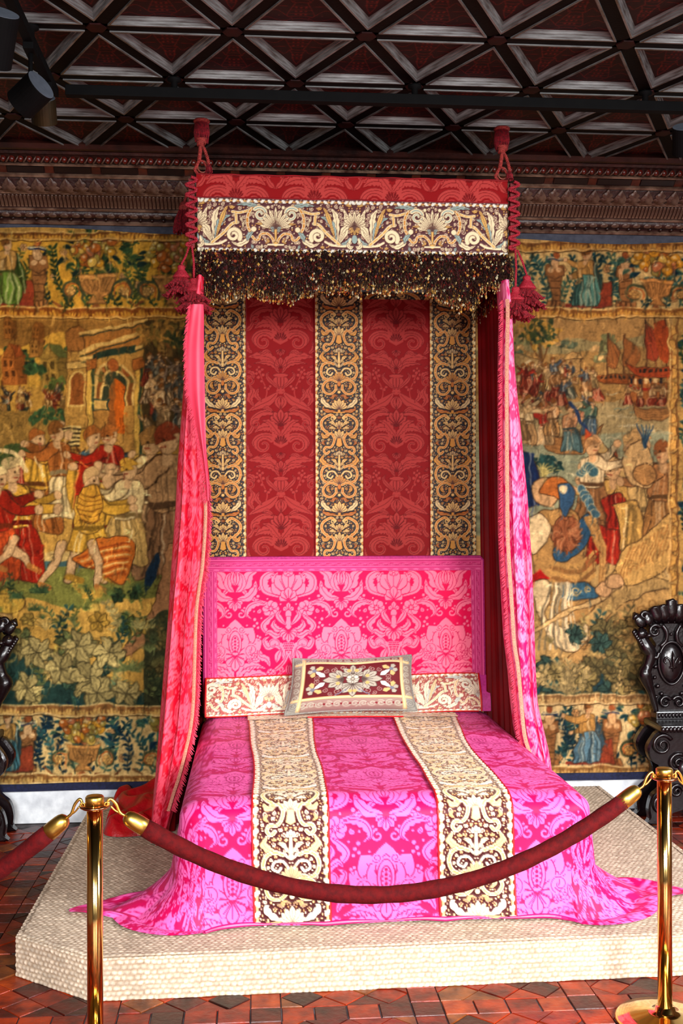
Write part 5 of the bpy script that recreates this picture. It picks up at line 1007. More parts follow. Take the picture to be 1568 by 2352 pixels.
# ================================================================== CLOTHS
def grid_normals(P):
    du = np.gradient(P, axis=1); dv = np.gradient(P, axis=0); n = np.cross(dv, du); return n/(np.linalg.norm(n, axis=2)[..., None]+1e-12)
def cloth(name, P, col, mat, parent=None, hg=None, amp=0.0, flip=False, loc=None, closed=False):
    P = np.asarray(P, dtype=float)
    if hg is not None and amp:
        n = grid_normals(P); P = P+n*(hg*amp)[..., None]*(-1 if flip else 1)
    nr, nc = P.shape[:2]; f = gridfaces(nr, nc, closed)
    if flip: f = f[:, ::-1].copy()
    return obj(name, P.reshape(-1, 3), f, mat, parent, True, np.asarray(col).reshape(-1, 3), loc)
def to_px(P):
    v = P-vC; d = v@vF; return CX+F_PX*(v@vR)/d, CY-F_PX*(v@vU)/d
# ------------------------------------------------------------------ tapestries
m_tap = vm('woven_wool_tapestry', 0.92, 0.0, 0.15, 0.25, 900.0)
m_navy = pm('navy_galloon', rgb(22, 28, 62), rgb(12, 16, 40), 60, 0.95)
def hang_tapestry(A, xs, z0, z1, label, wav):
    zs = np.linspace(z1, z0, 640); X, Z = np.meshgrid(xs, zs)
    Y = -0.030-0.006*(1+np.sin(X*9+wav)*np.cos(Z*1.3))-0.004*vnoise(X*5, Z*3, 4)
    Z = Z+0.012*np.sin(X*4.5+wav)*np.clip((Z-1.2)/2, 0, 1); P = np.stack([X, Y, Z], -1); px, py = to_px(P); col, _h = A.sample(px, py)
    o = cloth('tapestry', P, col, m_tap, None, flip=True, loc=(float(np.mean(xs)), -0.03, z0)); props(o, label, 'tapestry')
    bx = np.linspace(xs[0], xs[-1], 60); nb = len(bx); v = []; 
    for (yy, zz) in ((-0.045, z0+0.004), (-0.045, z0-0.036), (-0.026, z0-0.036), (-0.026, z0+0.004)):
        for x in bx: v.append((x, yy-0.004*math.sin(x*9+wav), zz))
    f = [[k*nb+i, k*nb+i+1, ((k+1) % 4)*nb+i+1, ((k+1) % 4)*nb+i][::-1] for k in range(4) for i in range(nb-1)]
    obj('galloon', v, f, m_navy, o); return o
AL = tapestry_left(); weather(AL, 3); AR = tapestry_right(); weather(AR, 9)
AL.col = np.clip((AL.col-0.06)*0.94, 0.01, 1); AR.col = np.clip((AR.col-0.05)*np.array([0.92, 0.85, 0.80]), 0.01, 1)
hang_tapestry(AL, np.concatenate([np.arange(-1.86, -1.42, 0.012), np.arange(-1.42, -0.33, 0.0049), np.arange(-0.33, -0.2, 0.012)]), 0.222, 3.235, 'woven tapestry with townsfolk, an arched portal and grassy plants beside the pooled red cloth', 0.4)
hang_tapestry(AR, np.concatenate([np.arange(1.20, 1.40, 0.012), np.arange(1.40, 2.48, 0.0049), np.arange(2.48, 2.74, 0.010)]), 0.214, 3.222, 'woven tapestry with ships, a harbour tower and armoured figures behind the carved chair', 2.0)
# ------------------------------------------------------------------ back cloth of the bed
m_damask = vm('silk_damask', 0.6, 0.0, 0.12, 0.10, 1200.0)
m_emb = vm('embroidery', 0.55, 0.0, 0.35, 0.15, 900.0)
A_RED = damask_red(rgb(128, 0, 5), rgb(160, 46, 42), rgb(96, 2, 6)); A_STRIP = emb_strip(rgb(22, 5, 9)); A_STRIP.col = np.where((A_STRIP.hg > 0.25)[..., None], A_STRIP.col*np.array([0.96, 0.84, 0.62]), A_STRIP.col); A_VAL = emb_valance(rgb(74, 8, 18))
A_PINK = damask_pink(rgb(230, 0, 76), rgb(250, 118, 146), rgb(206, 10, 76))
A_CURT = damask_pink(rgb(216, 0, 38), rgb(240, 76, 100), rgb(190, 8, 44))
hang = thing('bed_hanging', (0.475, -0.05, 1.40), 'red damask back cloth with three gold embroidered vertical bands above the pink headboard', 'wall hanging')
def flat_panel(name, art, x0, x1, z0, z1, Y, fx, fz, parent, amp, step, mat, wave=0.0):
    nx = max(2, int((x1-x0)/step)+1); nz = max(2, int((z1-z0)/step)+1)
    X, Z = np.meshgrid(np.linspace(x0, x1, nx), np.linspace(z1, z0, nz)); Yg = np.full_like(X, Y)+wave*np.sin(X*17+0.5)*np.clip((2.9-Z)/1.5, 0, 1)
    col, hg = art.sample(fx(X, Z), fz(X, Z)); return cloth(name, np.stack([X, Yg, Z], -1), col, mat, parent, hg, amp, flip=True)
for (x0, x1) in ((-0.046, 0.335), (0.599, 0.974)):
    flat_panel('damask_panel', A_RED, x0, x1, 1.38, 2.915, -0.048, lambda X, Z: 640+530*(X-x0)/(x1-x0), lambda X, Z: 1050+(2.26-Z)/0.57*815, hang, 0.0008, 0.0040, m_damask, 0.004)
for (x0, x1) in ((-0.305, -0.042), (0.331, 0.603), (0.970, 1.232)):
    flat_panel('embroidered_band', A_STRIP, x0, x1, 1.38, 2.915, -0.055, lambda X, Z: 270+360*(X-x0)/(x1-x0), lambda X, Z: 1080+(2.24-Z)/0.57*810, hang, 0.0028, 0.0031, m_emb, 0.003)
m_redlin = pm('crimson_silk', rgb(150, 10, 22), rgb(120, 6, 16), 6, 0.42, sheen=0.0, bump=0.05, bscale=30)
for (x0, x1) in ((-0.046, 0.335), (0.599, 0.974)):
    flat_panel('top_border', A_STRIP, x0, x1, 2.875, 2.915, -0.058, lambda X, Z: 300+((X-x0)*900) % 300, lambda X, Z: 1090+(2.915-Z)*1400, hang, 0.002, 0.004, m_emb)
    for xe in (x0+0.002, x1-0.002): MB().add(*tube([(xe, -0.058, 1.38), (xe, -0.058, 2.9)], 0.0028, 6)).build('piping', m_redlin, hang)
# ------------------------------------------------------------------ bed: headboard, base
m_pinkplain = pm('rose_silk', rgb(236, 60, 110), rgb(222, 40, 96), 5, 0.45, sheen=0.0)
bed = thing('bed', (0.48, -1.1, 0.15), 'bed with a tall pink damask headboard edged in braid on the woven dais', 'bed')
HX0, HX1, HZ, HY = -0.268, 1.236, 1.442, -0.205
x540 = PY(540, 1478, HY)[0]; z1478 = PY(540, 1478, HY)[2]
MB().add(*box(HX0+0.004, HX1-0.004, -0.195, -0.12, 0.2, HZ-0.012, 0.012)).build('headboard_frame', m_pinkplain, bed)
flat_panel('headboard_panel', A_PINK, HX0+0.03, HX1-0.035, 0.60, HZ-0.055, HY, lambda X, Z: 688+(X-x540)/0.57*828, lambda X, Z: 745+(z1478-Z)/0.57*828, bed, 0.0008, 0.0042, m_damask)
def braid_art():
    A = Art(0.06, 0.072, 2600, rgb(200, 36, 108), True, False); a, b = rgb(230, 92, 148), rgb(166, 18, 84)
    for y, c, w in ((0.006, a, 0.005), (0.014, b, 0.003), (0.020, a, 0.004), (0.046, a, 0.004), (0.052, b, 0.003)): A.stroke([(-0.01, y), (0.07, y)], w, c, 1.0)
    for i in range(8): x = i*0.0075; A.stroke([(x, 0.025), (x+0.0038, 0.041)], 0.0024, a, 1.2); A.stroke([(x+0.0038, 0.041), (x+0.0075, 0.025)], 0.0024, b, 0.8)
    for i in range(8): A.disc(i*0.0075+0.003, 0.061, 0.0036, a, 1.2); A.disc(i*0.0075+0.003, 0.062, 0.0014, b, 0.3)
    for i in range(8): A.disc(i*0.0075+0.006, 0.069, 0.0026, a, 1.0)
    return A
A_BR = braid_art(); m_braid = vm('woven_braid', 0.65, 0.0, 0.3, 0.2, 1500)
def braid_run(name, pts, parent, nrm=(0, -1, 0), w=0.066, step=0.004):
    """flat braid: pts = outer edge path; width runs to the right-hand inner side"""
    q = np.array(pts, dtype=float); L_ = np.concatenate([[0], np.cumsum(np.linalg.norm(np.diff(q, axis=0), axis=1))]); n = max(2, int(L_[-1]/step)); s = np.linspace(0, L_[-1], n)
    C_ = np.stack([np.interp(s, L_, q[:, k]) for k in range(3)], 1); t = np.gradient(C_, axis=0); t /= np.linalg.norm(t, axis=1)[:, None]+1e-9; side = np.cross(np.array(nrm), t)
    k = int(w/step)+1; ww = np.linspace(0, w, k); P = C_[:, None, :]+side[:, None, :]*ww[None, :, None]; S_, W_ = np.meshgrid(s, ww, indexing='ij'); col, hg = A_BR.sample(S_, W_*0.072/w); return P, col, hg
P, c_, h_ = braid_run('b', [(HX1, HY-0.006, HZ), (HX0, HY-0.006, HZ)], bed); 
def add_braid(pts, nrm=(0, -1, 0), w=0.066):
    P, c_, h_ = braid_run('b', pts, bed, nrm, w); cc = P.mean((0, 1)); 
    o = cloth('braid', P, c_, m_braid, bed); 
    me = o.data; n = me.polygons[0].normal
    if n[1] > 0: me.flip_normals()
    return o
def inward(pts, nrm=(0, -1, 0)):
    """orient an edge path so the braid lies towards the headboard centre"""
    q = np.array(pts); t = q[-1]-q[0]; s = np.cross(np.array(nrm), t); c = np.array([(HX0+HX1)/2, HY, 1.0]); return pts if s@(c-q.mean(0)) > 0 else pts[::-1]
add_braid(inward([(HX0, HY-0.007, HZ), (HX1-0.01, HY-0.007, HZ)])); add_braid(inward([(HX1, HY-0.006, HZ-0.012), (HX1+0.006, HY-0.006, 0.8), (HX1+0.012, HY-0.008, 0.62)])); add_braid(inward([(HX0, HY-0.006, HZ-0.012), (HX0, HY-0.006, 0.62)]))
MB().add(*tube([(HX0, HY+0.006, 0.62), (HX0, HY+0.006, HZ-0.01), (HX0+0.012, HY+0.006, HZ+0.003), (HX1-0.012, HY+0.006, HZ+0.003), (HX1, HY+0.006, HZ-0.01), (HX1+0.008, HY+0.006, 0.62)], 0.012, 8)).build('headboard_roll', pm('magenta_cord', rgb(190, 40, 120), rgb(160, 24, 96), 90, 0.6), bed)
MB().add(*box(-0.24, 1.24, -1.94, -0.20, 0.153, 0.55, 0.02)).build('bed_base', m_pinkplain, bed)
# ------------------------------------------------------------------ bedspread
EX0, EX1, EYF, EYH, ZT = -0.285, 1.285, -2.025, -0.215, 0.600; RC = 0.10
spread = thing('bedspread', (0.5, -1.2, 0.6), 'magenta pink damask bedspread draped over the bed with two gold embroidered bands', 'bedspread')
def spread_uv(u, v): return 688+(u-(-0.086))/0.57*828, 745-(v+1.62)/0.57*828     # design points towards the foot
m_spread = vm('satin_damask_spread', 0.55, 0.05, 0.22, 0.06, 1200.0); m_spread.node_tree.nodes['Principled BSDF'].inputs['Sheen Tint'].default_value = l4(rgb(255, 150, 220))
A_SPR = damask_pink(rgb(192, 0, 78), rgb(240, 98, 170), rgb(164, 4, 80))
def topz(X, Y): return ZT+0.012*np.sin((X-EX0)/(EX1-EX0)*PI)+0.004*vnoise(X*4, Y*4, 3)+0.010*np.clip((Y+0.6)/0.4, 0, 1)
nx = 330; ny = 225; X, Y = np.meshgrid(np.linspace(EX0+RC, EX1-RC, nx), np.linspace(EYH, EYF+RC, ny)); P = np.stack([X, Y, topz(X, Y)], -1)
ua, va = spread_uv(X, Y); col_t, hg_t = A_SPR.sample(ua, va)
# skirt: perimeter path with outward directions
def perim():
    pts = []
    for y in np.concatenate([np.linspace(EYH, -1.45, 26), np.linspace(-1.45, EYF+RC, 90)[1:]]): pts.append((EX0+RC, y, -1.0, 0.0))
    for a in np.linspace(0, PI/2, 60)[1:-1]: pts.append((EX0+RC, EYF+RC, -math.cos(a), -math.sin(a)))
    for x in np.linspace(EX0+RC, EX1-RC, 380): pts.append((x, EYF+RC, 0.0, -1.0))
    for a in np.linspace(PI/2, 0, 60)[1:-1]: pts.append((EX1-RC, EYF+RC, math.cos(a), -math.sin(a)))
    for y in np.concatenate([np.linspace(EYF+RC, -1.45, 90), np.linspace(-1.45, EYH, 26)[1:]]): pts.append((EX1-RC, y, 1.0, 0.0))
    return np.array(pts)
PP = perim(); ns = len(PP); NT = 112; Tt = np.linspace(0, 1, NT)
sarc = np.concatenate([[0], np.cumsum(np.hypot(np.diff(PP[:, 0]), np.diff(PP[:, 1]))+0.06*np.hypot(np.diff(PP[:, 2]), np.diff(PP[:, 3])))])
def bumpf(x, c, w): return np.exp(-((x-c)/w)**2)
iL = int(np.argmin(np.abs(PP[:, 1]+1.80)+100*(PP[:, 0] > 0))); iR = ns-1-iL
flare = 0.020+0.39*bumpf(sarc, sarc[iL], 0.16)+0.45*bumpf(sarc, sarc[iR], 0.16)
flare += 0.02*np.sin(sarc*16)*(np.abs(PP[:, 2]) > 0.05)
hem = 0.30+0.70*np.clip(bumpf(sarc, sarc[iL], 0.5)+bumpf(sarc, sarc[iR], 0.5), 0, 1)
rows_ = []; uvs = []
zfloor = 0.158
for t in Tt:
    if t < 0.20:                                  # over the rounded edge
        a = t/0.20*PI/2; o = RC*math.sin(a)*1.0; z = ZT-RC*(1-math.cos(a))*0.62; o = np.full(ns, o); zz = np.full(ns, z)
    else:
        k = (t-0.20)/0.80; zz = np.full(ns, (ZT-RC*0.62)*(1-min(k/0.86, 1))+zfloor*min(k/0.86, 1)); g = 0.16*k+0.84*max(0, (k-0.50)/0.50)**1.6; o = RC+flare*g
        fold = 0.010*np.sin(sarc*23+2.0)*k*(1-bumpf(sarc, sarc[ns//2], 0.62))+0.006*np.sin(sarc*9.0)*k
        o = o+fold; zz = zz+0.012*np.sin(sarc*31)*np.clip((k-0.6)*2.5, 0, 1)*np.clip(flare-0.06, 0, 0.2)/0.2
        if k > 0.86: zz = np.maximum(zz, zfloor)+0.010*np.abs(np.sin(sarc*14))*math.sin((k-0.86)/0.14*PI)
    # rise of the train above the floor where it sweeps outwards
    rows_.append(np.stack([PP[:, 0]+PP[:, 2]*o, PP[:, 1]+PP[:, 3]*o, zz], 1))
S_ = np.array(rows_); top0 = topz(S_[0, :, 0], S_[0, :, 1]); S_[:, :, 2] += (top0-ZT)[None, :]*np.clip(1-Tt*4, 0, 1)[:, None]
S_[:, :, 2] = np.maximum(S_[:, :, 2], zfloor)
ln_ = np.concatenate([np.zeros((1, ns)), np.cumsum(np.linalg.norm(np.diff(S_, axis=0), axis=2), axis=0)])
u_s = PP[None, :, 0]+PP[None, :, 2]*ln_; v_s = PP[None, :, 1]+PP[None, :, 3]*ln_; ua, va = spread_uv(u_s, v_s); col_s, hg_s = A_SPR.sample(ua, va)
cloth('top_cloth', P, col_t, m_spread, spread, hg_t, 0.0006, flip=False); cloth('skirt', S_, col_s, m_spread, spread, hg_s, 0.0006, flip=False)
for o in spread.children:                         # outward normals
    me = o.data; ctr = np.array([0.5, -1.1, 0.3]); i = len(me.polygons)//2; pc = np.array(me.polygons[i].center)+ORG[o]
    if np.dot(np.array(me.polygons[i].normal), pc-ctr) < 0: me.flip_normals()
# gold bands on the spread
A_BED = emb_strip(rgb(66, 4, 12)); A_BED.col = np.where((A_BED.hg > 0.45)[..., None], A_BED.col*0.60+np.array(rgb(246, 236, 218))*0.40, A_BED.col); m_embl = vm('metal_thread_embroidery', 0.5, 0.30, 0.2, 0.15, 900.0); m_embl.node_tree.nodes['Principled BSDF'].inputs['Sheen Tint'].default_value = l4(rgb(255, 226, 196))  # threads paled towards cream: their grazing shine put into the colour
fi = np.where((PP[:, 3] == -1.0))[0]
def spread_surf(X, ell):
    """point on the bed surface: ell = distance from the head line (Y=EYH) along top and down the foot"""
    ltop = EYH-(EYF+RC); X = np.asarray(X); ell = np.asarray(ell); out = np.zeros(X.shape+(3,)); tp = ell <= ltop
    out[tp] = np.stack([X[tp], EYH-ell[tp], topz(X[tp], EYH-ell[tp])], -1)
    # foot profile taken from the skirt column nearest in x
    xf = S_[0, fi, 0]; xs_ = X[~tp]; cidx = np.clip(np.interp(xs_, xf, np.arange(len(fi))), 0, len(fi)-1.001); c0 = cidx.astype(int); fr = (cidx-c0)
    d = ell[~tp]-ltop; res = np.zeros((len(xs_), 3))
    for j in range(len(xs_)):
        col_ = S_[:, fi[c0[j]], :]*(1-fr[j])+S_[:, fi[c0[j]+1], :]*fr[j]; L_ = ln_[:, fi[c0[j]]]
        res[j] = [np.interp(d[j], L_, col_[:, k]) for k in range(3)]
    out[~tp] = res; return out
ltop = EYH-(EYF+RC); lend = ltop+0.530
for (cf, wd) in (((0.132, 0.125), 0.282), ((0.826, 0.895), 0.284)):
    ell = np.concatenate([np.arange(0.0, 1.35, 0.0058), np.arange(1.35, lend, 0.0042)]); uu = np.linspace(-0.5, 0.5, 92)
    E_, U_ = np.meshgrid(ell, uu, indexing='ij'); head = np.clip(1-E_/1.2, 0, 1)**1.3
    Xc = cf[0]+(cf[1]-cf[0])*head+0.004*np.sin(E_*6); W_ = wd+0.06*np.clip(1-E_/1.0, 0, 1); Xs = Xc+U_*W_; Q = spread_surf(Xs, E_)
    n = grid_normals(Q); sg = 1 if n[5, 40, 2] > 0 else -1; Q = Q+n*sg*0.004
    col, hg = A_BED.sample(270+360*(U_+0.5), 1884-(lend-E_)/0.57*810*0+(E_-lend)/0.57*810)
    o = cloth('embroidered_band', Q+n*sg*(hg*0.0048)[..., None], col, m_embl, spread)
    if o.data.polygons[40].normal[2] < 0: o.data.flip_normals()
    for e in (0, -1): MB().add(*tube(Q[::3, e]+n[::3, e]*sg*0.002, 0.0042, 6)).build('red_piping', pm('scarlet_piping', rgb(206, 16, 18), rgb(180, 10, 14), 50, 0.5), spread)
# hem roll along the foot
hemp = S_[-3, fi[0]:fi[-1]:6]+np.array([0, -0.004, 0.004]); MB().add(*tube(hemp, [0.006+0.003*math.sin(i*0.35) for i in range(len(hemp))], 8)).build('hem_roll', pm('magenta_satin', rgb(190, 16, 104), rgb(160, 6, 84), 12, 0.4, sheen=0.0), spread)
# ------------------------------------------------------------------ bolster with its embroidered cover, flat cover band, cushion
bol = thing('bolster', (0.48, -0.27, 0.61), 'long bolster under a cream embroidered cover against the pink headboard', 'bolster')
def bol_sec(a):    # a 0..1 from headboard top edge down the front
    y = -0.2135-0.054*math.sin(a*PI*0.62)-0.026*a; z = 0.806-0.184*a; return y, z
prof = [bol_sec(a) for a in np.linspace(0, 1, 14)]; v = []; f = []; xs = (-0.262, 1.262)
for x in xs:
    for (y, z) in prof+[(-0.2135, 0.625)]: v.append((x, y, z))
k = len(prof)+1
f = [[i, i+1, k+i+1, k+i][::-1] for i in range(k-1)]+[[k-1, 0, k, 2*k-1][::-1], list(range(k)), [k+i for i in range(k)][::-1]]
MB().add(v, f).build('bolster_body', pm('magenta_ribbed', rgb(206, 50, 140), rgb(180, 30, 116), 70, 0.55), bol)
A_VALB = emb_valance(rgb(168, 84, 78)); A_VALB.col = np.where((A_VALB.hg > 0.45)[..., None], A_VALB.col*0.5+np.array(rgb(250, 240, 220))*0.5, A_VALB.col)
nx = 430; na = 44; X, Aa = np.meshgrid(np.linspace(-0.262, 1.208, nx), np.linspace(0, 1.0, na)); Y = -0.2135-0.060*np.sin(Aa*PI*0.62)-0.030*Aa-0.004; Z = 0.816-0.192*Aa+0.006*np.sin(X*7)-0.012*np.clip(X-0.9, 0, 1)
col, hg = A_VALB.sample(945+(X-0.45)/0.755*1358, 725+Aa*455); o = cloth('embroidered_cover', np.stack([X, Y, Z], -1), col, m_embl, bol, hg, 0.002, flip=True)
pth = [np.array([X[j, -1], Y[j, -1]-0.003, Z[j, -1]]) for j in range(na)]; m_sc = MATS['scarlet_piping']; MB().add(*tube(pth, 0.005, 6)).build('red_piping', m_sc, bol)
pth = [np.array([X[j, 0], Y[j, 0]-0.003, Z[j, 0]]) for j in range(na)]; MB().add(*tube(pth, 0.005, 6)).build('red_piping', m_sc, bol)
pth = [np.array([X[0, j], Y[0, j]-0.002, Z[0, j]]) for j in range(0, nx, 8)]; MB().add(*tube(pth, 0.0035, 6)).build('red_piping', m_sc, bol)
pth = [np.array([X[-1, j], Y[-1, j]-0.002, Z[-1, j]]) for j in range(0, nx, 8)]; MB().add(*tube(pth, 0.0035, 6)).build('red_piping', m_sc, bol)
runner = thing('embroidered_runner', (0.5, -0.35, 0.62), 'cream embroidered runner lying across the head of the bed below the cushion', 'runner')
X, Y = np.meshgrid(np.linspace(-0.04, 1.06, 330), np.linspace(-0.315, -0.415, 26)); Z = topz(X, Y)+0.011; col, hg = A_VALB.sample(945+(X-0.45)/0.755*1358, 1185-(Y+0.415)*-1*0+(-(Y+0.315))*4500*1.0-450)
o = cloth('cloth', np.stack([X, Y, Z], -1), col, m_embl, runner, hg, 0.002)
if o.data.polygons[9].normal[2] < 0: o.data.flip_normals()
MB().add(*tube([(x, -0.415, float(topz(np.array(x), np.array(-0.415)))+0.012) for x in np.linspace(0.27, 0.77, 30)], 0.004, 6)).build('red_piping', m_sc, runner)
# cushion
A_CU = cushion_art(); cu = thing('cushion', (0.505, -0.36, 0.62), 'crimson velvet cushion embroidered with leaves and gold ribbon bars', 'cushion')
W2, H2, DP = 0.330, 0.150, 0.070
U_, V_ = np.meshgrid(np.linspace(-1, 1, 190), np.linspace(-1, 1, 118)); puff = (np.clip(1-U_**4, 0, 1)*np.clip(1-V_**4, 0, 1))**0.55; sx_ = W2*U_*(1-0.045*V_)*(1-0.045*(1-np.abs(U_))*0-0.05*(1-V_**2)*np.abs(U_)**3); sz_ = H2*V_*(1-0.10*(1-U_**2)*np.abs(V_)**3)
tilt = 0.42; m_velv = vm('embroidered_velvet', 0.7, 0.15, 0.25, 0.2, 800)
def cush_pts(front):
    d = DP*puff*(1 if front else -0.8)+0.006*vnoise(U_*3, V_*3, 6)*puff; X = 0.505+sx_+0.010*V_; h = sz_+H2; Z = 0.648+h*math.cos(tilt)+d*math.sin(tilt)*0.9+0.006*U_; Y = -0.415+h*math.sin(tilt)-d*math.cos(tilt); return np.stack([X, Y, Z], -1)
col, hg = A_CU.sample((U_+1)/2*1.62, 1-(V_+1)/2); Pf = cush_pts(True); o = cloth('cushion_front', Pf, col, m_velv, cu, hg, 0.0022)
if o.data.polygons[len(o.data.polygons)//2].normal[1] > 0: o.data.flip_normals(); 
Pb = cush_pts(False); o = cloth('cushion_back', Pb[::4, ::4], np.full(Pb[::4, ::4].shape, 0.5)*np.array([0.8, 0.2, 0.25]), m_velv, cu)
if o.data.polygons[len(o.data.polygons)//2].normal[1] < 0: o.data.flip_normals()
edge = list(Pf[0, ::6])+list(Pf[::6, -1])+list(Pf[-1, ::-6])+list(Pf[::-6, 0]); MB().add(*tube(edge, 0.0065, 6, closed=True)).build('silver_cord', pm('tarnished_silver_cord', rgb(150, 146, 136), rgb(110, 104, 96), 200, 0.6, bump=0.3, bscale=300), cu)
# ------------------------------------------------------------------ bed canopy
can = thing('bed_canopy', (0.478, -0.43, 2.93), 'red damask bed canopy with a gold embroidered valance and dried flower fringe', 'canopy')
KX0, KX1, KY = -0.272, 1.230, -0.850
m_redcl = pm('red_cloth', rgb(128, 8, 14), rgb(92, 4, 10), 9, 0.6)
MB().add(*box(KX0, KX1, KY+0.01, -0.03, 3.262, 3.290)).build('tester_board', m_redcl, can)
A_TOP = damask_red(rgb(140, 4, 10), rgb(180, 58, 54), rgb(112, 6, 10)); A_TOPW = A_TOP; 
def val_panel(name, art, x0, x1, z0, z1, fx, fz, amp, step, mat, Y=KY, axis='x', yr=None):
    nx = int((x1-x0)/step)+1; nz = int((z1-z0)/step)+1; X, Z = np.meshgrid(np.linspace(x0, x1, nx), np.linspace(z1, z0, nz)); col, hg = art.sample(fx(X), fz(Z))
    if axis == 'x': P = np.stack([X, np.full_like(X, Y)+0.003*np.sin(X*11), Z], -1); o = cloth(name, P, col, mat, can, hg, amp, flip=True)
    else:
        P = np.stack([np.full_like(X, Y), X, Z], -1); o = cloth(name, P, col, mat, can)
    return o
val_panel('top_valance', A_TOP, KX0, KX1, 3.186, 3.296, lambda X: 640+((X-KX0)/0.375*530) % 530, lambda Z: 1320-(Z-3.186)/0.57*815, 0.0008, 0.0036, m_damask)
xc633 = PY(633, 500, KY)[0]
val_panel('embroidered_valance', A_VAL, KX0+0.004, KX1-0.002, 2.928, 3.190, lambda X: 945+(X-xc633)/0.755*1358, lambda Z: 715+(3.190-Z)/0.264*475, 0.0026, 0.0032, m_emb, Y=KY-0.004)
for xs, sg in ((KX0, -1), (KX1, 1)):
    for nm, art, z0, z1, fx, fz, mt in (('top_valance', A_TOP, 3.186, 3.296, lambda X: 640+((X+0.9)/0.375*530) % 530, lambda Z: 1320-(Z-3.186)/0.57*815, m_damask), ('embroidered_valance', A_VAL, 2.93, 3.188, lambda X: 945+(X+0.4)/0.755*1358, lambda Z: 715+(3.19-Z)/0.264*475, m_emb)):
        val_panel(nm, art, KY, -0.04, z0, z1, fx, fz, 0, 0.010, mt, Y=xs, axis='y')
MB().add(*box(KX0+0.01, KX1-0.01, KY+0.012, KY+0.020, 2.90, 3.26)).build('valance_lining', m_redcl, can)
for xs in (KX0+0.012, KX1-0.020): MB().add(*box(xs, xs+0.008, KY+0.02, -0.04, 2.88, 3.26)).build('valance_lining', m_redcl, can)
for zz in (3.297, 3.188): MB().add(*tube([(x, KY-0.004, zz+0.0015*math.sin(x*40)) for x in np.linspace(KX0, KX1, 90)], 0.0035, 6)).build('edge_cord', m_redlin, can)
# flower fringe: loops, florets and drops, thousands of tiny pieces
FR = MB(); frs = random.Random(5); pal = [rgb(40, 12, 9), rgb(30, 15, 9), rgb(70, 14, 12), rgb(22, 11, 8), rgb(52, 32, 14)]; pal2 = [rgb(196, 150, 70), rgb(216, 186, 120), rgb(170, 104, 40), rgb(150, 60, 36), rgb(206, 196, 160), rgb(120, 84, 40)]
def bead_at(p, r, c):
    v = [(p[0]+r, p[1], p[2]), (p[0]-r, p[1], p[2]), (p[0], p[1]+r, p[2]), (p[0], p[1]-r, p[2]), (p[0], p[1], p[2]+r*1.2), (p[0], p[1], p[2]-r*1.5)]
    FR.add(v, [[4, 0, 2], [4, 2, 1], [4, 1, 3], [4, 3, 0], [5, 2, 0], [5, 1, 2], [5, 3, 1], [5, 0, 3]], c)
def strand(p, q, b, r, c):
    m = (np.array(p)+np.array(q))/2+np.array(b); v, f = tube([p, m, q], [r, r, r*0.6], 3, False); FR.add(v, f, c)
def fringe_depth(x):
    u = (x-KX0)/(KX1-KX0); return 0.175+0.04*math.sin(u*9.0)+0.028*math.sin(u*23+1)+(0.045 if 0.40 < u < 0.52 else 0)-(0.04 if u > 0.9 else 0)
def fringe_patch(px, py, ny, dn):
    zt = 2.935; d = dn
    for k in range(3):
        t = frs.random()**0.8; z = zt-d*t; p = (px+frs.uniform(-0.012, 0.012), py-0.004-frs.uniform(0, 0.028)*ny, z); q = (p[0]+frs.uniform(-0.02, 0.02), p[1]+frs.uniform(-0.012, 0.006), z-frs.uniform(0.01, 0.045)); strand(p, q, (frs.uniform(-0.014, 0.014), frs.uniform(-0.014, 0.002), frs.uniform(-0.012, 0.012)), frs.uniform(0.0012, 0.0028), frs.choice(pal))
    for k in range(2):
        t = frs.random(); z = zt-d*t; bead_at((px+frs.uniform(-0.01, 0.01), py-0.012-frs.uniform(0, 0.026), z), frs.uniform(0.003, 0.0075), frs.choice(pal2 if frs.random() < 0.30 else pal))
    if frs.random() < 0.55:
        z = zt-d*frs.uniform(0.75, 1.0); p = (px, py-frs.uniform(0.005, 0.03), z); q = (px+frs.uniform(-0.006, 0.006), p[1], z-frs.uniform(0.02, 0.05)); strand(p, q, (0.002, 0, 0), 0.0011, frs.choice(pal2)); bead_at(q, frs.uniform(0.003, 0.006), frs.choice(pal2))
x = KX0-0.005
while x < KX1+0.005:
    for r in range(3): fringe_patch(x, KY-0.004+r*0.004, 1, fringe_depth(x))
    x += 0.0030
for xs in (KX0, KX1):
    y = KY
    while y < -0.05: fringe_patch(xs+frs.uniform(-0.01, 0.01), y, 0.3, 0.17); y += 0.008
props(FR.build('flower_fringe', vm('dried_flower_fringe', 0.8, 0.0, 0.2, 0, 50), can), kind='stuff')
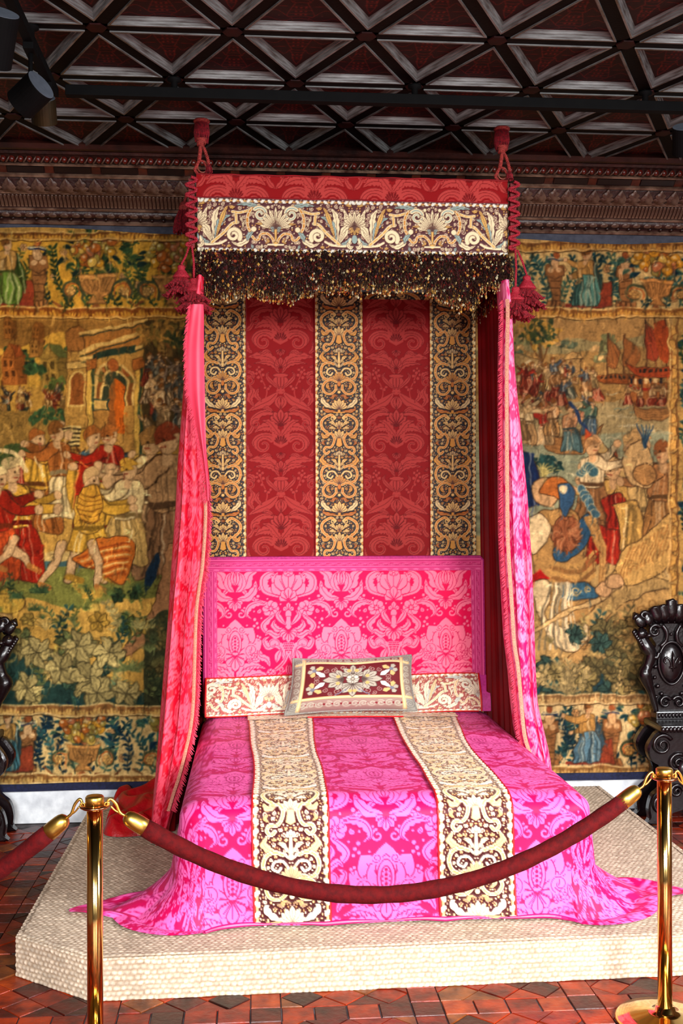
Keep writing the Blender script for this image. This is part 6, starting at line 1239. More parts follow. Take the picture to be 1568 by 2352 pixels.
# ------------------------------------------------------------------ curtains
m_curt = vm('curtain_damask', 0.52, 0.0, 0.3, 0.06, 1200.0)
m_fringe = pm('rose_silk_fringe', rgb(214, 60, 88), rgb(178, 34, 60), 120, 0.75)
m_gold = pm('pale_gold_braid', rgb(214, 150, 120), rgb(170, 96, 84), 220, 0.6, bump=0.5, bscale=300)
m_drape = pm('deep_red_lining', rgb(112, 3, 8), rgb(84, 2, 6), 4, 0.6, spec=0.12)
def edge_fringe(name, pts, outdir, L_, parent, mat, seed, step=0.0042):
    """row of hanging silk threads along an edge"""
    rs = random.Random(seed); q = np.array(pts); s = np.concatenate([[0], np.cumsum(np.linalg.norm(np.diff(q, axis=0), axis=1))]); mb = MB()
    for u in np.arange(0, s[-1], step):
        p = np.array([np.interp(u, s, q[:, k]) for k in range(3)]); d = np.array(outdir)*L_*rs.uniform(0.75, 1.15)+np.array([rs.uniform(-0.004, 0.004), rs.uniform(-0.006, 0.004), rs.uniform(-0.012, 0.002)])
        m = p+d*0.5+np.array([0, -0.004, 0.002]); v, f = tube([p, m, p+d], [0.0024, 0.0026, 0.0012], 3, False); mb.add(v, f)
    return props(mb.build(name, mat, parent), kind='stuff')
def bundle(th, left, right, Yc, ry, art, seed, flipx, z1=2.80):
    """gathered curtain: closed folded tube whose outline follows the two given edges (photo pixels at depth Yc)"""
    zl = np.array([PY(x, y, Yc) for x, y in left]); zr = np.array([PY(x, y, Yc) for x, y in right]); zs = np.linspace(z1, 0.158, 290); ol = np.argsort(zl[:, 2]); orr = np.argsort(zr[:, 2])
    xl = np.interp(zs, zl[ol, 2], zl[ol, 0]); xr = np.interp(zs, zr[orr, 2], zr[orr, 0])
    k = np.ones(9)/9; xl = np.convolve(np.pad(xl, 4, 'edge'), k, 'valid'); xr = np.convolve(np.pad(xr, 4, 'edge'), k, 'valid')
    n = 196; th_ = np.linspace(0, 2*PI, n, endpoint=False); Z = zs[:, None]; cx = ((xl+xr)/2)[:, None]; rx = ((xr-xl)/2)[:, None]; h = np.clip((z1-Z)/1.6, 0.25, 1)
    rip = 0.5*np.sin(th_*5+seed+Z*0.5)+0.3*np.sin(th_*9+2*seed-Z*0.7)+0.2*np.sin(th_*15+Z); ryy = (ry*(0.55+0.45*h)); d = 1+0.16*h*rip*np.abs(np.sin(th_))[None, :]
    X = cx+rx*np.cos(th_)[None, :]; Y = Yc+0.02-ryy*np.sin(th_)[None, :]*d; Z2 = np.repeat(Z, n, 1)
    X = X+0.010*h*np.sin(th_*7+Z*1.5+seed)*np.abs(np.sin(th_))[None, :]
    P = np.stack([X, Y, Z2], -1); arc = np.cumsum(np.linalg.norm(np.diff(np.concatenate([P, P[:, :1]], 1), axis=1), axis=2), axis=1); scale = 1.7
    col, hg = art.sample(688+(arc*scale-0.55)/0.57*828, 745+(1.1-Z2)/0.57*828)
    o = cloth('curtain_cloth', P, col, m_curt, th, closed=True); me = o.data; i = 130*n+n//4; pn = np.array(me.polygons[i].normal)
    if pn[1] > 0: me.flip_normals()
    return P, xl, xr, zs
cl_l = [(456, 600), (450, 650), (440, 695), (435, 735), (427, 796), (424, 830), (418, 930), (407, 1070), (403, 1160), (392, 1320), (387, 1407), (375, 1553), (363, 1700), (358, 1770), (352, 1830), (346, 1905)]
cl_r = [(470, 600), (467, 727), (468, 842), (470, 929), (473, 1030), (481, 1102), (481, 1189), (477, 1290), (468, 1348), (462, 1407), (458, 1524), (455, 1612), (450, 1670), (437, 1730), (424, 1780), (411, 1820), (399, 1860), (386, 1905)]
cuL = thing('curtain', (-0.36, -0.86, 0.158), 'pink damask bed curtain with turned back plain lining spilling onto the dais', 'curtain')
YC = -0.86
PL, xl, xr, zs = bundle(cuL, cl_l, cl_r, YC, 0.15, A_CURT, 1.0, False)
# turned-back lining between the slanting fringe and the front edge
fr_l = [(438, 700), (435, 727), (429, 796), (432, 886), (442, 943), (452, 987), (464, 1045), (472, 1103), (476, 1150)]
yl = YC-0.165
A_ = np.array([PY(x, y, yl) for x, y in fr_l]); rr = [(467, 700), (468, 727), (468, 796), (470, 886), (471, 943), (472, 987), (474, 1045), (479, 1103), (480, 1150)]; B_ = np.array([PY(x, y, yl) for x, y in rr]); nA = 60
a_ = spl(A_, nA); b_ = spl(B_, nA); tt = np.linspace(0, 1, 14)[None, :, None]; Pm = a_[:, None, :]*(1-tt)+b_[:, None, :]*tt; Pm[:, :, 1] -= 0.018*np.sin(tt[..., 0]*PI)+0.004*np.sin(tt[..., 0]*9+np.linspace(0, 6, nA)[:, None])
o = obj('turned_lining', Pm.reshape(-1, 3), gridfaces(nA, 14)[:, ::-1].copy(), pm('plain_rose_silk', rgb(240, 66, 96), rgb(226, 48, 80), 4, 0.5), cuL, True)
edge_fringe('fringe', a_+np.array([0, -0.004, 0]), (-0.5, -0.2, -0.6), 0.030, cuL, m_fringe, 3)
lowE = np.array([PY(x, y, YC-0.10) for x, y in [(478, 1103), (480, 1189), (474, 1290), (466, 1348), (459, 1407), (455, 1524), (452, 1612), (446, 1670), (433, 1730), (420, 1780), (407, 1820), (395, 1860)]]); lowE = spl(lowE, 90)
edge_fringe('fringe', lowE+np.array([-0.004, -0.01, 0]), (0.7, -0.3, -0.5), 0.026, cuL, m_fringe, 4)
gb = lowE+np.array([-0.016, -0.022, 0]); v = []; 
for p in gb: v += [p+np.array([-0.008, 0.004, 0]), p+np.array([0, -0.004, 0]), p+np.array([0.008, 0.0, 0])]
obj('gold_braid', v, gridfaces(len(gb), 3)[:, ::-1].copy(), m_gold, cuL, True)
# pool of red lining on the dais
pool = spl([(-0.44, -0.62), (-0.50, -0.80), (-0.60, -0.85), (-0.715, -0.81), (-0.735, -0.62), (-0.72, -0.40), (-0.755, -0.20), (-0.70, -0.06), (-0.52, -0.05), (-0.36, -0.20), (-0.32, -0.50), (-0.44, -0.62)], 120)[:-1]; pc = np.array([-0.56, -0.45]); npl = len(pool); NR = 46; v = []; colp = []
for i in range(NR):
    t = i/(NR-1); q = pc+(pool-pc)*t; edge_ = np.clip((1-t)/0.12, 0, 1)**0.6
    fold = 0.5+0.5*np.sin(q[:, 0]*38+3*np.sin(q[:, 1]*14)+2*vnoise(q[:, 0]*11, q[:, 1]*11, 2)); z = 0.157+edge_*(0.018+0.050*fold+0.055*np.clip(1+vnoise(q[:, 0]*8, q[:, 1]*8, 5), 0, 2)*np.clip((q[:, 0]+0.75)*2.4, 0.2, 1.3))
    v.append(np.stack([q[:, 0], q[:, 1], z], 1))
o = obj('pooled_cloth', np.array(v).reshape(-1, 3), gridfaces(NR, npl, True), pm('crumpled_red_silk', rgb(186, 14, 24), rgb(140, 6, 16), 12, 0.38, bump=0.5, bscale=45), cuL, True)
if o.data.polygons[NR*20].normal[2] < 0: o.data.flip_normals()
# right curtain
cr_l = [(1142, 600), (1146, 650), (1149, 722), (1147, 845), (1147, 992), (1148, 1139), (1149, 1227), (1152, 1290), (1158, 1382), (1164, 1474), (1173, 1535), (1180, 1612), (1188, 1688), (1208, 1760), (1212, 1830), (1214, 1905)]
cr_r = [(1158, 600), (1166, 660), (1172, 700), (1175, 722), (1181, 845), (1195, 992), (1209, 1139), (1218, 1285), (1222, 1413), (1225, 1535), (1229, 1612), (1241, 1658), (1256, 1719), (1262, 1760), (1270, 1830), (1276, 1905)]
A_CURR = damask_pink(rgb(226, 10, 92), rgb(248, 124, 164), rgb(210, 30, 100))
cuR = thing('curtain', (1.30, -0.86, 0.158), 'pink damask bed curtain with a beige braided fringed edge and deep red inner folds', 'curtain')
PR, xl2, xr2, zs2 = bundle(cuR, cr_l, cr_r, YC, 0.14, A_CURR, 2.3, True)
eR = np.array([PY(x, y, YC-0.10) for x, y in [(1152, 690)]+[(x+4, y) for x, y in cr_l[2:]]]); eR = spl(eR, 130); edge_fringe('fringe', eR+np.array([0.004, -0.01, 0]), (-0.8, -0.3, -0.35), 0.026, cuR, m_fringe, 6)
gb = eR+np.array([0.020, -0.030, 0]); v = []
for p in gb: v += [p+np.array([-0.010, 0.0, 0]), p+np.array([0, -0.006, 0]), p+np.array([0.010, 0.004, 0])]
obj('gold_braid', v, gridfaces(len(gb), 3)[:, ::-1].copy(), m_gold, cuR, True)
# drapes running back along both bed sides to the wall (lining side inwards)
for th, xt, xb, sg in ((cuL, -0.285, -0.43, -1), (cuR, 1.235, 1.36, 1)):
    nz, nu = 90, 120; zz = np.linspace(2.90, 0.16, nz)[:, None]; u = np.linspace(0, 1, nu)[None, :]; h = (2.9-zz)/2.74; Yd = -0.10-0.72*u+0*zz; amp = 0.012+0.020*h
    Xd = xt+(xb-xt)*h**1.15*(0.30+0.70*u)+amp*np.sin(u*2*PI*7.5+0.6*np.sin(u*9)+h*0.8)+0.4*amp*np.sin(u*2*PI*17); P = np.stack([Xd, Yd+0.012*np.sin(u*2*PI*7.5+1.2)*h, zz+0*u], -1)
    o = obj('side_drape', P.reshape(-1, 3), gridfaces(nz, nu), m_drape, th, True)
# ------------------------------------------------------------------ cords, tassels, ceiling ropes
m_cord = pm('red_silk_cord', rgb(188, 30, 52), rgb(140, 14, 32), 160, 0.6, bump=0.6, bscale=260)
m_cord2 = pm('faded_red_rope', rgb(176, 58, 50), rgb(120, 28, 26), 120, 0.7, bump=0.6, bscale=240)
m_tass = pm('crimson_tassel', rgb(160, 14, 34), rgb(96, 6, 20), 90, 0.75, bump=0.6, bscale=200)
def twist(pts, r, strands=2, pitch=0.018, n=None):
    """twisted cord following pts"""
    q = np.array(pts, dtype=float); s = np.concatenate([[0], np.cumsum(np.linalg.norm(np.diff(q, axis=0), axis=1))]); n = n or max(12, int(s[-1]/0.0035)); mb = MB()
    u = np.linspace(0, s[-1], n); C_ = np.stack([np.interp(u, s, q[:, k]) for k in range(3)], 1); t = np.gradient(C_, axis=0); t /= np.linalg.norm(t, axis=1)[:, None]+1e-9; a = np.array([0, -1.0, 0.1]); s1 = np.cross(t, a); s1 /= np.linalg.norm(s1, axis=1)[:, None]+1e-9; s2 = np.cross(t, s1)
    for k in range(strands):
        ph = 2*PI*u/pitch+2*PI*k/strands; mb.add(*tube(C_+s1*(np.cos(ph)*r*0.55)[:, None]+s2*(np.sin(ph)*r*0.55)[:, None], r*0.6, 6))
    return mb
def tassel(parent, p, s, seed, mat=None):
    """bell head with two ruffled skirts; p = top point, s = size"""
    p = np.array(p); rs = random.Random(seed); mt = mat or m_tass
    hd = MB().add(*lathe([(0.001, 0), (0.10*s, -0.03*s), (0.13*s, -0.10*s), (0.10*s, -0.14*s), (0.16*s, -0.22*s), (0.26*s, -0.36*s), (0.28*s, -0.40*s), (0.22*s, -0.43*s)], 16, p)).build('tassel', m_cord if mat is None else mat, parent, True)
    for k, (z0, r0, L_) in enumerate(((-0.40, 0.24, 0.34), (-0.62, 0.28, 0.38))):
        mb = MB()
        for j in range(46):
            a = 2*PI*j/46+rs.uniform(-0.05, 0.05); r1 = r0*s*rs.uniform(0.85, 1.0); r2 = (r0+0.20)*s*rs.uniform(0.75, 1.15); a_ = np.array([math.cos(a), math.sin(a), 0]); top = p+a_*r1*0.5+np.array([0, 0, z0*s]); mid = p+a_*r1*1.15+np.array([0, 0, (z0-L_*0.4)*s]); end = p+a_*r2+np.array([0, 0, (z0-L_*rs.uniform(0.75, 1.05))*s]); curl = end+a_*0.05*s+np.array([0, 0, 0.05*s])
            mb.add(*tube([top, mid, end, curl], [0.030*s, 0.040*s, 0.034*s, 0.015*s], 4, False))
        props(mb.build('ruffle', mt, hd), kind='stuff')
    return hd
def tasselled(xc, zt, zb, label, hangs, amp=0.025):
    th = thing('tasselled_cord', (xc, KY-0.02, zb), label, 'tassel', 'tasselled cords lacing the canopy corners')
    n = 7; pts = [];
    for i in range(n*12+1): t = i/(n*12); pts.append((xc+amp*math.sin(t*n*2*PI), KY-0.022-0.006*math.cos(t*n*2*PI), zt+(zb-zt)*t))
    twist(pts, 0.0075).build('lacing_cord', m_cord, th, True)
    MB().add(*box(xc-0.014, xc+0.014, KY-0.006, KY+0.03, zb, zt)).build('corner_band', m_redcl, th)
    for k, (dx, L_, s, dy) in enumerate(hangs):
        a = (xc+dx*0.25, KY-0.024-dy, zb); b = (xc+dx, KY-0.026-dy, zb-L_); twist([a, ((a[0]+b[0])/2+0.004, a[1], (a[2]+b[2])/2), b], 0.0055).build('hanging_cord', m_cord, th, True); tassel(th, b, s, k+11)
    return th
tasselled(KX0-0.022, 3.275, 2.945, 'crimson lacing cord with two ruffled tassels on the canopy corner over the plain turned lining', [(-0.048, 0.085, 0.155, 0.0), (0.012, 0.150, 0.165, 0.02)])
tasselled(KX1+0.026, 3.285, 2.955, 'crimson lacing cord with two ruffled tassels on the canopy corner over the beige braided curtain', [(0.060, 0.120, 0.165, 0.0), (0.000, 0.180, 0.165, 0.02)])
th = thing('tassel', (-0.33, -0.55, 3.10), 'dull red rope tassel hanging from the back of the canopy top beside the cornice', 'tassel'); twist([(-0.285, -0.60, 3.30), (-0.33, -0.60, 3.28), (-0.345, -0.60, 3.235)], 0.007).build('cord', m_cord2, th, True); hd = MB().add(*lathe([(0.004, 0.0), (0.020, -0.010), (0.028, -0.035), (0.026, -0.05)], 14, (-0.345, -0.60, 3.24))).build('tassel_head', m_cord2, th, True)
mb = MB(); rs = random.Random(8)
for j in range(150):
    a = rs.uniform(0, 2*PI); r = 0.026*math.sqrt(rs.random()); q = [(-0.345+math.cos(a)*r, -0.60+math.sin(a)*r, 3.195), (-0.350+math.cos(a)*r*1.6, -0.60+math.sin(a)*r*1.5, 3.15), (-0.352+math.cos(a)*r*2.0+rs.uniform(-.006, .006), -0.60+math.sin(a)*r*1.8, rs.uniform(3.075, 3.10))]; mb.add(*tube(q, 0.003, 3, False))
props(mb.build('tassel_skirt', m_tass, th), kind='stuff')
def ceiling_rope(x, label, seed, zt, zb):
    th = thing('ceiling_rope', (x, -0.845, zb), label, 'rope', 'ropes holding the canopy'); rs = random.Random(seed); y = -0.845
    MB().add(*lathe([(0.006, 0.0), (0.036, 0.0), (0.040, -0.006), (0.037, -0.014), (0.028, -0.018), (0.006, -0.02)], 20, (x, y, CZ-0.004))).build('ceiling_rose', m_cord2, th, True)
    mb = MB()
    for j in range(44):
        a = 2*PI*j/44; r = 0.030; z = CZ-0.018; mb.add(*tube([(x+math.cos(a)*r, y+math.sin(a)*r, z), (x+math.cos(a)*(r+0.006), y+math.sin(a)*(r+0.006), z-0.045), (x+math.cos(a)*(r-0.004)+rs.uniform(-0.004, 0.004), y+math.sin(a)*(r-0.004), z-0.085-rs.uniform(0, 0.012))], 0.0032, 3, False))
    props(mb.build('rose_fringe', m_tass, th), kind='stuff')
    z0 = CZ-0.06
    twist([(x+0.004, y, z0), (x+0.010, y-0.02, z0-0.04), (x-0.004, y-0.02, z0-0.08), (x-0.012, y-0.01, z0-0.14)], 0.010).build('rope_strand', m_cord2, th, True)
    twist([(x-0.008, y, z0), (x-0.012, y-0.022, z0-0.05), (x+0.014, y-0.024, z0-0.09), (x+0.028, y-0.02, z0-0.13), (x+0.034, y-0.02, z0-0.16)], 0.008).build('rope_strand', m_cord2, th, True)
    kn = MB()
    for k in range(3): kn.add(*tube([(x+0.020*math.cos(t)*(1-0.1*k), y-0.012+0.016*math.sin(t), z0-0.036-0.012*k+0.006*math.sin(t+k)) for t in np.linspace(0, 2*PI, 15)[:-1]], 0.008, 6, closed=True))
    kn.build('knot', m_cord2, th, True)
    MB().add(*tube([(x+0.004+0.024*math.cos(t), y, 3.335+0.028*math.sin(t)) for t in np.linspace(0, 2*PI, 25)[:-1]], 0.004, 8, closed=True)).build('ring', pm('brass_ring', rgb(150, 70, 50), rgb(110, 44, 34), 30, 0.4), th, True)
    twist([(x-0.012, y-0.01, z0-0.14), (x-0.028, y, z0-0.17), (x-0.034, y, 3.32), (x-0.018, y, 3.298)], 0.008).build('rope_strand', m_cord2, th, True); twist([(x-0.010, y-0.01, z0-0.14), (x+0.008, y, 3.36), (x+0.026, y, 3.33), (x+0.020, y, 3.300)], 0.006).build('rope_strand', m_cord2, th, True)
    mb = MB()
    for j in range(24): a = rs.uniform(0, 6.28); mb.add(*tube([(x+0.034, y-0.02, z0-0.155), (x+0.034+0.012*math.cos(a), y-0.02+0.012*math.sin(a), z0-0.175), (x+0.034+0.016*math.cos(a), y-0.02+0.016*math.sin(a), z0-0.195-rs.uniform(0, .01))], 0.003, 3, False))
    props(mb.build('frayed_end', m_tass, th), kind='stuff')
ceiling_rope(-0.246, 'knotted faded red rope hanging from the ceiling to the canopy corner near the spotlights', 4, 3.55, 3.30)
ceiling_rope(1.203, 'knotted faded red rope from the ceiling to the canopy corner over the beige braided curtain', 9, 3.55, 3.30)
# ------------------------------------------------------------------ dais with woven cover
HD = 0.150
DP_ = [(-0.870, -0.06), (-0.870, -2.03), (-0.565, -2.268), (1.600, -2.236), (1.930, -1.980), (1.930, -0.06)]
dais = thing('dais', (0.5, -1.1, 0.0), 'low dais covered in beige woven sisal under the bed', 'platform')
m_core = pm('sisal_base', rgb(170, 140, 108), rgb(130, 104, 78), 60, 0.95)
Q_ = np.array(DP_); cq = Q_.mean(0); Qi = cq+(Q_-cq)*0.992; n = len(Qi)
MB().add([(p[0], p[1], 0.0) for p in Qi]+[(p[0], p[1], HD-0.004) for p in Qi], [[i, (i+1) % n, n+(i+1) % n, n+i] for i in range(n)]+[[n+i for i in range(n)], list(range(n))[::-1]]).build('core', m_core, dais)
def weave(a, b, ca=0.0225, cb=0.0175):
    a = a+0.0045*vnoise(a*38, b*38, 31)+0.002*vnoise(a*120, b*120, 33); b = b+0.003*vnoise(a*30, b*30, 32); j = np.floor(b/cb); aa = a/ca+0.5*(j % 2); i = np.floor(aa); h = np.abs(np.sin(PI*aa))**0.55*np.abs(np.sin(PI*b/cb))**0.6; r = vnoise(i*7.31+0.5, j*3.77+0.5, 12)
    t = h[..., None]; base = np.array(rgb(204, 188, 168))*(1+0.15*r[..., None]); gap = np.array(rgb(146, 122, 98)); fine = 1+0.06*vnoise(a*900, b*250, 3)
    return h*0.0042*(1+0.25*r), np.clip((gap*(1-t)+base*t)*fine[..., None], 0, 1)
def inside(X, Y):
    ok = np.ones(X.shape, dtype=bool)
    for i in range(len(DP_)):
        a, b = DP_[i-1], DP_[i]; ok &= ((b[0]-a[0])*(Y-a[1])-(b[1]-a[1])*(X-a[0])) >= -1e-4
    return ok
m_sisal = vm('woven_sisal', 0.95, 0.0, 0.1, 0.15, 800)
X, Y = np.meshgrid(np.arange(-0.872, 1.934, 0.0060), np.arange(-2.270, -0.06, 0.0047)); h, c = weave(X, Y); Z = HD-0.004+h
ins = inside(X, Y); keep = ins & ~((X > -0.10) & (X < 1.10) & (Y > -1.90)); f = gridfaces(*X.shape); kf = keep.ravel()[f].all(1); f = f[kf]; used = np.zeros(X.size, dtype=bool); used[f.ravel()] = True; remap = np.cumsum(used)-1
o = obj('woven_cover', np.stack([X, Y, Z], -1).reshape(-1, 3)[used], remap[f], m_sisal, dais, True, c.reshape(-1, 3)[used]); props(o, kind='stuff')
for i in range(5):
    a = np.array(DP_[i]); b = np.array(DP_[i+1]); L_ = np.linalg.norm(b-a); t = (b-a)/L_; nrm = np.array([t[1], -t[0]]); fine = i in (1, 2); st = 0.0056 if fine else 0.02
    S2, T2 = np.meshgrid(np.arange(0, L_+st*0.5, st), np.linspace(0, 1, 44 if fine else 10)); hz = T2*(HD+0.02); h, c = weave(S2+0.004, hz*1.0+0.3)
    # bottom to top, rolling over the edge
    zz = np.minimum(hz, HD-0.012+0.012*np.sin(np.clip((hz-HD+0.012)/0.032, 0, 1)*PI/2)); inn = np.clip((hz-HD+0.012)/0.032, 0, 1); off = h*1.25-0.004-0.024*(1-np.cos(inn*PI/2)); zz = zz+h*inn*0.6; p = a[None, None, :]+t[None, None, :]*S2[..., None]+nrm[None, None, :]*off[..., None]
    o = obj('woven_edge', np.concatenate([p, zz[..., None]], -1).reshape(-1, 3), gridfaces(*S2.shape), m_sisal, dais, True, c.reshape(-1, 3)); props(o, kind='stuff')
    pn = np.array(o.data.polygons[len(o.data.polygons)//3].normal)
    if pn[0]*nrm[0]+pn[1]*nrm[1] < 0: o.data.flip_normals()
# ------------------------------------------------------------------ brass stanchions and velvet ropes
m_brass = pm('polished_brass', rgb(232, 190, 116), rgb(220, 172, 92), 3, 0.12, 1.0); m_brass2 = pm('satin_brass', rgb(206, 168, 84), rgb(186, 146, 66), 30, 0.34, 1.0); m_copper = pm('copper_rim', rgb(196, 130, 92), rgb(170, 104, 72), 20, 0.25, 1.0)
SL, SR = (-0.478, -2.770), (1.339, -2.576)
def stanchion(p, label):
    th = thing('stanchion', (p[0], p[1], 0.0), label, 'stanchion', 'brass stanchions in front of the dais'); x, y = p
    MB().add(*lathe([(0.0, 0.0), (0.160, 0.0), (0.162, 0.006), (0.155, 0.012), (0.11, 0.020), (0.06, 0.030), (0.034, 0.036), (0.030, 0.05)], 40, (x, y, 0))).build('base', m_brass, th, True)
    MB().add(*lathe([(0.0235, 0.03), (0.0235, 0.795)], 32, (x, y, 0))).build('pole', m_brass, th, True)
    fl_ = MB().add(*lathe([(0.024, 0.792), (0.036, 0.794), (0.044, 0.799), (0.044, 0.803), (0.036, 0.805), (0.024, 0.806)], 36, (x, y, 0))).build('collar', m_copper, th, True)
    for k in range(4):
        a = k*PI/2+0.05; MB().add(*tube([(x+0.036*math.cos(a)+0.007*math.cos(t)*math.cos(a), y+0.036*math.sin(a)+0.007*math.cos(t)*math.sin(a), 0.806+0.006*math.sin(t)) for t in np.linspace(0, 2*PI, 13)[:-1]], 0.0022, 6, closed=True)).build('eyelet', m_brass2, fl_, True)
    MB().add(*lathe([(0.0275, 0.804), (0.0275, 0.828), (0.024, 0.832), (0.010, 0.833), (0.0, 0.833)], 32, (x, y, 0))).build('cap', m_brass2, th, True)
    return th
stanchion(SL, 'polished brass stanchion standing before the chamfered corner of the dais'); stanchion(SR, 'polished brass stanchion standing before the carved chair side of the dais')
m_velr = pm('crimson_velvet', rgb(80, 2, 4), rgb(58, 1, 3), 60, 0.85, spec=0.15, bump=0.2, bscale=160)
def rope(a, b, low, label, r=0.0270, wallend=None):
    """velvet rope hung between hooks at a and b, sagging to height low"""
    a = np.array(a, dtype=float); b = np.array(b, dtype=float); th = thing('velvet_rope', tuple((a+b)/2*np.array([1, 1, 0])+np.array([0, 0, low])), label, 'rope', 'velvet barrier ropes')
    n = 70; t = np.linspace(0, 1, n); base = a[None, :]*(1-t)[:, None]+b[None, :]*t[:, None]; sag = (a[2]+b[2])/2-low; base[:, 2] -= sag*(1-(2*t-1)**2)*1.0
    s = np.concatenate([[0], np.cumsum(np.linalg.norm(np.diff(base, axis=0), axis=1))]); at = lambda u: np.array([np.interp(u, s, base[:, k]) for k in range(3)])
    T_ = s[-1]; hk, cp = 0.055, 0.078
    body = [at(u) for u in np.linspace(hk+cp-0.008, T_-hk-cp+0.008, 60)]; rr = [r*(1+0.03*math.sin(i*1.7)+0.02*math.sin(i*0.6)) for i in range(60)]; MB().add(*tube(body, rr, 18)).build('rope_body', m_velr, th, True)
    for sg, u0 in ((1, 0.0), (-1, T_)):
        p0, p1, p2 = at(u0+sg*hk), at(u0+sg*(hk+cp)), at(u0); ax = (p1-p0)/np.linalg.norm(p1-p0)
        c = MB().add(*lathe([(0.004, -0.002), (0.012, 0.0), (0.019, 0.006), (0.0235, 0.016), (0.0255, 0.03), (0.0262, 0.050), (0.0262, cp), (0.022, cp+0.001)], 24, p0, ax)).build('end_cap', m_brass2, th, True)
        up = np.array([0, 0, 1.0]); d = (p2-p0)/np.linalg.norm(p2-p0); L_ = np.linalg.norm(p2-p0)
        q = [p0+d*0.0, p0+d*L_*0.35, p0+d*L_*0.6+up*0.018, p0+d*L_*0.95+up*0.022, p0+d*L_*1.12+up*0.008, p0+d*L_*1.08-up*0.004]; MB().add(*tube(spl(q, 22), [0.0045]*22, 8)).build('hook', m_brass2, th, True)
        MB().add(*tube(spl([p0+d*L_*0.2, p0+d*L_*0.62-up*0.004, p0+d*L_*0.95+up*0.001], 10), 0.003, 6)).build('hook_gate', m_brass2, th, True)
    return th
zh = 0.800
dLR = np.array([SR[0]-SL[0], SR[1]-SL[1]]); dLR = dLR/np.linalg.norm(dLR)
rope((SL[0]+dLR[0]*0.044, SL[1]+dLR[1]*0.044, zh), (SR[0]-dLR[0]*0.044, SR[1]-dLR[1]*0.044, zh), 0.478, 'dark crimson velvet rope slung between the two brass stanchions before the bed')
rope((SL[0]-0.044, SL[1]+0.01, zh), (-2.88, -2.40, 0.80), 0.27, 'bright crimson velvet rope running off from the stanchion at the chamfered corner')
rope((SR[0]+0.044, SR[1]+0.005, zh), (3.88, -2.40, 0.80), 0.16, 'velvet rope end with a brass cap leaving the stanchion by the carved chair')
# ------------------------------------------------------------------ lighting track and spotlights
m_blk = pm('black_metal', rgb(9, 9, 10), rgb(6, 6, 7), 20, 0.75, spec=0.12); m_grey = pm('grey_metal', rgb(96, 104, 116), rgb(84, 92, 104), 40, 0.6)
TZ = 3.490
def track(name, a, b, label, mounts):
    th = thing(name, tuple((np.array(a)+np.array(b))/2), label, 'track'); a = np.array(a); b = np.array(b); d = b-a; L_ = np.linalg.norm(d); ax = 0 if abs(d[0]) > abs(d[1]) else 1
    if ax == 0: bx_ = box(a[0], b[0], a[1]-0.022, a[1]+0.022, TZ-0.022, TZ+0.022, 0.003)
    else: bx_ = box(a[0]-0.018, a[0]+0.018, min(a[1], b[1]), max(a[1], b[1]), TZ-0.020, TZ+0.020, 0.003)
    MB().add(*bx_).build('rail', m_blk, th)
    for m in mounts:
        p = (m, a[1]) if ax == 0 else (a[0], m); MB().add(*lathe([(0.014, TZ+0.02), (0.014, CZ-0.02), (0.030, CZ-0.014), (0.030, CZ-0.004)], 14, (p[0], p[1], 0))).build('mount', m_blk, th, True)
    return th
track('lighting_track', (-0.80, -1.325, TZ), (3.2, -1.325, TZ), 'black lighting track crossing the coffered ceiling parallel to the cornice', (-0.34, 0.705, 1.742, 2.79))
track('lighting_track', (-0.852, -1.30, TZ), (-0.852, -4.6, TZ), 'black lighting track running under the coffers towards the window wall', (-1.79, -2.75, -3.7))
def spotlight(p, aim, r, L_, label, lit, rear_mat=None, body_mat=None, hang_x=-0.852, hang_y=None):
    p = np.array(p, dtype=float); ax = np.array(aim, dtype=float)-p; ax /= np.linalg.norm(ax); th = thing('spotlight', tuple(p), label, 'spotlight')
    b = MB().add(*lathe([(0.0, -L_/2), (r*0.985, -L_/2), (r, -L_/2+0.004), (r, L_/2), (r*0.9, L_/2), (r*0.88, L_/2-0.03), (0.0, L_/2-0.032)], 28, p, ax)).build('lamp_body', body_mat or m_blk, th, True)
    b.data.polygons.foreach_set('use_smooth', np.array([False]*len(b.data.polygons)))
    MB().add(*lathe([(0.0, -L_/2-0.0015), (r*0.97, -L_/2-0.0015), (r*0.97, -L_/2+0.001)], 28, p, ax)).build('rear_cap', rear_mat or m_grey, th)
    MB().add(*lathe([(0.0, L_/2-0.030), (r*0.86, L_/2-0.030), (r*0.86, L_/2-0.028)], 24, p, ax)).build('lens', pm('lit_lens', rgb(255, 240, 214), emit=(rgb(255, 224, 170), 6.0 if lit else 0.0)) if lit else pm('dark_lens', rgb(40, 40, 44), rough=0.2), th)
    hy = p[1] if hang_y is None else hang_y; MB().add(*tube([(p[0], p[1], p[2]+r*0.5), ((p[0]+hang_x)/2, (p[1]+hy)/2, max(p[2]+r*0.7, TZ-0.10)), (hang_x, hy, TZ-0.03)], 0.009, 8)).build('bracket', m_blk, th, True)
    MB().add(*box(hang_x-0.02, hang_x+0.02, hy-0.05, hy+0.05, TZ-0.045, TZ-0.018, 0.003)).build('adapter', m_blk, th)
    return p+ax*(L_/2+0.01)
s1 = spotlight(PY(-8, 88, -2.35), (-1.60, -0.9, 1.2), 0.062, 0.17, 'black spotlight with a lit lens on the track towards the windows', True)
s2 = spotlight(PY(70, 218, -1.80), (-2.3, -0.9, 2.35), 0.062, 0.12, 'black spotlight with a round grey back beside the rail corner', True)
s3 = spotlight(PY(100, 254, -1.48), (-0.95, 0.0, 1.3), 0.052, 0.10, 'bronze spotlight with a grey back hanging below the rail corner', True, None, pm('bronze_metal', rgb(70, 56, 30), rgb(44, 36, 22), 10, 0.45, 0.6), -0.852, -1.42)
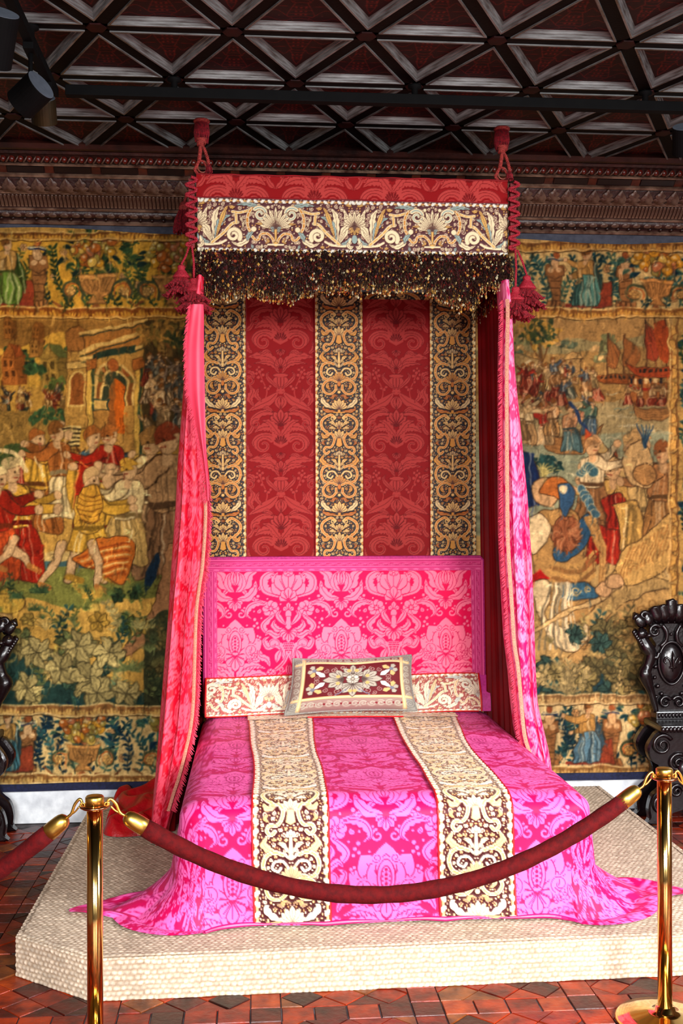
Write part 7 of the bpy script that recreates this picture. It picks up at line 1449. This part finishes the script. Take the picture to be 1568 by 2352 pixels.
s4 = spotlight(PY(1572, 322, -1.32), (2.4, 0.0, 1.4), 0.055, 0.12, 'black spotlight under the far end of the long lighting track', True, None, None, 2.06, -1.325)
WARM = (1.0, 0.66, 0.26)
spot('spot_lamp_left', tuple(s2), (-1.20, 0.0, 2.35), 60, WARM, math.radians(58), 0.9, 0.05); spot('spot_lamp_low', tuple(s3), (-0.95, 0.0, 1.2), 22, WARM, math.radians(52), 0.9, 0.05); spot('spot_lamp_front', tuple(s1), (-1.5, -0.6, 0.6), 14, WARM, math.radians(50), 0.8, 0.05); spot('spot_lamp_right', tuple(s4), (2.2, 0.0, 2.0), 16, (1.0, 0.82, 0.55), math.radians(55), 0.9, 0.05)
# ------------------------------------------------------------------ carved chairs
m_wood = pm('polished_ebony_walnut', rgb(18, 7, 9), rgb(9, 4, 6), 9, 0.27, bump=0.12, bscale=60, spec=0.5, coat=0.1)
CHX, CHY = 2.305, -0.13
def ch(dx, ypx, y=CHY): return np.array([CHX+dx/417.0, y, PY(1545, ypx, -0.25)[2]])
def sph(c, rx, ry, rz, n=12, m=8, rot=None):
    v = []; f = []
    for i in range(m+1):
        a = PI*i/m
        for j in range(n): b = 2*PI*j/n; v.append((rx*math.sin(a)*math.cos(b), ry*math.sin(a)*math.sin(b), rz*math.cos(a)))
    for i in range(m):
        for j in range(n): f.append([i*n+j, (i+1)*n+j, (i+1)*n+(j+1) % n, i*n+(j+1) % n])
    V = np.array(v)
    if rot is not None: V = V@np.array(Matrix.Rotation(rot, 3, 'Y')).T
    return V+np.array(c), f
def slab(outline, y0, y1, bev=0.010):
    """extruded outline (list of x,z) with softened front edge; front at y1 (towards room, smaller y)"""
    P = np.array(outline); c = P.mean(0); n = len(P); I = c+(P-c)*(1-bev/0.2); v = [(p[0], y0, p[1]) for p in P]+[(p[0], y1+bev, p[1]) for p in P]+[(p[0], y1, p[1]) for p in I]
    f = [[i, (i+1) % n, n+(i+1) % n, n+i] for i in range(n)]+[[n+i, n+(i+1) % n, 2*n+(i+1) % n, 2*n+i] for i in range(n)]+[[2*n+i for i in range(n)], list(range(n))[::-1]]; return v, f
def volute(c, r, turns, sg, y, rad, a0=-PI/2, n=46): return [(c[0]+sg*(r*(1-0.82*t))*math.cos(a0+turns*2*PI*t), y-0.016*t, c[2]+(r*(1-0.82*t))*math.sin(a0+turns*2*PI*t)) for t in np.linspace(0, 1, n)], [rad*(1-0.55*t) for t in np.linspace(0, 1, n)]
def make_chair(label):
    th = thing('carved_chair', (CHX, CHY, 0.0), label, 'chair', 'carved chairs against the tapestries')
    yb = CHY+0.02; yf = CHY-0.035
    half = [(0, 1428), (-30, 1430), (-50, 1438), (-48, 1462), (-36, 1484), (-50, 1500), (-62, 1535), (-58, 1570), (-46, 1600), (-38, 1625), (-33, 1650), (0, 1652)]
    oc = np.array([(ch(dx, y)[0], ch(dx, y)[2]) for dx, y in half]); ol = spl(oc, 46); full = list(ol)+[(2*CHX-p[0], p[1]) for p in ol[::-1][1:-1]]
    MB().add(*slab(full, yb, yf)).build('back_panel', m_wood, th)
    for k in range(-4, 5):                      # crest of leaf lobes
        x = k*19.5; top = 1382+abs(k)**1.5*5.2+(6 if k % 2 else 0); L_ = 26; a, b = ch(x*0.80, 1432+abs(k)*1.2, yf-0.004), ch(x*1.06, top, yf-0.012); tip = ch(x*1.13, top-3+abs(k)*1.5, yf-0.034)
        MB().add(*tube([a, (a+b)/2+np.array([0, -0.014, 0]), b, tip], [0.014, 0.024, 0.023, 0.007], 12, flat=1.5)).build('crest_leaf', m_wood, th, True)
    for s in (-1, 1):
        p, r = volute(ch(s*-66+0, 1416, yf), 0.030, 1.2, s, yf-0.01, 0.016); MB().add(*tube(p, r, 8)).build('crest_scroll', m_wood, th, True)
        MB().add(*tube([ch(s*76, 1420, yf), ch(s*86, 1416, yf-0.01), ch(s*92, 1424, yf-0.02)], [0.012, 0.022, 0.006], 8)).build('crest_leaf', m_wood, th, True)
    MB().add(*tube([ch(dx, 1432-0.0016*(50-abs(dx))*50*0.1, yf-0.004) for dx in np.linspace(-52, 52, 22)], 0.010, 8)).build('crest_rail', m_wood, th, True)
    for s in (-1, 1):
        p, r = volute(ch(s*-40, 1452, yf), 0.036, 1.3, s, yf-0.012, 0.013, 0.6); MB().add(*tube(p, r, 8)).build('scroll', m_wood, th, True)
        MB().add(*tube(spl([ch(s*-22, 1438, yf-0.01), ch(s*-12, 1455, yf-0.016), ch(s*-14, 1475, yf-0.014), ch(s*-26, 1488, yf-0.008)], 16), [0.012]*16, 8)).build('strapwork', m_wood, th, True)
        # rampant side figure: mane head, chest, hip, tapering leg
        body = spl([ch(s*72, 1466, yf-0.01), ch(s*62, 1488, yf-0.02), ch(s*52, 1505, yf-0.022), ch(s*58, 1530, yf-0.02), ch(s*66, 1548, yf-0.02), ch(s*60, 1568, yf-0.018), ch(s*50, 1592, yf-0.012), ch(s*42, 1618, yf-0.008), ch(s*36, 1640, yf-0.004)], 40); rr = np.interp(np.linspace(0, 1, 40), [0, 0.12, 0.27, 0.4, 0.52, 0.62, 0.75, 0.9, 1], [0.030, 0.038, 0.034, 0.030, 0.042, 0.034, 0.022, 0.018, 0.014]); fg = MB().add(*tube(body, rr, 12)).build('side_figure', m_wood, th, True)
        MB().add(*sph(ch(s*74, 1457, yf-0.022), 0.036, 0.036, 0.034)).build('head', m_wood, fg, True); MB().add(*sph(ch(s*60, 1460, yf-0.046), 0.020, 0.022, 0.015)).build('muzzle', m_wood, fg, True)
        for k in range(9):
            a = k/8; c0 = ch(s*(88-26*a), 1448+40*a, yf-0.02); MB().add(*tube([c0, c0+np.array([s*0.012, -0.014, -0.012]), c0+np.array([s*0.006, -0.006, -0.036])], [0.011, 0.012, 0.003], 6)).build('mane_lock', m_wood, fg, True)
        MB().add(*tube(spl([ch(s*54, 1508, yf-0.03), ch(s*40, 1512, yf-0.04), ch(s*34, 1500, yf-0.04)], 12), [0.017, 0.016, 0.015, 0.015, 0.014, 0.014, 0.013, 0.012, 0.012, 0.012, 0.012, 0.012], 8)).build('paw', m_wood, fg, True)
        for (dx, y, r) in ((38, 1535, 0.014), (40, 1560, 0.012), (33, 1580, 0.014), (24, 1598, 0.013), (14, 1606, 0.012), (36, 1605, 0.010), (43, 1520, 0.010)): MB().add(*sph(ch(s*dx, y, yf-0.008), r, r, r, 10, 6)).build('boss', m_wood, th, True)
        p, r = volute(ch(s*-16, 1618, yf), 0.034, 1.3, s, yf-0.010, 0.012, 0.4); MB().add(*tube(p, r, 8)).build('scroll', m_wood, th, True)
    # oval shield with a lily
    sc = ch(0, 1527, yf); n = 30; ringp = [(sc[0]+0.074*math.cos(t)*(1-0.16*max(0, -math.sin(t))**2), sc[1]-0.012, sc[2]+0.118*math.sin(t)) for t in np.linspace(0, 2*PI, 41)[:-1]]
    sh = MB().add(*sph((sc[0], sc[1]+0.006, sc[2]), 0.070, 0.036, 0.112, 26, 16)).build('shield', m_wood, th, True); MB().add(*tube(ringp, 0.0075, 8, closed=True)).build('shield_rim', m_wood, sh, True)
    fy = sc[1]-0.032
    MB().add(*tube(spl([(sc[0], fy+0.006, sc[2]-0.045), (sc[0], fy, sc[2]), (sc[0], fy, sc[2]+0.04), (sc[0], fy+0.008, sc[2]+0.07)], 14), [0.005, 0.007, 0.010, 0.012, 0.014, 0.015, 0.016, 0.016, 0.015, 0.013, 0.010, 0.008, 0.005, 0.002], 8, flat=0.6)).build('lily', m_wood, sh, True)
    for s in (-1, 1): MB().add(*tube(spl([(sc[0]+s*0.006, fy+0.004, sc[2]-0.03), (sc[0]+s*0.014, fy, sc[2]+0.01), (sc[0]+s*0.034, fy+0.006, sc[2]+0.034), (sc[0]+s*0.044, fy+0.014, sc[2]+0.012), (sc[0]+s*0.034, fy+0.008, sc[2]-0.002)], 18), [0.006]*10+[0.008]*5+[0.006]*3, 8)).build('lily', m_wood, sh, True)
    MB().add(*tube([(sc[0]-0.022, fy+0.003, sc[2]-0.022), (sc[0]+0.022, fy+0.003, sc[2]-0.022)], 0.006, 8)).build('lily', m_wood, sh, True)
    MB().add(*sph(ch(0, 1460, yf-0.004), 0.010, 0.010, 0.010, 10, 6)).build('boss', m_wood, th, True)
    z0 = ch(0, 1640)[2]; MB().add(*box(CHX-0.095, CHX+0.095, yf-0.03, yb, z0-0.045, z0+0.005, 0.008)).build('back_foot', m_wood, th)
    for k in range(9): MB().add(*sph((CHX-0.08+k*0.02, yf-0.032, z0-0.018), 0.009, 0.008, 0.014, 8, 6)).build('gadroon', m_wood, th, True)
    zs_ = ch(0, 1657)[2]                        # seat
    MB().add(*box(CHX-0.135, CHX+0.135, CHY-0.245, yb+0.01, zs_-0.040, zs_, 0.012)).build('seat', m_wood, th)
    for k in range(13): MB().add(*sph((CHX-0.126+k*0.021, CHY-0.247, zs_-0.020), 0.012, 0.010, 0.016, 8, 6)).build('seat_moulding', m_wood, th, True)
    for yy, nm in ((CHY-0.190, 'front_board'), (CHY-0.01, 'rear_board')):   # scrolled boards in place of legs
        hb = [(0, 1672), (-52, 1674), (-70, 1690), (-82, 1715), (-74, 1742), (-52, 1756), (-44, 1780), (-52, 1806), (-72, 1826), (-80, 1856), (-78, 1880), (-84, 1893), (-40, 1893), (-30, 1872), (0, 1862)]
        ob = spl([(CHX+dx/417.0, zs_-0.03-(zs_-0.03)*(y-1672)/221.0) for dx, y in hb], 60); fb = list(ob)+[(2*CHX-p[0], p[1]) for p in ob[::-1][1:-1]]; bd = MB().add(*slab(fb, yy+0.03, yy-0.02)).build(nm, m_wood, th)
        if nm == 'front_board':
            for s in (-1, 1):
                for (dx, fz, r, t0) in ((-50, 0.80, 0.058, 0.5), (-50, 0.20, 0.050, 2.0), (-14, 0.62, 0.050, 1.0), (-18, 0.34, 0.036, 0.0)):
                    p, r_ = volute((CHX+s*dx/417.0, 0, zs_*fz), r, 1.6, s, yy-0.026, 0.012, t0); MB().add(*tube(p, r_, 8)).build('volute', m_wood, bd, True)
            MB().add(*sph((CHX, yy-0.03, zs_*0.55), 0.045, 0.03, 0.06, 14, 10)).build('mask_boss', m_wood, bd, True)
    return th
chair = make_chair('dark carved wooden chair with a lily shield before the harbour tapestry')
def copy_tree(o, parent=None):
    c = o.copy(); COL.objects.link(c); c.parent = parent
    for chd in list(o.children): copy_tree(chd, c)
    return c
c2 = copy_tree(chair); c2['label'] = 'dark carved wooden chair mostly cut off before the portal tapestry'; c2.location = (float(PY(-66, 1500, -0.25)[0]), CHY, 0.0)
